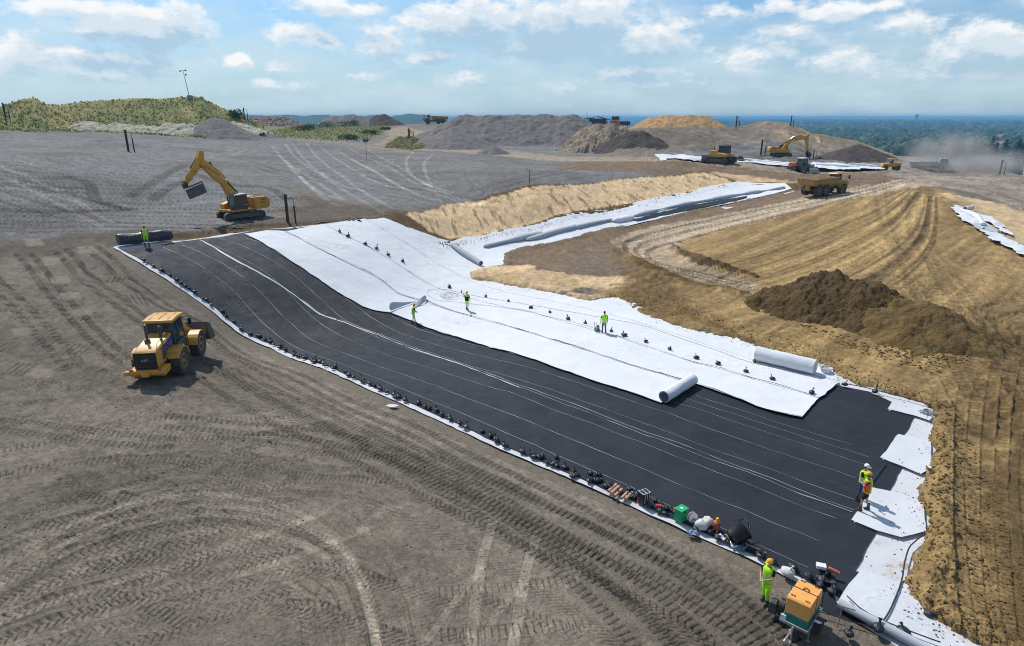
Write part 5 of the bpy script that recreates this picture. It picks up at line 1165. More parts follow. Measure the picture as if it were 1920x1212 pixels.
M['dusty_yellow'] = mat('dusty_yellow_paint', (.46, .27, .06), .6, .15, 2, dust=.7)
def dumper(pa, pb, label, load=True, sc=1.0, group=None, colour='dusty_yellow'):
    """six-wheeled articulated dump truck; pa rear, pb front ground contact"""
    a, b = hit(*pa), hit(*pb); h = math.atan2(b[1]-a[1], b[0]-a[0]); Y = M[colour]; c = (a+b)/2
    root = empty('dump_truck', (c[0], c[1], ground_z(*c)), h, label, 'dump truck', group, sc)
    for x in (-3.1, -1.25, 3.0):
        for s in (-1, 1): wheel(root, (x, s*1.2, .9), .9, .72, Y, side=s, lugs=20)
    m = MB(); m.box((-1.2, 0, 1.15), (5.0, .9, .5)); m.box((2.8, 0, 1.2), (3.2, .9, .5)); m.cyl((.9, 0, .9), (.9, 0, 1.5), .3); m.build('chassis', M['dark_steel'], root, .03)
    m = MB(); bw = 1.62
    pr = [(-4.9, 2.75), (-4.6, 1.75), (.6, 1.45), (1.35, 2.0), (1.5, 3.0)]; V = []
    for x, z in pr: k = bw if z > 2.2 else bw*.82; V += [(x, -k, z), (x, k, z)]
    outer = [(-4.9, 2.75), (-4.6, 1.75), (.6, 1.45), (1.35, 2.0), (1.5, 3.0)]
    nn = len(pr); m.add(V, [(2*i+2, 2*i+3, 2*i+1, 2*i) for i in range(nn-1)])
    for s in (-1, 1):
        lo = [(x, s*bw*.82, z) for x, z in [(-4.6, 1.75), (.6, 1.45), (1.35, 2.0)]]; hi = [(-4.9, s*bw, 2.75), (.6, s*bw, 2.9), (1.5, s*bw, 3.0)]
        v = lo+hi; f = [(0, 1, 4, 3), (1, 2, 5, 4)]; m.add(v, f)
        m.box((-1.7, s*bw, 2.87), (6.5, .14, .14), (0, -.04, 0))
        for k in range(6): m.box((-4.1+k*.95, s*(bw*.93), 2.2), (.10, .10, 1.0), (s*.27*-1, 0, 0))
    m.prism([(-4.98, 2.0), (-4.85, 2.0), (-4.95, 2.85), (-5.08, 2.85)], -bw, bw); m.box((-4.97, 0, 2.82), (.2, 3.3, .12))
    bd = m.build('dump_body', Y, root, 0); so = bd.modifiers.new('s', 'SOLIDIFY'); so.thickness = .05
    if load:
        m = MB(); g = 16; V = []; F_ = []
        for i in range(g+1):
            for j in range(g+1):
                x = -4.7+5.9*i/g; y = -1.5+3.0*j/g; e = min(1-abs(y)/1.5, 1-abs(x+1.75)/2.95)*1.0
                V.append((x, y, 2.5+.25*(i/g)+.95*max(e, 0)**.8*.8+.12*float(vn(np.array([x*2]), np.array([y*2]), 4)[0])))
        for i in range(g):
            for j in range(g): F_.append((i*(g+1)+j, (i+1)*(g+1)+j, (i+1)*(g+1)+j+1, i*(g+1)+j+1))
        m.add(V, F_); tag(m.build('soil_load', M['loose_soil'], root, ang=180))
    m = MB(); m.prism([(2.2, 1.4), (4.9, 1.35), (4.95, 1.9), (4.6, 2.3), (3.7, 2.45), (2.2, 2.45)], -1.05, 1.05); m.build('engine_hood', Y, root, .08)
    m = MB(); m.prism([(1.9, 1.5), (3.2, 1.5), (3.3, 2.4), (1.9, 2.4)], -1.1, 1.1)
    for x in (2.0, 3.15):
        for s in (-1, 1): m.cyl((x, s*.75, 2.4), (x-.05, s*.72, 3.45), .07, n=8)
    cb = m.build('cab', Y, root, .03)
    m = MB(); m.box((2.55, 0, 2.92), (1.22, 1.42, .98)); m.build('cab_window', M['glass'], cb)
    m = MB(); m.box((2.5, 0, 3.5), (1.75, 1.75, .14), top=(.85, .9)); m.build('cab_roof', M['orange'], cb, .04)
    for s in (-1, 1):
        m = MB(); n = 8
        for i in range(n):
            A, Bb = R(25+135*i/n), R(25+135*(i+1)/n); ri, ro = 1.02, 1.12
            m.prism([(3+ri*math.cos(A), .9+ri*math.sin(A)), (3+ro*math.cos(A), .9+ro*math.sin(A)), (3+ro*math.cos(Bb), .9+ro*math.sin(Bb)), (3+ri*math.cos(Bb), .9+ri*math.sin(Bb))], min(s*.82, s*1.6), max(s*.82, s*1.6))
        m.build('fender', Y, root)
        m = MB(); m.tube([(3.9, s*1.0, 2.4), (4.1, s*1.55, 3.0)], .03, 6); m.box((4.1, s*1.55, 2.95), (.08, .3, .6)); m.build('mirror', M['black'], root)
    m = MB(); m.box((-4.3, 0, 1.35), (.35, .9, .8)); m.box((-4.45, 0, 1.0), (.15, 1.6, .15)); m.build('rear_axle_box', Y, root, .05)
    for s in (-1, 1): MB().box((-4.5, s*.6, 1.35), (.06, .16, .12)).build('tail_light', M['red_cloth'], root)
    return root
M['loose_soil'] = mat('loose_soil', (.20, .125, .06), .95, .25, 2, bump=.08, bscale=6)
dumper((1513,372), (1573,361), 'dusty yellow six-wheel dump truck loaded with soil driving on the pale haul road', sc=1.0)
dumper((833,231), (800,231.3), 'distant yellow dump truck standing on the skyline left of the big gravel pile', load=False, sc=1.5)

def dozer(pa, pb, label):
    a, b = hit(*pa), hit(*pb); h = math.atan2(b[1]-a[1], b[0]-a[0]); Y = M['yellow']; c = (a+b)/2
    root = empty('bulldozer', (c[0], c[1], ground_z(*c)), h, label, 'bulldozer', None, 1.25)
    for s in (-1, 1): crawler(root, s*1.15, 4.6, 1.1, .6, M['track'], shoes=40)
    m = MB(); m.box((0, 0, .95), (3.6, 1.7, .6)); m.build('chassis', M['dark_steel'], root, .03)
    m = MB(); m.prism([(.3, 1.2), (2.3, 1.2), (2.35, 2.1), (2.1, 2.3), (.3, 2.45)], -.75, .75); m.build('engine_hood', Y, root, .08)
    m = MB(); m.prism([(-2.1, 1.2), (.1, 1.2), (.1, 1.95), (-1.4, 1.95), (-2.2, 1.7)], -1.2, 1.2); m.build('rear_body', Y, root, .08)
    m = MB(); 
    for x in (-1.45, .05):
        for s in (-1, 1): m.cyl((x, s*.75, 1.9), (x, s*.7, 3.2), .06, n=8)
    m.box((-.7, 0, 3.27), (1.75, 1.6, .12)); cb = m.build('cab', M['dark_steel'], root, .02)
    m = MB(); m.box((-.7, 0, 2.55), (1.45, 1.42, 1.3)); m.build('cab_window', M['glass'], cb)
    m = MB(); m.prism([(3.1, .15), (3.35, .1), (3.1, .7), (3.05, 1.25), (3.2, 1.5), (3.0, 1.45), (2.85, .8)], -1.95, 1.95)
    for s in (-1, 1): m.cyl((0, s*1.0, .6), (3.0, s*1.2, .5), .1)
    m.build('blade', M['grey_steel'], root, .02)
    m = MB(); m.cyl((1.5, .3, 2.3), (1.5, .3, 3.1), .07); m.build('exhaust', M['dark_steel'], root)
    m = MB(); m.box((-2.6, 0, 1.0), (.5, 1.4, .6))
    for y in (-.6, 0, .6): m.prism([(-2.7, 1.4), (-3.1, 1.3), (-3.2, .5), (-3.05, .2), (-2.95, .6), (-2.9, 1.1)], y-.07, y+.07)
    m.build('ripper', M['dark_steel'], root, .02)
    return root
dozer((1368,310), (1334,306), 'orange-yellow bulldozer with dark cab on the road above the far strip')
def roller_drum(px, label):
    p = stand(px); root = empty('towed_roller', p, R(-10), label, 'roller'); m = MB()
    m.lathe((0, -.9, .75), (0, 1, 0), [(0, .3), (.02, .68), (1.78, .68), (1.8, .3)], 28)
    for i in range(14):
        for k in range(7): a = 2*math.pi*(i+.5*(k % 2))/14; m.box((.72*math.cos(a), -.78+k*.26, .75+.72*math.sin(a)), (.14, .13, .14), (0, -a, 0))
    m.build('drum', M['dark_steel'], root, ang=30); m = MB()
    for s in (-1, 1): m.box((.0, s*1.02, .75), (1.9, .12, .18))
    m.box((.95, 0, .8), (.15, 2.1, .2)); m.box((-.95, 0, .8), (.15, 2.1, .2)); m.box((1.5, 0, .7), (1.1, .15, .12)); m.build('frame', M['grey_steel'], root, .01)
    return root
roller_drum((1329,302), 'studded dark roller drum behind the left end of the bulldozer'); roller_drum((1387,304), 'dark studded roller with frame at the right end of the bulldozer')
def tractor(pa, pb, label):
    a, b = hit(*pa), hit(*pb); h = math.atan2(b[1]-a[1], b[0]-a[0]); c = (a+b)/2; RO = M['red_orange']
    root = empty('wheel_loader', (c[0], c[1], ground_z(*c)), h, label, 'wheel loader')
    for x in (-1.35, 1.45):
        for s in (-1, 1): wheel(root, (x, s*1.0, .75), .75, .55, M['grey_steel'], side=s, lugs=18)
    m = MB(); m.prism([(-3.1, 1.0), (-3.15, 1.75), (-2.8, 2.1), (-.9, 2.3), (-.9, 1.0)], -.8, .8); m.build('engine_hood', RO, root, .12)
    m = MB(); m.box((-.2, 0, 1.0), (4.4, 1.1, .6)); m.box((-3.1, 0, .85), (.5, 1.7, .5)); m.build('chassis', M['dark_steel'], root, .04)
    m = MB()
    for x in (-.85, .65):
        for s in (-1, 1): m.cyl((x, s*.72, 1.4), (x, s*.66, 3.1), .055, n=8)
    m.box((-.1, 0, 1.6), (1.5, 1.5, .6)); cb = m.build('cab', M['dark_steel'], root, .02)
    m = MB(); m.box((-.1, 0, 2.45), (1.42, 1.36, 1.25)); m.build('cab_window', mat('green_glass', (.05, .12, .12), .1, .1, 2, spec=.8), cb)
    m = MB(); m.box((-.1, 0, 3.15), (1.8, 1.7, .14), top=(.9, .9)); m.build('cab_roof', M['white_paint'], cb, .04)
    m = MB(); arm(m, [(.9, 2.0), (1.9, 1.5), (2.9, .6)], .9, [.25, .35, .2]); m.build('lift_arm', M['dark_steel'], root, .02)
    m = MB(); m.prism([(2.9, 1.2), (2.85, .4), (3.3, .15), (3.9, .15), (3.4, .9)], -1.2, 1.2); m.build('bucket', M['grey_steel'], root, .02)
tractor((1491,318), (1516,321), 'red-orange wheel loader with white cab roof seen on the far road')
def roller_truck(px, label):
    p = stand(px); root = empty('road_roller', p, R(175), label, 'road roller'); m = MB(); m.lathe((1.3, -.85, .6), (0, 1, 0), [(0, .2), (.02, .6), (1.68, .6), (1.7, .2)], 24); m.build('drum', M['dark_steel'], root); m = MB(); m.lathe((-1.3, -.85, .6), (0, 1, 0), [(0, .2), (.02, .6), (1.68, .6), (1.7, .2)], 24); m.build('drum', M['dark_steel'], root)
    m = MB(); m.prism([(-2.0, .8), (2.0, .8), (1.9, 1.5), (.6, 1.6), (-2.0, 1.7)], -.8, .8); m.build('body', M['yellow'], root, .08)
    m = MB(); m.box((-.1, 0, 2.5), (1.6, 1.5, .12))
    for x in (-.8, .6):
        for s in (-1, 1): m.cyl((x, s*.65, 1.5), (x, s*.65, 2.5), .04, n=6)
    m.build('canopy', M['yellow'], root, .02); m = MB(); m.box((-.1, 0, 1.7), (.5, .6, .35)); m.box((-.35, 0, 2.0), (.12, .6, .5)); m.build('seat', M['black'], root, .02)
roller_truck((1668,319.5), 'small yellow road roller parked below the dark spoil heap')
def dusty_truck(px, label):
    p = stand(px); root = empty('tipper_truck', p, R(-25), label, 'truck', scale=1.0); G = mat('dusty_blue_grey', (.34, .36, .38), .8, .1, 2, dust=.5)
    for x in (-2.6, -1.3, 2.4):
        for s in (-1, 1): wheel(root, (x, s*1.0, .5), .5, .45, G, side=s, lugs=14)
    m = MB(); m.box((-.3, 0, .9), (6.8, 1.0, .3)); m.build('chassis', M['dark_steel'], root, .02)
    m = MB(); m.prism([(-4.0, 1.1), (1.2, 1.1), (1.3, 2.2), (-4.4, 2.0)], -1.2, 1.2); m.build('tipper_body', G, root, .05)
    m = MB(); m.prism([(1.7, .7), (3.4, .7), (3.4, 1.8), (3.2, 2.9), (1.7, 2.9)], -1.2, 1.2); cb = m.build('cab', G, root, .08)
    m = MB(); m.box((3.32, 0, 2.2), (.1, 2.0, .8), (0, -.18, 0)); m.build('windscreen', M['glass'], cb)
dusty_truck((1742,318), 'dust-covered grey tipper truck at the edge of the dust cloud')

# ------------------------------------------------------------------ the orange machine in the foreground (trailer-mounted)
def trailer():
    a, b = hit(1522,1140), hit(1483,1200); h = math.atan2(b[1]-a[1], b[0]-a[0]); c = hit(1499,1172)
    root = empty('trailer_compressor', (c[0], c[1], gz(*c)), h, 'orange and green trailer machine with closed hood standing on the dirt at the bottom edge', 'compressor', None, .77)
    m = MB(); m.box((0, 0, .55), (1.75, 1.05, .10)); m.box((0, .56, .58), (1.9, .08, .14)); m.box((0, -.56, .58), (1.9, .08, .14)); m.box((.93, 0, .58), (.08, 1.2, .14)); m.box((-.93, 0, .58), (.08, 1.2, .14)); m.build('chassis', M['grey_steel'], root, .02)
    m = MB(); m.prism([(-.80, .60), (.86, .60), (.80, .95), (-.80, .95)], -.50, .50); m.build('base_housing', M['teal'], root, .03)
    m = MB(); m.prism([(-.80, .955), (.78, .955), (.72, 1.66), (.62, 1.74), (-.74, 1.74), (-.80, 1.66)], -.50, .50); hd = m.build('hood', M['orange'], root, .025)
    m = MB(); m.box((-.10, 0, 1.748), (.035, 1.02, .02)); m.box((-.1, .505, 1.35), (.03, .012, .75)); m.box((-.1, -.505, 1.35), (.03, .012, .75)); m.build('hood_strap', M['black'], hd)
    for x in (-.68, .52):
        for s in (-1, 1):
            m = MB(); q = [(x-.035, s*.30-.09), (x+.035, s*.30-.09), (x+.035, s*.30+.09), (x-.035, s*.30+.09)]; m.tube([(a_, b_, 1.752) for a_, b_ in q+[q[0]]], .011, 6); m.build('hinge_plate', M['black'], hd)
    m = MB(); m.tube([(-.13, -.11, 1.75), (-.23, -.10, 1.79), (-.26, 0, 1.80), (-.23, .10, 1.79), (-.13, .11, 1.75)], .022, 8); m.build('lifting_eye', M['black'], hd)
    for s in (-1, 1):
        m = MB(); m.tube([(-.32, s*.58, 1.0), (-.32, s*.66, 1.1), (-.40, s*.66, 1.9)], .016, 6); m.build('side_lever', M['black'], root)
        wheel(root, (-.05, s*.78, .33), .33, .20, M['grey_steel'], side=s, lugs=20, rim_r=.5)
        m = MB(); n = 8
        for i in range(n):
            A, Bb = R(10+160*i/n), R(10+160*(i+1)/n); ri, ro = .40, .425
            m.prism([(-.05+ri*math.cos(A), .33+ri*math.sin(A)), (-.05+ro*math.cos(A), .33+ro*math.sin(A)), (-.05+ro*math.cos(Bb), .33+ro*math.sin(Bb)), (-.05+ri*math.cos(Bb), .33+ri*math.sin(Bb))], min(s*.63, s*.94), max(s*.63, s*.94))
        m.build('mudguard', M['black'], root)
    m = MB(); m.cyl((.1, -.9, .72), (.1, -.66, .72), .26, n=20); m.build('hose_reel', M['dark_steel'], root)
    m = MB(); m.box((.25, -1.10, .55), (.5, .34, .55), top=(.8, .8)); m.box((.2, -1.10, .83), (.28, .24, .03)); m.build('tool_box', M['dark_steel'], root, .03)
    m = MB(); m.box((.98, -.45, .78), (.06, .22, .34)); m.build('number_plate', M['white_paint'], root, .01)
    m = MB(); m.box((1.35, 0, .5), (.9, .07, .09)); m.cyl((1.45, .1, .1), (1.45, .1, .95), .035); m.lathe((1.45, .06, .12), (0, 1, 0), [(0, .12), (.08, .12)], 16); m.tube([(1.78, 0, .5), (1.9, 0, .53), (1.98, 0, .5)], .05, 8); m.tube([(1.2, .05, .6), (1.35, .12, .85), (1.55, .02, .8), (1.7, .06, .58)], .022, 6); m.build('drawbar', M['bright_steel'], root, .01)
    m = MB(); m.cyl((.75, .6, .02), (.75, .6, .65), .03); m.box((.75, .6, .03), (.16, .16, .03)); m.build('support_leg', M['grey_steel'], root)
    m = MB(); m.cyl((.2, .62, .78), (.2, .9, .78), .05); m.cyl((.35, .62, .85), (.35, .86, .85), .04); m.build('outlet_valve', M['bright_steel'], root)
trailer()

# ------------------------------------------------------------------ people
def rot2(v, piv, a):
    x, z = v[0]-piv[0], v[2]-piv[2]; return (piv[0]+x*math.cos(a)+z*math.sin(a), v[1], piv[2]-x*math.sin(a)+z*math.cos(a))
def skin_obj(name, chains, m, parent, sub=1):
    """chains: list of lists of (point, radius); a shared point joins chains; the first point is the root"""
    vs = []; es = []; rad = []; key = {}
    def idx(p, r):
        k = tuple(round(c, 4) for c in p)
        if k not in key: key[k] = len(vs); vs.append(k); rad.append(r)
        return key[k]
    for ch in chains:
        prev = None
        for p, r in ch:
            i = idx(p, r)
            if prev is not None and prev != i: es.append((prev, i))
            prev = i
    me = bpy.data.meshes.new(name); me.from_pydata(vs, es, []); me.materials.append(m)
    o = bpy.data.objects.new(name, me); C.objects.link(o); o.parent = parent
    md = o.modifiers.new('skin', 'SKIN'); md.use_smooth_shade = True; md.branch_smoothing = .3
    sv = me.skin_vertices[0].data
    for i, r in enumerate(rad): sv[i].radius = (r, r) if not isinstance(r, tuple) else r
    sv[0].use_root = True
    s = o.modifiers.new('sub', 'SUBSURF'); s.levels = sub; s.render_levels = sub
    return o
def person(px, face, label, vest='hivis', stripes=True, top='black_cloth', sleeves='short', legs='hivis', shorts=True, helmet='helmet_orange', lean=0.0, step=.12, arms=None, hgt=1.8, dz=.1, head_turn=0.0, loc=None, vest_back=None, swing=0.0, headp=0.1):
    p = hit(*px) if loc is None else loc; k = hgt/1.8
    root = empty('person', (p[0], p[1], gz(p[0], p[1])+dz), face, label, 'person', None, k)
    hip = (0, 0, .93)
    def U(x, y, z): return rot2((x, y, z), hip, lean)
    nk = U(0, 0, 1.49); ch = U(0, 0, 1.30); wa = U(0, 0, 1.08)
    A = arms or {}
    arm_pts = {}
    for s, nm in ((1, 'L'), (-1, 'R')):
        sh = U(0, s*.19, 1.43)
        e, w = A.get(nm, ((.03, s*.27, 1.14), (.10, s*.27, .90)))
        e = U(*e); w = U(*w); arm_pts[s] = (sh, e, w)
    leg_pts = {}
    for s in (1, -1):
        f = step*s; leg_pts[s] = ((0, s*.09, .90), (f*.55+.04, s*.11, .50), (f-.02, s*.13, .09))
    hb = U(.015, 0, 1.56); ht = U(.02+headp*.2, 0, 1.68)
    # body: one surface
    chains = [[(hip, .11), (wa, .105), (ch, .12), (nk, .06), (hb, .062), (ht, .088)]]
    chains[0].append((Vector(ht)+Vector((.0, 0, .06)), .06))
    chains[0][-1] = (tuple(chains[0][-1][0]), .06)
    fc = Vector((math.cos(head_turn), math.sin(head_turn), 0)); nose = Vector(ht)+fc*.095+Vector((0, 0, -.01)); chains.append([(ht, .088), (tuple(nose), .014)])
    for s in (1, -1):
        sh, e, w = arm_pts[s]
        chains.append([(ch, .12), (sh, .058), (e, .043), (w, .028)])
        d = (Vector(w)-Vector(e)).normalized(); sd_ = Vector((0, 1, 0)); sd_ = (sd_-d*sd_.dot(d)).normalized(); up_ = d.cross(sd_)
        palm = Vector(w)+d*.075; chains.append([(w, .028), (tuple(palm), .030)])
        for j, L in zip((-1.5, -.5, .5, 1.5), (.062, .078, .084, .072)):
            b0 = palm+sd_*j*.019+d*.02; b1 = b0+d*L*.5; b2 = b1+d*L*.35-up_*.02; chains.append([(tuple(palm), .030), (tuple(b0), .010), (tuple(b1), .009), (tuple(b2), .008)])
        t0 = Vector(w)+d*.03-sd_*s*.03; chains.append([(w, .028), (tuple(t0), .012), (tuple(t0+d*.04-sd_*s*.02), .009)])
        hp, kn, an = leg_pts[s]; chains.append([(hip, .11), (hp, .082), (kn, .054), (an, .036)])
    skin_obj('body', chains, M['skin'], root)
    # clothes
    if top:
        cs = [[(U(0, 0, .98), .13), (wa, .125), (ch, .145), (U(0, 0, 1.46), .075)]]
        for s in (1, -1):
            sh, e, w = arm_pts[s]
            mid = tuple(Vector(sh).lerp(Vector(e), .75)); cs.append([(ch, .145), (sh, .078), (mid, .062)]+([(e, .056), (tuple(Vector(e).lerp(Vector(w), .9)), .045)] if sleeves == 'long' else []))
        skin_obj('shirt', cs, M[top], root)
    cs = [[((0, 0, .98), .128), ((0, 0, .90), .125)]]
    for s in (1, -1):
        hp, kn, an = leg_pts[s]
        end = tuple(Vector(hp).lerp(Vector(kn), .95)); cs.append([((0, 0, .90), .125), (hp, .104), (end, .085)]+([] if shorts else [(kn, .072), (tuple(Vector(kn).lerp(Vector(an), .92)), .062)]))
    skin_obj('shorts' if shorts else 'trousers', cs, M[legs], root)
    if vest:
        z0 = .88; zs = [z0, .93, .98, 1.04, 1.10, 1.16, 1.22, 1.28, 1.34, 1.40, 1.45, 1.485]; wy = [.185, .19, .19, .188, .188, .192, .20, .208, .212, .208, .17, .09]; wx = [.15, .152, .15, .148, .148, .15, .153, .155, .152, .14, .11, .08]
        m = MB(); rings = [(U(0, 0, z), a, b) for z, a, b in zip(zs, wx, wy)]; m.loft(rings, 20, cap=False, pw=.85)
        n = 20; mi = []
        for i in range(len(zs)-1):
            for j in range(n): 
                back = 3 < j < 17 if False else True
                mi.append(1 if (stripes and i in (2, 4)) or (stripes and i in (7, 8, 9) and j in (4, 15) ) else 0)
        m.m = mi; o = mesh_obj('safety_vest', m.v, m.f, [M[vest], M['reflect']], root, True, 60, mi); so = o.modifiers.new('s', 'SOLIDIFY'); so.thickness = .012; so.offset = 1
        if vest_back:
            m = MB(); m.loft([(U(-.012 if z < 1.4 else -.005, 0, z), a+.006, b+.006) for z, a, b in zip(zs[1:9], wx[1:9], wy[1:9])], 20, cap=False, pw=.85)
            f2 = [f for i, f in enumerate(m.f) if 6 <= i % 20 <= 13]; q = mesh_obj('vest_panel', m.v, f2, M[vest_back], o, True, 60)
    for s in (1, -1):
        hp, kn, an = leg_pts[s]; m = MB(); x, y, z = an
        m.loft([((x, y, .20), .058, .055), ((x, y, .10), .06, .058), ((x+.03, y, .07), .10, .058), ((x+.05, y, .03), .145, .058), ((x+.05, y, .0), .145, .06)], 14); m.build('boot', M['boot'], root, ang=50)
        if shorts:
            m = MB(); m.loft([((x+.003, y, .30), .052, .052), ((x, y, .24), .055, .055), ((x, y, .19), .056, .056)], 12, cap=False); m.build('sock', M['grey_cloth'], root, ang=60)
    hv = Vector(ht)
    if helmet:
        m = MB(T(*(hv+Vector((0, 0, .035)))) @ RZ(head_turn)); m.loft([((.0, 0, -.005), .125, .108), ((0, 0, .03), .124, .106), ((0, 0, .075), .105, .09), ((0, 0, .11), .065, .055), ((0, 0, .122), .02, .018)], 18)
        m.loft([((.045, 0, -.008), .145, .10), ((.045, 0, .002), .14, .098)], 18); m.box((0, 0, .105), (.15, .025, .03)); m.build('hard_hat', M[helmet], root, ang=50)
    m = MB(T(*hv) @ RZ(head_turn)); m.ell((-.012, 0, .012), (.100, .094, .098), 14, 8); v = m.v; o = m.build('hair', M['hair'], root, ang=180)
    o.data.update(); bmh = bmesh.new(); bmh.from_mesh(o.data); bmesh.ops.bisect_plane(bmh, geom=bmh.verts[:]+bmh.edges[:]+bmh.faces[:], plane_co=hv+fc*.035, plane_no=fc+Vector((0, 0, -.55)), clear_outer=True); bmh.to_mesh(o.data); bmh.free()
    for s in (-1, 1):
        m = MB(T(*hv) @ RZ(head_turn)); m.ell((.078, s*.030, .012), (.012, .011, .008), 8, 5); m.build('eye', M['black'], root)
    m = MB(T(*hv) @ RZ(head_turn)); m.ell((.078, 0, -.045), (.010, .026, .006), 8, 5); m.build('mouth', M['red_cloth'], root)
    return root
def az_of(px): p = hit(*px); return math.atan2(p[1], p[0])
person((276,462), az_of((276,462))+.25, 'worker in yellow hard hat and lime shorts standing in front of the black liner roll', step=.10, hgt=1.86, helmet='helmet_yellow', dz=.02)
person((776,607), R(20), 'worker in lime shorts walking on the black liner beside the raised grey folds', step=.16, hgt=1.78, helmet='helmet_orange', arms={'L': ((.12,.25,1.16),(.3,.12,1.05)), 'R': ((.10,-.25,1.16),(.28,-.10,1.02))}, lean=.08, dz=.04)
person((876,585), R(80), 'worker in lime shorts carrying a shovel over the shoulder on the white sheets', step=.22, hgt=1.76, helmet='helmet_yellow', arms={'L': ((.05,.30,1.2),(-.02,.28,1.45)), 'R': ((-.06,-.27,1.14),(-.02,-.30,.90))}, vest_back='black_cloth', dz=.18)
person((1132,628), R(95), 'bare-headed worker in lime vest and grey trousers seen from behind on the white sheets', step=.03, hgt=1.80, helmet=None, legs='grey_cloth', shorts=False, dz=.18)
person((1434,1129), R(200)+R(10), 'worker with yellow hard hat in lime vest standing left of the orange machine', step=.08, hgt=1.80, helmet='helmet_yellow', legs='hivis', shorts=False, arms={'L': ((.12,.25,1.17),(.34,.10,1.12)), 'R': ((.12,-.25,1.17),(.34,-.06,1.12))}, dz=.02, headp=.2)
person((1612,938), R(-60), 'man in white hard hat and blue jeans facing the other man on the liner', step=.05, hgt=1.80, helmet='helmet_white', legs='blue_cloth', shorts=False, arms={'L': ((.10,.26,1.18),(.28,.06,1.20)), 'R': ((.12,-.30,1.15),(.36,-.34,1.12))}, dz=.04)
person((1618,961), R(150), 'man in yellow hard hat orange and lime vest and black shorts on the white flap', step=.14, hgt=1.84, helmet='helmet_yellow', legs='black_cloth', vest='hivis', vest_back=None, top='blue_cloth', arms={'L': ((.14,.20,1.20),(.22,.02,1.22)), 'R': ((.14,-.20,1.20),(.20,-.02,1.24))}, dz=.14)
pp = C.objects['person.006']
for ch_ in pp.children:
    if ch_.name.startswith('safety_vest'):
        m = MB(); zs = [.92, 1.0, 1.1, 1.2, 1.3, 1.4, 1.46]; m.loft([((0, 0, z), a+.02, b+.018) for z, a, b in zip(zs, [.152, .15, .148, .15, .155, .14, .11], [.19, .19, .188, .195, .208, .208, .16])], 20, cap=False, pw=.85)
        mesh_obj('orange_panel', m.v, [f for i, f in enumerate(m.f) if 1 <= i % 20 <= 6], M['orange_cloth'], ch_, True, 60)
# shovel on the shoulder
sh = g3(876, 585); root = empty('shovel', (sh[0], sh[1], sh[2]+.18), R(80), 'long-handled shovel held over the left shoulder of the worker in lime shorts', 'shovel')
m = MB(); m.cyl((.35, .20, 1.05), (-.25, .36, 1.72), .018, n=8); m.build('handle', M['wood'], root)
m = MB(T(-.36, .39, 1.83) @ RY(-.7)); m.prism([(-.13, -.14), (.13, -.14), (.15, .1), (0, .2), (-.15, .1)], -.012, .012); m.build('blade', M['dark_steel'], root, .003)
# small two-wheeled welding unit by the bare-headed man
w = g3(1119, 624, .18); root = empty('welding_unit', w, R(60), 'small grey hand welding unit standing left of the bare-headed worker', 'welder')
m = MB(); m.box((0, 0, .2), (.45, .28, .22)); m.box((.15, 0, .36), (.12, .2, .14)); m.build('housing', M['grey_steel'], root, .02)
m = MB(); m.tube([(-.2, .1, .25), (-.35, .1, .75), (-.35, -.1, .75), (-.2, -.1, .25)], .018, 6); m.build('handle', M['black'], root)
for s in (-1, 1): m = MB(); m.lathe((0, s*.17-.03, .10), (0, 1, 0), [(0, .1), (.06, .1)], 16); m.build('wheel', M['rubber'], root)
# ------------------------------------------------------------------ tools and supplies along the liner's lower-left edge
def at(px, dz=.06): p = hit(*px); return Vector((p[0], p[1], gz(*p)+dz))
TUBEP = [(1147,926,0),(1153,929,0),(1161,935,1),(1176,938,2),(1181,943,2),(1187,938,1)]
for i, (x, y, k) in enumerate([(1148,920,.75),(1153,924,.75),(1159,929,.7),(1171,934,.6),(1176,938,.35),(1181,933,.45)]):
    v = at((x, y), .14); root = MB(T(*v) @ RZ(R(52)))
    root.lathe((-k*.5, 0, 0), (1, 0, 0), [(0, .04), (0, .075), (k, .075), (k, .04), (k*.4, .04)], 16)
    tag(root.build('card_tube', M['card'], None), 'brown cardboard tube in the small stack at the liner edge', 'tube', 'cardboard tubes at the liner edge')
v = at((1207,946)); root = empty('beverage_crate', v, R(30), 'black crate with white-edged top standing at the liner edge right of the brown tubes', 'crate')
m = MB(); m.box((0, 0, .30), (.42, .36, .55)); m.build('crate_body', M['black'], root, .01)
m = MB(); m.tube([(-.2, -.17, .59), (.2, -.17, .59), (.2, .17, .59), (-.2, .17, .59), (-.2, -.17, .59)], .018, 6); m.tube([(0, -.17, .59), (0, .17, .59)], .014, 6)
for x in (-.12, .0, .12): m.cyl((x, -.19, .08), (x, -.19, .55), .014, n=6)
m.build('white_frame', M['white_paint'], root)
def gadget(px, name, label, cat, parts, rz=0.0, dz=.06):
    root = empty(name, at(px, dz), rz, label, cat)
    for nm, mm, fn in parts: m = MB(); fn(m); m.build(nm, M[mm], root, .008)
    return root
gadget((1200,944), 'petrol_can', 'small red can tucked left of the black crate', 'can', [('can_body', 'red_cloth', lambda m: m.box((0, 0, .16), (.24, .16, .3), top=(.8, .8))), ('cap', 'black', lambda m: m.cyl((.05, 0, .3), (.05, 0, .37), .035))])
gadget((1240,958), 'hand_extruder', 'red and green hand tool lying left of the green case', 'tool', [('motor', 'red_cloth', lambda m: m.cyl((-.25, 0, .14), (.0, 0, .16), .085)), ('grip', 'green_case', lambda m: m.cyl((0, 0, .16), (.14, .05, .12), .06)), ('nozzle', 'bright_steel', lambda m: m.cyl((.14, .05, .12), (.5, .12, .10), .04))], R(-20))
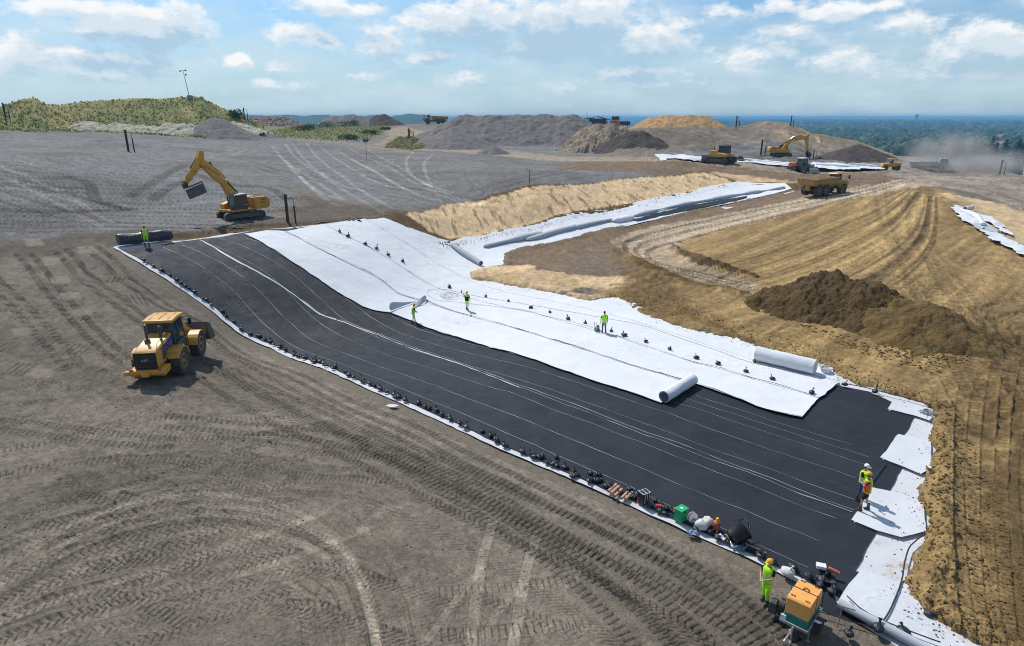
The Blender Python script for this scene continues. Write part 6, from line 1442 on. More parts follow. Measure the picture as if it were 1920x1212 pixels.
gadget((1264,966), 'hot_air_welder', 'second red-tipped hand tool right behind the green case', 'tool', [('motor', 'red_cloth', lambda m: m.cyl((-.2, 0, .22), (.0, 0, .24), .085)), ('nozzle', 'black', lambda m: m.cyl((0, 0, .24), (.34, .05, .12), .04))], R(100), .1)
g = gadget((1276,977), 'tool_case', 'bright green plastic case with a white label at the liner edge', 'case', [('case_body', 'green_case', lambda m: m.box((0, 0, .27), (.50, .40, .50), top=(.92, .92))), ('lid', 'green_case', lambda m: m.box((0, 0, .55), (.50, .40, .07))), ('label_plate', 'white_paint', lambda m: m.box((0, 0, .590), (.10, .13, .008))), ('clasp', 'black', lambda m: m.box((0, -.205, .48), (.08, .02, .1)))], R(38))
gadget((1297,982), 'cable_reel', 'tangled white and red cable reel right of the green case', 'reel', [('drum', 'white_paint', lambda m: m.lathe((0, -.08, .26), (0, 1, 0), [(0, .22), (.02, .22), (.02, .1), (.14, .1), (.14, .22), (.16, .22)], 18)), ('wire', 'red_cloth', lambda m: m.lathe((0, -.06, .26), (0, 1, 0), [(0, .15), (.12, .15)], 16)), ('stand', 'black', lambda m: m.tube([(-.2, -.1, 0), (0, -.1, .28), (.2, -.1, 0)], .015, 6))], R(20))
for i, (x, y, s, lb) in enumerate([(1315,994,.30,'crumpled white bag among the black bags, left one of two'), (1326,988,.28,'crumpled white bag among the black bags, right one of two beside the orange canister')]):
    m = MB(T(*at((x, y), .05)) @ RZ(i*1.3)); m.ell((0, 0, .2), (s, s*.8, .22), 14, 8, lambda d, k=i: 1+.22*float(vn(np.array([d.x*2.5+k*5]), np.array([d.y*2.5+d.z]), 6)[0])); tag(m.build('plastic_bag', M['white_bag'], None, ang=70), lb, 'bag')
gadget((1343,994), 'fuel_canister', 'orange canister with yellow spout standing among the bags', 'canister', [('canister_body', 'red_orange', lambda m: m.lathe((0, 0, 0), (0, 0, 1), [(0, .15), (.32, .15), (.38, .10)], 16)), ('spout', 'helmet_yellow', lambda m: m.lathe((0, 0, .38), (0, 0, 1), [(0, .07), (.14, .06)], 12))])
v = at((1380,1019)); root = empty('rubber_tub', v, R(20), 'large black rubber tub tipped on its side at the liner edge', 'tub')
m = MB(T(0, 0, .42) @ RY(R(62))); m.lathe((0, 0, -.3), (0, 0, 1), [(0, .32), (.6, .45), (.62, .47), (.62, .43), (.05, .29), (.04, .01)], 28); m.build('tub_body', M['black'], root)
m = MB(); m.tube([(.28, -.30, .75), (.36, -.12, .95), (.36, .12, .95), (.28, .30, .75)], .02, 6); m.build('handle', M['black'], root)
m = MB(); a_, b_ = at((1358,1008), .15), at((1436,1041), .1); m.cyl(a_, b_, .025, n=8); tag(m.build('wooden_pole', M['wood'], None), 'long pale wooden pole lying on the liner beside the black tub', 'pole')
m = MB(); a_, b_ = at((1395,1025), .1), at((1404,1008), .55); m.cyl(a_, b_, .03, n=8); tag(m.build('black_stick', M['black'], None), 'short black stick poking up right of the black tub', 'stick')
for i, (x, y, c, lb) in enumerate([(1298,1003,'blue_case','pale blue cloth wedged in the white edge below the white bags'), (1392,1030,'blue_case','blue plastic piece lying among the bags below the black tub'), (1375,1024,'bright_steel','silver sheet scrap shining beside the black tub'), (1352,1012,'bright_steel','crumpled silver foil left of the black tub')]):
    m = MB(T(*at((x, y), .08)) @ RZ(i*.8)); n = 6; V = [(.42*u/n-.21, .3*w_/n-.15, .05+.10*float(vn(np.array([u*.9+i*7.]), np.array([w_*.9]), 3)[0])) for u in range(n+1) for w_ in range(n+1)]
    m.add(V, [(u*(n+1)+w_, (u+1)*(n+1)+w_, (u+1)*(n+1)+w_+1, u*(n+1)+w_+1) for u in range(n) for w_ in range(n)]); o = m.build('foil_scrap' if c != 'blue_case' else 'blue_sheet', M[c], None, ang=60); so = o.modifiers.new('s', 'SOLIDIFY'); so.thickness = .02; tag(o, lb, 'scrap')
for k in range(26):
    i = int(len(LEw)*(.745+.13*rb.random())); q = LEw[min(i, len(LEw)-1)]+np.array([rb.uniform(-.1, .7), rb.uniform(-.1, .7)])
    sandbag(q[0], q[1], 'black bag in the dense heap between the green case and the orange machine', 'black bags heaped near the tools', .05, .9)
gadget((1545,1080), 'site_lamp', 'white and orange work lamp lying behind the orange machine', 'lamp', [('lamp_head', 'white_paint', lambda m: m.box((-.15, 0, .34), (.34, .26, .12))), ('body', 'black', lambda m: m.box((0, 0, .15), (.4, .35, .25))), ('grip', 'red_orange', lambda m: m.cyl((.1, 0, .32), (.48, -.05, .22), .07))], R(-20))
for (x, y) in [(1534,1088),(1548,1094),(1560,1098),(1566,1106),(1541,1092)]:
    p = hit(x, y); sandbag(p[0], p[1], 'black bag in the small heap behind the orange machine', 'black bags behind the orange machine', .05, 1.0)
m = MB(); m.tube([at((1570,1178), .02), at((1575,1160), .5), at((1600,1165), .45)], .02, 6); tag(m.build('bent_rod', M['dark_steel'], None), 'thin bent rod stuck in the dirt left of the upright sandbag', 'rod')
m = MB(T(*at((735,762), .02))); m.ell((0, 0, .01), (.38, .2, .03), 12, 5, lambda d: 1+.3*float(vn(np.array([d.x*3]), np.array([d.y*3]), 6)[0])); tag(m.build('pale_rag', M['white_bag'], None, ang=80), 'pale rag trodden into the dirt below the sandbag row', 'rag')

# ------------------------------------------------------------------ gas wells: thick pipe, thin pipe and a connecting elbow hose
def well(px, hgt, label, lean=.02, rz=0.0, first=[None], sc=1.0, flip=1, loc=None, side=True):
    v = stand(px) if loc is None else Vector(loc)
    root = empty('gas_well', v, rz, label, 'pipe', 'gas wells', hgt/2.8)
    m = MB(); m.cyl((0, 0, -.5), (lean, 0, 2.8), .15, n=14); m.lathe((lean, 0, 2.78), (0, 0, 1), [(0, .18), (.08, .18)], 14); m.build('main_pipe', M['pipe_black'], root)
    if side:
        m = MB(); m.cyl((.82, 0, -.5), (.80, 0, 1.7), .085, n=10); m.build('side_pipe', M['pipe_black'], root)
        m = MB(); m.tube([(lean+.1, 0, 2.55), (.45, 0, 2.6), (.72, 0, 2.4), (.80, 0, 2.1), (.80, 0, 1.65)], .05, 8); m.build('elbow_hose', M['grey_steel'], root)
    return root
well((540,419), 3.0, 'black gas well pipe beside the black bags right of the yellow excavator')
well((241,284), 3.8, 'black gas well pipe alone on the upper grey gravel')
well((11,223), 3.8, 'black gas well pipe at the left edge of the photo before the grassy hill')
well((459,226), 3.6, 'black gas well pipe between the grassy hill and the rubble heap')
well((1426,294), 4.0, 'dark gas well pipe with bushy head left of the distant yellow excavator')
well((1380,238), 3.5, 'short dark pipe on the brown ridge right of the sand stockpile')
well((1482,238), 3.0, 'short dark pipe at the right end of the brown ridge')
well((1874,327), 3.6, 'dark pipe right of the dust cloud on the grey slope')
well((1524,301), 2.4, 'low dark pipe on grey ground above the white-roofed loader')
def post(px, hgt, label, r=.06, sign=False):
    v = stand(px); root = empty('marker_post', v, 0, label, 'post'); m = MB(); m.cyl((0, 0, -.3), (0, 0, hgt), r, n=8); m.build('post', M['pipe_black'], root)
    if sign: m = MB(); m.box((-.3, 0, hgt), (.35, .2, .8)); m.box((.3, 0, hgt), (.35, .2, .8)); m.box((0, 0, hgt-.1), (.3, .12, .3)); m.build('marker_head', M['dark_steel'], root, .02)
    return root
post((688,304), 4.6, 'thin post with a small double dark head on the gravel', .035, True)
post((993,352), 2.6, 'thin dark stick on the gravel above the sand blanket', .05)
# mast on the grassy hill
az0 = px_dir(354.5, 181)[0]; v = px_dir(356, 181); Dm = 234; n_ = math.hypot(v[0], v[1]); mx, my = v[0]/n_*Dm, v[1]/n_*Dm
root = empty('camera_mast', (mx, my, ground_z(mx, my)-.2), 0, 'thin mast with a crosspiece on top of the grassy hill', 'mast')
m = MB(); m.cyl((0, 0, -1), (-1.0, 0, 8.4), .13, .07, 8); m.build('pole', M['grey_steel'], root)
m = MB(); m.box((-1.0, 0, 8.3), (2.2, .2, .15)); m.box((-.3, 0, 7.2), (.4, .3, .5)); m.box((-1.9, 0, 8.1), (.3, .3, .3)); m.box((-.2, 0, 8.5), (.35, .3, .3)); m.build('crosspiece', M['dark_steel'], root, .02)
m = MB(); m.box((0, 0, .4), (1.2, 1.0, 1.6)); m.build('cabinet', M['grey_steel'], root, .03)

# ------------------------------------------------------------------ stockpiles: piles at their angle of repose
def soil_mat(name, c, var=.2, bump=.15, bs=3.0, c2=None):
    m = bpy.data.materials.new(name); m.use_nodes = True; t = NT(m.node_tree); b = t.n['Principled BSDF']; P = t.node('ShaderNodeTexCoord').outputs['Object']
    b.inputs['Roughness'].default_value = .95; b.inputs['Specular IOR Level'].default_value = .15
    n = t.noise(P, bs*.25, 8, .65); n2 = t.noise(P, bs, 6, .7)
    col = t.mix(t.ramp(n, .35, .65), (*c, 1), (*(c2 or tuple(k*.75 for k in c)), 1))
    t.put(b.inputs['Base Color'], t.node('ShaderNodeHueSaturation', ins={'Color': col, 'Value': t.ramp(n2, .25, .75, 1-var, 1+var, False)}).outputs[0])
    bp = t.node('ShaderNodeBump', ins={'Height': t.math('ADD', n2, n), 'Strength': .9, 'Distance': bump}); t.put(b.inputs['Normal'], bp.outputs[0]); return m
tl = lambda *c: tuple(float(v) for v in lin(*c))
M['s_brown'] = soil_mat('dark_brown_soil', tl(112,90,60), .28, .35, 3, tl(84,67,44)); M['s_gravel'] = soil_mat('grey_gravel', tl(126,120,116), .12, .15, 2); M['s_sand'] = soil_mat('yellow_sand', tl(190,155,108), .12, .2, 2, tl(160,125,85))
M['s_pink'] = soil_mat('pale_spoil', tl(176,158,138), .15, .5, 1.2, tl(135,118,100)); M['s_ochre'] = soil_mat('ochre_soil', tl(134,110,70), .25, .3, 3, tl(104,84,52)); M['s_rubble'] = soil_mat('rubble', tl(190,174,162), .6, .6, 4.0, tl(118,92,84))
M['s_dark'] = soil_mat('dark_spoil', tl(88,80,76), .15, .3, 1.5); M['s_white'] = soil_mat('pale_grit', tl(206,196,176), .2, .5, 2, tl(172,164,140)); M['s_green'] = soil_mat('weedy_soil', tl(92,100,60), .3, .4, 2.5, tl(135,118,84))
def heap(name, cones, m, label, cat='heap', slope=.62, res=.2, rough=.25, rs=1.6, seed=0, plateau=None, sm=.35, group=None, at_d=None, gully=0.0):
    """cones: (px, py of the ground under the apex, height, [flat radius]) ; at_d: fixed distances instead of the ground hit"""
    cs = []
    for i, c in enumerate(cones):
        if at_d: v = px_dir(c[0], c[1]); n = math.hypot(v[0], v[1]); x, y = v[0]/n*at_d, v[1]/n*at_d
        else: x, y = hit(c[0], c[1])
        cs.append((x, y, c[2], c[3] if len(c) > 3 else 0, ground_z(x, y)))
    x0 = min(c[0]-1.7*c[2]/slope-c[3] for c in cs)-3; x1 = max(c[0]+1.7*c[2]/slope+c[3] for c in cs)+3; y0 = min(c[1]-2.2*c[2]/slope-c[3] for c in cs)-4; y1 = max(c[1]+1.7*c[2]/slope+c[3] for c in cs)+3
    nx, ny = int((x1-x0)/res)+1, int((y1-y0)/res)+1; X, Y_ = np.meshgrid(np.linspace(x0, x1, nx), np.linspace(y0, y1, ny))
    Zt = np.full(X.shape, -50.0)
    for x, y, h, fr, zb in cs:
        d = np.hypot(X-x, Y_-y); ang_n = 1+.14*fbm(np.arctan2(Y_-y, X-x)*2.2+x, np.zeros_like(X)+y, 1, 3, seed+3)
        if gully: ang_n = ang_n+gully*np.abs(fbm(np.arctan2(Y_-y, X-x)*14+x, d*.05, 1, 2, seed+5))
        zc = zb+h-slope*ang_n*np.maximum(np.sqrt(d*d+.25)-.5-fr, 0); a = np.maximum(Zt, zc); k = np.clip(sm-np.abs(Zt-zc), 0, sm); Zt = a+k*k/(4*sm)
    Zt = Zt+rough*fbm(X, Y_, rs, 5, seed+1)+rough*.6*np.abs(fbm(X, Y_, rs*.4, 3, seed+2))+rough*.35*fbm(X, Y_, rs*.18, 2, seed+4)
    G = Zb(X, Y_)+.1; keep = Zt > G-.8; Zt = np.where(keep, Zt, G-.8)
    kv = keep[:-1, :-1] & keep[1:, :-1] & keep[:-1, 1:] & keep[1:, 1:]; idx = np.arange(nx*ny).reshape(ny, nx)
    q = np.stack([idx[:-1, :-1][kv], idx[:-1, 1:][kv], idx[1:, 1:][kv], idx[1:, :-1][kv]], -1); used = np.unique(q); rm = np.zeros(nx*ny, int); rm[used] = np.arange(len(used)); q = rm[q]
    V = np.stack([X.ravel()[used], Y_.ravel()[used], Zt.ravel()[used]], -1); o0 = np.array([V[:, 0].mean(), V[:, 1].mean(), V[:, 2].min()])
    o = mesh_obj(name, V-o0, q, m, None, True, 180); o.location = o0; return tag(o, label, cat, group)
heap('soil_heap', [(1440,567,1.0),(1470,567,1.7),(1500,570,2.3),(1533,573,3.0),(1560,577,3.0),(1590,585,2.6),(1618,590,2.9),(1640,594,2.5),(1668,598,2.0)], M['s_brown'], 'tall dark brown soil heap in the middle of the ochre field', slope=.72, res=.12, rough=.55, rs=1.3, seed=5)
heap('soil_heap', [(1668,610,1.9),(1695,610,2.0),(1725,618,2.2),(1755,625,2.1),(1780,635,1.6),(1805,648,.9),(1700,640,1.0)], M['s_ochre'], 'lower pale ochre soil heap joined to the right of the dark heap', slope=.62, res=.14, rough=.38, rs=1.3, seed=9)
def crestheap(name, pts, base_d, m, label, **kw):
    """pile with its skyline given in picture positions, standing at a fixed distance"""
    cones = []
    if base_d < 0: mid = hit(sum(p_[0] for p_ in pts)/len(pts), -base_d); base_d = float(np.hypot(*mid))+kw.pop('back', 0)
    for (px, py, fr) in pts:
        v = px_dir(px, py); n = math.hypot(v[0], v[1]); x, y = v[0]/n*base_d, v[1]/n*base_d; h = HC+v[2]/n*base_d-ground_z(x, y); cones.append((px, py, max(h, .5), fr))
    return heap(name, cones, m, label, at_d=base_d, **kw)
crestheap('gravel_pile', [(845,226,0),(862,219,1),(885,217.5,2),(910,217,3),(940,217.5,3),(970,216.5,3),(1000,217.5,3),(1030,217,3),(1060,218,3),(1078,219,1),(1092,224,0)], 250, M['s_gravel'], 'long flat-topped grey gravel pile on the skyline', slope=.5, res=.5, rough=.8, rs=6, seed=21, gully=.05)
crestheap('gravel_pile', [(828,247,0),(850,240,0)], 222, M['s_gravel'], 'low grey gravel tail in front of the left end of the long gravel pile', slope=.42, res=.5, rough=.4, rs=5, seed=23)
crestheap('sand_stockpile', [(1228,220.5,2),(1245,219,3),(1265,218,4),(1285,217.5,4),(1305,218.5,3),(1318,219,2)], 335, M['s_sand'], 'flat-topped yellow sand stockpile on the skyline right of the screening plant', slope=.52, res=.6, rough=.7, rs=5, seed=25, gully=.12)
crestheap('spoil_pile', [(1100,240,0),(1122,235,1),(1145,235,1),(1168,240,0)], -262, M['s_pink'], 'pale eroded spoil pile below the screening plant', slope=.75, res=.3, rough=.8, rs=2.5, seed=27, gully=.3)
crestheap('spoil_pile', [(1188,246,0),(1203,248,0)], -262, M['s_dark'], 'dark brown spoil pile right of the pale eroded pile', slope=.45, res=.4, rough=.7, rs=3, seed=29)
heap('sand_bed', [(985,262,.6,10),(1020,262,.8,12),(1055,262,.8,12),(1085,262,.8,8)], M['s_pink'], 'low flat tan sand bed in front of the long gravel pile', slope=.15, res=.5, rough=.1, rs=4, seed=31)
heap('gravel_pile', [(925,289,2.2),(915,289,1.6),(940,289,1.2)], M['s_gravel'], 'small dark grey gravel pile alone on the grey ground', slope=.55, res=.25, rough=.2, rs=1.5, seed=33)
crestheap('gravel_pile', [(398,222,0),(405,220.8,0),(416,225,0)], -244, M['s_gravel'], 'pointed grey gravel pile in front of the grassy hill', slope=.5, res=.25, rough=.25, rs=2, seed=35)
heap('gravel_pile', [(450,249,.9),(475,251,.9),(495,252,.7)], M['s_gravel'], 'low grey gravel mounds right of the pointed gravel pile', slope=.4, res=.3, rough=.3, rs=2, seed=36)
crestheap('gravel_pile', [(628,217,1),(655,215,2),(675,217,0)], -227, M['s_gravel'], 'distant grey gravel pile behind the green bushes', slope=.5, res=.6, rough=.5, rs=5, seed=37)
crestheap('soil_heap', [(707,216,0),(718,214.8,1),(730,219,0)], -229, M['s_dark'], 'distant brown soil heap right of the grey gravel pile on the skyline', slope=.55, res=.5, rough=.5, rs=5, seed=39)
crestheap('rubble_heap', [(478,222,1.5),(500,220,2),(525,220.5,2),(545,226,.5)], -236, M['s_rubble'], 'heap of pinkish demolition rubble right of the grassy hill', slope=.5, res=.25, rough=.9, rs=1.0, seed=41)
heap('spoil_pile', [(1605,300,3.6),(1625,302,2.6),(1585,302,2.2)], M['s_dark'], 'dark spoil heap above the small yellow road roller', slope=.35, res=.3, rough=.4, rs=3, seed=43)
heap('grassy_mound', [(755,272,2.6),(775,274,2.4),(768,272,3.0),(790,277,1.4),(740,277,1.2)], M['s_green'], 'small weedy mound under the rusty well head', slope=.5, res=.2, rough=.5, rs=1.2, seed=45)
for i, (x, y, h, lb) in enumerate([(165,236,1.3,'leftmost pale grit heap at the foot of the grassy hill'),(220,238,1.2,'pale grit heap second from the left at the foot of the hill'),(268,240,.9,'low pale grit heap in the middle of the hill foot'),(322,238,1.3,'pale grit heap left of the pointed gravel pile, larger one'),(345,239,1.1,'pale grit heap touching the pointed gravel pile'),(440,237,1.7,'pale grit heap between the pointed gravel pile and the rubble')]):
    heap('grit_heap', [(x, y, h*.75), (x+13, y+.3, h*.6), (x-11, y+.4, h*.5), (x+24, y+.3, h*.35)], M['s_white'], lb, slope=.45, res=.3, rough=.6, rs=1.6, seed=50+i, group='pale grit heaps along the hill foot')
# rubble and stones lying on the ground: countless, so one object
V = []; F_ = []; rs_ = random.Random(3)
def stone(x, y, s, z=None):
    b = len(V); z = ground_z(x, y) if z is None else z; pts = [(-1,-1,-.6),(1,-1,-.6),(1,1,-.6),(-1,1,-.6),(-.6,-.7,.7),(.7,-.6,.6),(.6,.7,.7),(-.7,.6,.6)]; a = rs_.uniform(0, 6.3)
    for p in pts:
        q = [p[0]*rs_.uniform(.7, 1.2)*s, p[1]*rs_.uniform(.6, 1.1)*s, p[2]*rs_.uniform(.5, 1)*s]; V.append((x+q[0]*math.cos(a)-q[1]*math.sin(a), y+q[0]*math.sin(a)+q[1]*math.cos(a), z+q[2]))
    for f in [(3,2,1,0),(4,5,6,7),(0,1,5,4),(1,2,6,5),(2,3,7,6),(3,0,4,7)]: F_.append(tuple(b+i for i in f))
def scatter(px, n, s0, s1):
    P = hits(px); 
    for _ in range(n):
        for _t in range(20):
            x = rs_.uniform(P[:, 0].min(), P[:, 0].max()); y = rs_.uniform(P[:, 1].min(), P[:, 1].max())
            if float(sdist(np.array([x]), np.array([y]), P)[0]) < 0: stone(x, y, s0*(s1/s0)**rs_.random()); break
scatter([(1720,760),(1790,760),(1900,1000),(2000,1250),(1840,1215),(1730,1150),(1740,1020),(1740,850)], 1500, .02, .09)
scatter([(1400,560),(1600,660),(1750,700),(1850,660),(1820,640),(1620,640),(1480,600)], 700, .03, .14)
scatter([(1150,560),(1420,650),(1700,745),(1760,750),(1500,640),(1200,560)], 700, .02, .09)
scatter([(0,700),(500,720),(1100,950),(1500,1200),(0,1212)], 700, .012, .05)
scatter([(690,420),(845,466),(960,446),(1140,405),(1300,370),(1290,362),(1140,395),(950,432),(848,455)], 500, .03, .12)
clod = mesh_obj('soil_clods', V, F_, M['s_ochre'], None, False); tag(clod, kind='stuff')
V = []; F_ = []
def dirt_spill(px, n, s0=.015, s1=.07):
    P = hits(px)
    for _ in range(n):
        i = rs_.randrange(len(P)-1); t_ = rs_.random(); q = P[i]+(P[i+1]-P[i])*t_; e = P[i+1]-P[i]; nn = np.array([-e[1], e[0]])/np.hypot(*e); k = abs(rs_.gauss(0, .55)); q = q+nn*k*SIDE
        stone(q[0], q[1], s0*(s1/s0)**rs_.random()*(1.4 if s1 > .08 else 1), gz(*q)+.28)
SIDE = 1
dirt_spill(SHEET_LOW[11:], 900, .012, .045); SIDE = -1; dirt_spill(SHEET_TOP[3:12], 420, .02, .065); dirt_spill(SHEET_LOW[11:], 300, .012, .04)
tag(mesh_obj('soil_crumbs', V, F_, M['s_ochre'], None, False), kind='stuff')
# rusty well head on the mound
v = stand((768,273)); root = empty('well_head', (v[0], v[1], v[2]+2.6), 0, 'rust-orange well head with valve pipes on the small weedy mound', 'well head')
m = MB(); m.cyl((0, 0, -.5), (0, 0, 2.2), .38, n=14); m.lathe((0, 0, 2.2), (0, 0, 1), [(0, .55), (.15, .55), (.15, .3), (.6, .25)], 14); m.build('casing', M['rust'], root)
m = MB(); m.tube([(.3, 0, 1.8), (1.0, 0, 2.0), (1.4, 0, 1.8), (1.4, 0, 0)], .12, 8); m.tube([(.3, .3, 1.2), (.9, .2, 1.4), (1.0, .2, 0)], .1, 8); m.build('valve_pipe', M['rust'], root)
# screening plant on the skyline
def far_box(px, py, D): v = px_dir(px, py); n = math.hypot(v[0], v[1]); return v[0]/n*D, v[1]/n*D, HC+v[2]/n*D
x, y, z = far_box(1120, 230, 270); root = empty('screening_plant', (x, y, ground_z(x, y)), R(0), 'dark screening plant with sloping conveyor on the skyline behind the gravel pile', 'machine'); zb = z-ground_z(x, y)
m = MB(); m.box((0, 0, zb+.4), (7, 2.4, 2.2)); m.box((9, 0, zb-.3), (8, 2.2, 1.5)); m.build('hopper', M['dark_steel'], root, .05)
m = MB(); m.box((-5.5, 0, zb+1.3), (9, 1.0, .35), (0, -.12, 0)); m.box((3, 0, zb+1.5), (7, .9, .3), (0, .25, 0)); m.build('conveyor', M['dark_steel'], root)
m = MB()
for xx in (-8, -4, 0, 4, 8, 12): m.cyl((xx, 0, 0), (xx, 0, zb+.5), .15, n=6)
m.build('support_leg', M['dark_steel'], root)
m = MB(); m.cyl((-4, 0, zb), (-4, 0, zb+4), .06, n=6); m.cyl((2, 0, zb), (2, 0, zb+3), .06, n=6); m.build('antenna', M['grey_steel'], root)
x, y, z = far_box(1154, 229, 262); root = empty('loading_shovel', (x, y, ground_z(x, y)), R(70), 'red machine with railings standing right of the screening plant', 'machine'); zb = z-ground_z(x, y)
m = MB(); m.box((0, 0, zb*.5), (3.2, 3.0, zb+1.2)); m.build('body', M['red_orange'], root, .1); m = MB(); m.box((0, 0, zb+1.4), (2.6, 2.6, 1.3)); m.build('cab', M['dark_steel'], root, .05)

# ------------------------------------------------------------------ torn white sheets of the far strips
for px, lb in [([(1229,291),(1240,305),(1252,301),(1300,303),(1322,305),(1322,297),(1280,293),(1250,292)], 'white torn sheet with dropped corner at the left end of the far strip'),
               ([(1375,300),(1440,305),(1490,309),(1490,315),(1440,312),(1376,307)], 'flat pale sheet strip between the bulldozer and the white-roofed loader'),
               ([(1520,308),(1560,309),(1650,315),(1655,320),(1600,321),(1530,318)], 'crumpled white sheets right of the white-roofed loader'),
               ([(1783,392),(1800,391),(1830,404),(1852,416),(1846,426),(1840,434),(1815,422),(1795,410)], 'ragged white sheet at the top of the far right tear'),
               ([(1838,437),(1870,442),(1890,452),(1925,470),(1935,495),(1915,482),(1880,467),(1850,450)], 'ragged white sheet at the lower end of the far right tear'),
               ([(1820,403),(1850,408),(1880,428),(1900,446),(1890,446),(1868,430),(1842,415)], 'narrow white sheet strip along the upper side of the far right tear')]:
    fabric('torn_sheet', .32, M['geo_white'], lb, 'geotextile', px=px, step=.4, seed=len(lb) % 9+60, amp=5.0, edge=.35, group='torn white sheets')
fabric('liner_offcut', .30, M['geo_grey'], 'grey liner showing through the far right torn sheets', 'liner', px=[(1826,418),(1846,420),(1872,436),(1868,441),(1838,436),(1824,430)], step=.4, seed=70, amp=1, edge=.1)
fabric('liner_offcut', .30, M['geo_grey'], 'grey liner strip behind the bulldozer along the far strip', 'liner', px=[(1250,296),(1330,300),(1500,311),(1500,314),(1330,305),(1252,299)], step=.4, seed=71, amp=2, edge=.2)
for (l, lb) in [([(1530,312),(1570,315),(1610,317)], 'left rolled sheet fold beyond the dump truck'), ([(1590,313),(1620,314),(1645,316)], 'right rolled sheet fold beyond the dump truck'), ([(1390,303),(1430,306),(1480,311)], 'rolled sheet fold along the far strip behind the road'), ([(1800,400),(1830,412),(1842,428)], 'rolled sheet fold across the far right tear')]:
    Q = smooth_line(hits(l), .8); P = [(q[0], q[1], gz(*q)+.5) for q in Q]; rad = [.38*(1+.5*float(vn(np.array([i*.3]), np.array([3.3]), 7)[0])) for i in range(len(P))]; tag(MB().tube(P, rad, 9, sq=.7).build('sheet_roll', M['geo_white'], None, ang=60), lb, 'geotextile')

# ------------------------------------------------------------------ vegetation
def leaf_cloud(mb_v, mb_f, c, r, n, s, rr, hgt=1.0):
    for _ in range(n):
        while True:
            d = Vector((rr.uniform(-1, 1), rr.uniform(-1, 1), rr.uniform(-1, 1)))
            if .35 < d.length < 1: break
        k = 1+.3*math.sin(d.x*5+c[0])*math.cos(d.y*4+c[1]); p = Vector(c)+Vector((d.x*r[0]*k, d.y*r[1]*k, d.z*r[2]*k)); a = Vector((rr.uniform(-1, 1), rr.uniform(-1, 1), rr.uniform(-1, 1))).normalized()*s; b = a.cross(Vector((rr.uniform(-1, 1), rr.uniform(-1, 1), rr.uniform(-1, 1)))).normalized()*s
        i = len(mb_v); mb_v += [tuple(p-a*.6), tuple(p+b*.6), tuple(p+a*.6), tuple(p-b*.5)]; mb_f.append((i, i+1, i+2, i+3))
def bush(px, w, h, label, n=500, name='shrub', m='leaf', D=None, group='bushes on the landfill top'):
    rr = random.Random(int(px[0]*7)); v = stand(px)
    root = empty(name, v, 0, label, 'bush', group); V = []; F_ = []
    for k in range(5): leaf_cloud(V, F_, (rr.uniform(-w*.3, w*.3), rr.uniform(-w*.2, w*.2), h*.45), (w*.35, w*.3, h*.5), n//5, .35, rr)
    mesh_obj('foliage', V, F_, M[m], root, False)
    mb = MB(); 
    for k in range(4): mb.tube([(0, 0, -.3), (rr.uniform(-w*.2, w*.2), rr.uniform(-w*.2, w*.2), h*.6)], [.09, .04], 5)
    mb.build('stem', M['bark'], root); return root
for (x, y, w, h, lb) in [(333*.0+583,243,9,2.6,'green bush patch left of the others beside the rubble heap'),(612,240,10,3.2,'middle green bush patch behind the weedy ground'),(645,238,9,3.4,'green bush patch before the distant grey gravel pile'),(664,237,7,4.0,'dark dense bush at the right of the green patches'),(566,246,8,2.2,'low bush at the right foot of the rubble heap'),
                       (693,252,7,1.8,'low bush by the bend of the pale road'),(655,262,8,1.8,'scrubby bush nearest the gravel edge'),(722,244,5,1.5,'small dark scrub left of the road to the skyline'),(447,222,5,2.8,'small dark bush right of the grassy hill on the skyline')]:
    bush((x, y), w, h, lb)
gm2 = M['grass_col']; t_ = NT(gm2.node_tree); pb = t_.n['Principled BSDF']; tr = t_.node('ShaderNodeBsdfTranslucent'); src = pb.inputs['Base Color'].links[0].from_socket; t_.put(tr.inputs[0], src)
mx_ = t_.node('ShaderNodeMixShader', ins={0: .45}); t_.l.new(pb.outputs[0], mx_.inputs[1]); t_.l.new(tr.outputs[0], mx_.inputs[2]); t_.l.new(mx_.outputs[0], [n for n in t_.n if n.type == 'OUTPUT_MATERIAL'][0].inputs[0])
# grass on the hill and weeds: countless blades
V = []; F_ = []; CC = []
def tuft(x, y, z, h, w, col, rr):
    for k in range(2):
        a = rr.uniform(0, 6.28); dx, dy = math.cos(a)*w, math.sin(a)*w; l = rr.uniform(-.3, .3)*h; i = len(V)
        V.extend([(x-dx, y-dy, z-.1), (x+dx, y+dy, z-.1), (x+dx*.4+l, y+dy*.4, z+h*rr.uniform(.7, 1.1)), (x-dx*.5+l, y-dy*.5, z+h)]); F_.append((i, i+1, i+2, i+3)); CC.extend([col]*4)
rr = random.Random(12); gp = [tuple(lin(*c)*1.6) for c in [(112,118,74),(120,122,78),(106,112,72),(152,140,96),(158,146,104),(132,130,84)]]
sx = []
for _ in range(6500):
    x_, d = rr.uniform(-60, 478), rr.uniform(200, 262); v = px_dir(x_, 200); n = math.hypot(v[0], v[1]); x, y = v[0]/n*d, v[1]/n*d; sx.append((x, y))
A_ = np.array(sx); azs = np.arctan2(A_[:, 0], A_[:, 1]); rzs = ridge_z(azs, np.hypot(A_[:, 0], A_[:, 1])); zs_ = Zb(A_[:, 0], A_[:, 1]); nn_ = fbm(A_[:, 0], A_[:, 1], 7, 4, 33); nm_ = fbm(A_[:, 0], A_[:, 1], 3, 3, 44)
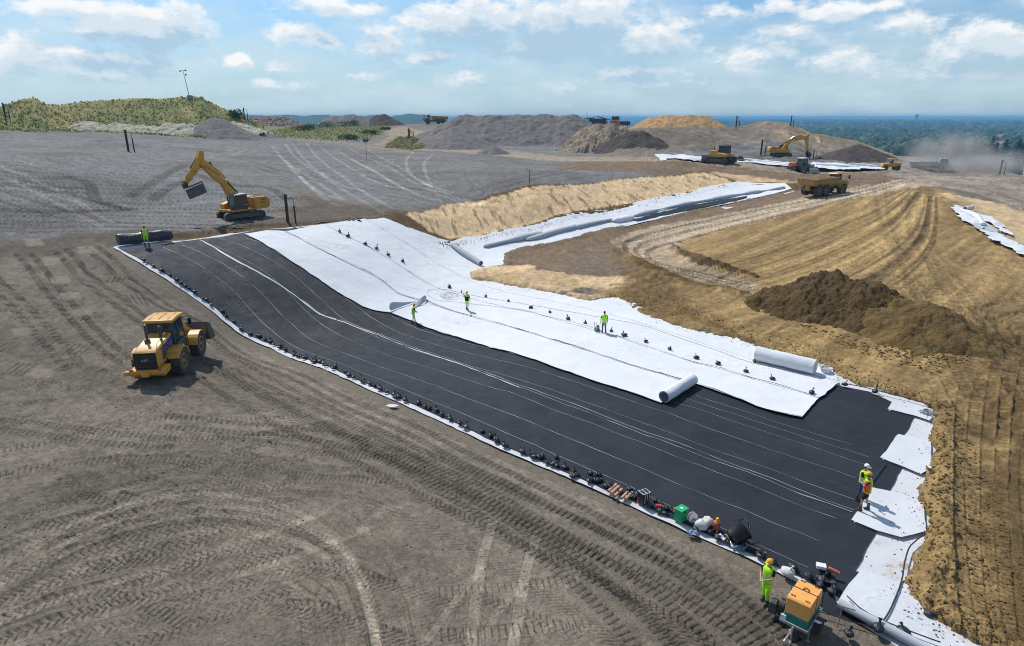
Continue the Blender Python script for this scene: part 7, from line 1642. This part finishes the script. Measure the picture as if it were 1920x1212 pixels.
for (x, y), rz_, zz, n1_, n2_ in zip(sx, rzs, zs_, nn_, nm_):
    if rz_ < zz-2.6: continue
    c = gp[rr.choice([3, 4, 5])] if n1_ > rr.uniform(-.1, .35) else gp[rr.choice([0, 1, 2])]
    hh = rr.uniform(.15, .35)*(1.8 if n2_ > .3 else 1); k = rr.uniform(.85, 1.15); tuft(x, y, ground_z(x, y), hh, .30, tuple(q*k for q in c)+(1,), rr)
for P, n in [(hits([(470,228),(560,226),(720,230),(735,240),(690,266),(600,264),(520,258),(480,248)]), 5200), (hits([(722,277),(745,266),(790,266),(812,277),(770,281)]), 1500)]:
    for _ in range(n):
        x = rr.uniform(P[:, 0].min(), P[:, 0].max()); y = rr.uniform(P[:, 1].min(), P[:, 1].max())
        if sdist(np.array([x]), np.array([y]), P)[0] > 0: continue
        z = ground_z(x, y); 
        if n < 2000: dd = math.hypot(x-hit(766,273)[0], y-hit(766,273)[1]); z += max(0, 2.7-.52*dd)
        c = gp[rr.choice([0, 0, 1, 2, 3, 5])]; tuft(x, y, z, rr.uniform(.25, .7), .22, tuple(q*rr.uniform(.8, 1.2) for q in c)+(1,), rr)
go_ = mesh_obj('grass', V, F_, M['grass_col'], None, False); ca = go_.data.color_attributes.new('Col', 'FLOAT_COLOR', 'POINT'); ca.data.foreach_set('color', np.array(CC, np.float32).ravel()); tag(go_, kind='stuff')

# far wood on the plain: one mass of crowns
def ico(sub=1):
    bmx = bmesh.new(); bmesh.ops.create_icosphere(bmx, subdivisions=sub, radius=1); v = np.array([x.co[:] for x in bmx.verts]); f = np.array([[q.index for q in g.verts] for g in bmx.faces]); bmx.free(); return v, f
IV, IF = ico(2); rngn = np.random.default_rng(5)
vars_ = []
for k in range(6):
    nzk = fbm(IV[:, 0]*2+k*9, IV[:, 1]*2+IV[:, 2]*1.7, 1.0, 3, 800+k); vars_.append(IV*(1+.42*nzk)[:, None])
VV = []; FF = []; CL = []; tot = 0
cands = []
for (d0, d1, n, sc) in [(1080, 1500, 1500, 1.0), (1500, 2300, 1900, 1.25), (2300, 4200, 2300, 1.9), (4200, 9000, 2200, 3.6)]:
    a = rngn.uniform(R(13), R(46), n); d = np.sqrt(rngn.uniform(d0**2, d1**2, n)); cands.append((a, d, sc))
for a, d, sc in cands:
    x = d*np.sin(a); y = d*np.cos(a); z = Zb(x, y); gap = fbm(x, y, 260, 2, 900) 
    for i in range(len(x)):
        if d[i] < 1180+90*float(gap[i]) : continue
        v = vars_[rngn.integers(6)]; h = rngn.uniform(7, 12)*sc**.55; w = rngn.uniform(6, 10)*sc; s = np.array([w, w, h]); VV.append(v*s+np.array([x[i], y[i], z[i]+h*.75])); FF.append(IF+tot); tot += len(v)
        hue = rngn.choice(4, p=[.45, .3, .15, .1]); base = [(48, 66, 40), (60, 78, 44), (84, 98, 60), (40, 56, 44)][hue]; c = lin(*base)*rngn.uniform(.8, 1.25); CL.append(np.tile(np.append(c, 1), (len(v), 1)))
VV = np.concatenate(VV); FF = np.concatenate(FF); mw = bpy.data.meshes.new('forest'); mw.vertices.add(len(VV)); mw.vertices.foreach_set('co', VV.astype(np.float32).ravel()); mw.loops.add(len(FF)*3); mw.loops.foreach_set('vertex_index', FF.astype(np.int32).ravel()); mw.polygons.add(len(FF)); mw.polygons.foreach_set('loop_start', np.arange(0, len(FF)*3, 3, dtype=np.int32)); mw.update(calc_edges=True)
ca = mw.color_attributes.new('Col', 'FLOAT_COLOR', 'POINT'); ca.data.foreach_set('color', np.concatenate(CL).astype(np.float32).ravel())
M['wood_col'] = mat('far_wood', (.05, .08, .03), .95, .3, .12, attr='Col', bump=1.5, bscale=.5); mw.materials.append(M['wood_col']); fo = bpy.data.objects.new('forest', mw); C.objects.link(fo); tag(fo, kind='stuff')
# single trees in front of the wood
def ftree(px, py_top, D, label, kind, rr):
    v = px_dir(px, 270); n = math.hypot(v[0], v[1]); x, y = v[0]/n*D, v[1]/n*D; z = gz(x, y); vt = px_dir(px, py_top); h = HC+vt[2]/math.hypot(vt[0], vt[1])*D-z
    root = empty('conifer' if kind else 'field_tree', (x, y, z), rr.uniform(0, 6), label, 'tree', 'trees in front of the far wood')
    MB().tube([(0, 0, -1), (0, 0, h*.5), (0, 0, h*.9)], [h*.022, h*.015, h*.005], 7).build('trunk', M['bark'], root); V = []; F_ = []; w = h*.22
    for k in range(10):
        t_ = .15+.8*k/9; rad = w*(1-t_)**.7*1.15 if kind else w*math.sin(math.pi*min(t_*.95+.05, 1))**.5; leaf_cloud(V, F_, (rr.uniform(-.1, .1)*w, rr.uniform(-.1, .1)*w, h*t_), (max(rad, .5), max(rad, .5), h*.09), 70, h*.045, rr)
    mesh_obj('crown', V, F_, M['leaf_dark'], root, False)
rr = random.Random(77)
for i, (x, yt, kind, lb) in enumerate([(1722,268,0,'small tree at the left edge of the pale field before the far wood'),(1765,272,0,'second small tree right of the leftmost field tree'),(1797,266,1,'leaning dark conifer just left of the dust cloud'),(1806,268,1,'dark conifer in the left side of the dust cloud'),(1826,262,1,'tallest dark conifer inside the dust cloud'),(1862,262,1,'dark conifer in the right part of the dust cloud'),
        (1869,268,1,'shorter conifer next to the right dust-cloud conifer'),(1888,264,1,'dark conifer left of the near pair at the right edge'),(1912,262,1,'wide dark conifer near the right edge'),(1918,272,1,'dark conifer at the very right edge'),(1840,266,1,'conifer half hidden by dust in the middle'),(1850,270,0,'low round tree in the dust in front of the wood')]):
    ftree(x, yt, 840+rr.uniform(-40, 90), lb, kind, rr)
# water tower and a white farmhouse far away
x, y, z = far_box(1717, 229, 6500); root = empty('chimney', (x, y, gz(x, y)), 0, 'thin pale tower standing alone on the far horizon', 'tower')
h = HC+px_dir(1717, 215)[2]*6500-gz(x, y); MB().tube([(0, 0, 0), (0, 0, h*.8)], [14, 9], 12).build('shaft', M['concrete'], root); MB().tube([(0, 0, h*.8), (0, 0, h)], [13, 13], 12).build('head', M['concrete'], root)
for px, py, D, lb in [(1878,250,1900,'white farmhouse in the far wood, upper one'), (1879,260,1350,'white farmhouse in the far wood, lower one')]:
    x, y, z = far_box(px, py, D); zb = gz(x, y)+10; root = empty('farmhouse', (x, y, zb), R(20), lb, 'house'); MB().box((0, 0, 5), (16, 10, 10)).build('wall', M['wall'], root); MB().prism([(-9, 10), (9, 10), (0, 15)], -6, 6).build('roof', M['tile'], root)
    m = MB()
    for k in range(3): m.box((-5+k*5, -5.02, 5), (1.6, .1, 2.2))
    m.build('window', M['glass'], root)
# ------------------------------------------------------------------ dust raised on the haul road, and the summer air
def vol(name, verts_fn, dens, col, noise=None, aniso=.2):
    m = bpy.data.materials.new(name); m.use_nodes = True; t = NT(m.node_tree); t.n.clear(); out = t.node('ShaderNodeOutputMaterial'); pv = t.node('ShaderNodeVolumePrincipled')
    pv.inputs['Color'].default_value = (*col, 1); pv.inputs['Anisotropy'].default_value = aniso; pv.inputs['Density'].default_value = dens
    if noise:
        P = t.node('ShaderNodeTexCoord').outputs['Generated']; O = t.node('ShaderNodeTexCoord').outputs['Object']; r = t.vmath('LENGTH', t.vmath('MULTIPLY', t.vmath('SUBTRACT', P, (.5, .5, .35)), (2, 2, 2.3)))
        n = t.noise(O, noise, 5, .6); f = t.math('MULTIPLY', t.ramp(r, 1.0, .15), t.ramp(n, .36, .66)); t.put(pv.inputs['Density'], t.math('MULTIPLY', f, dens))
    t.l.new(pv.outputs[0], out.inputs['Volume']); o = verts_fn(); o.data.materials.clear(); o.data.materials.append(m); return o
def dust(px, rx, ry, rz_, dens):
    v = stand(px); m = MB(); m.ell((0, 0, 0), (rx, ry, rz_), 24, 14); o = vol('dust', lambda: m.build('dust_cloud', M['black'], None), dens, (.90, .84, .76), .16); o.location = v+Vector((0, 0, rz_*.55)); return tag(o, kind='stuff')
dust((1775,312), 13, 8, 9.0, .42); dust((1800,322), 19, 10, 4.2, .30); dust((1730,316), 12, 7, 3.0, .22); dust((1850,318), 16, 9, 5.0, .16)
hz = MB(); hz.box((0, 9000, -21), (26000, 24000, 114)); haze = vol('air', lambda: hz.build('haze', M['black'], None, smooth=False), 1.7e-4, (.26, .60, .92), None, .0); tag(haze, kind='stuff')
print('objects', len(C.objects))
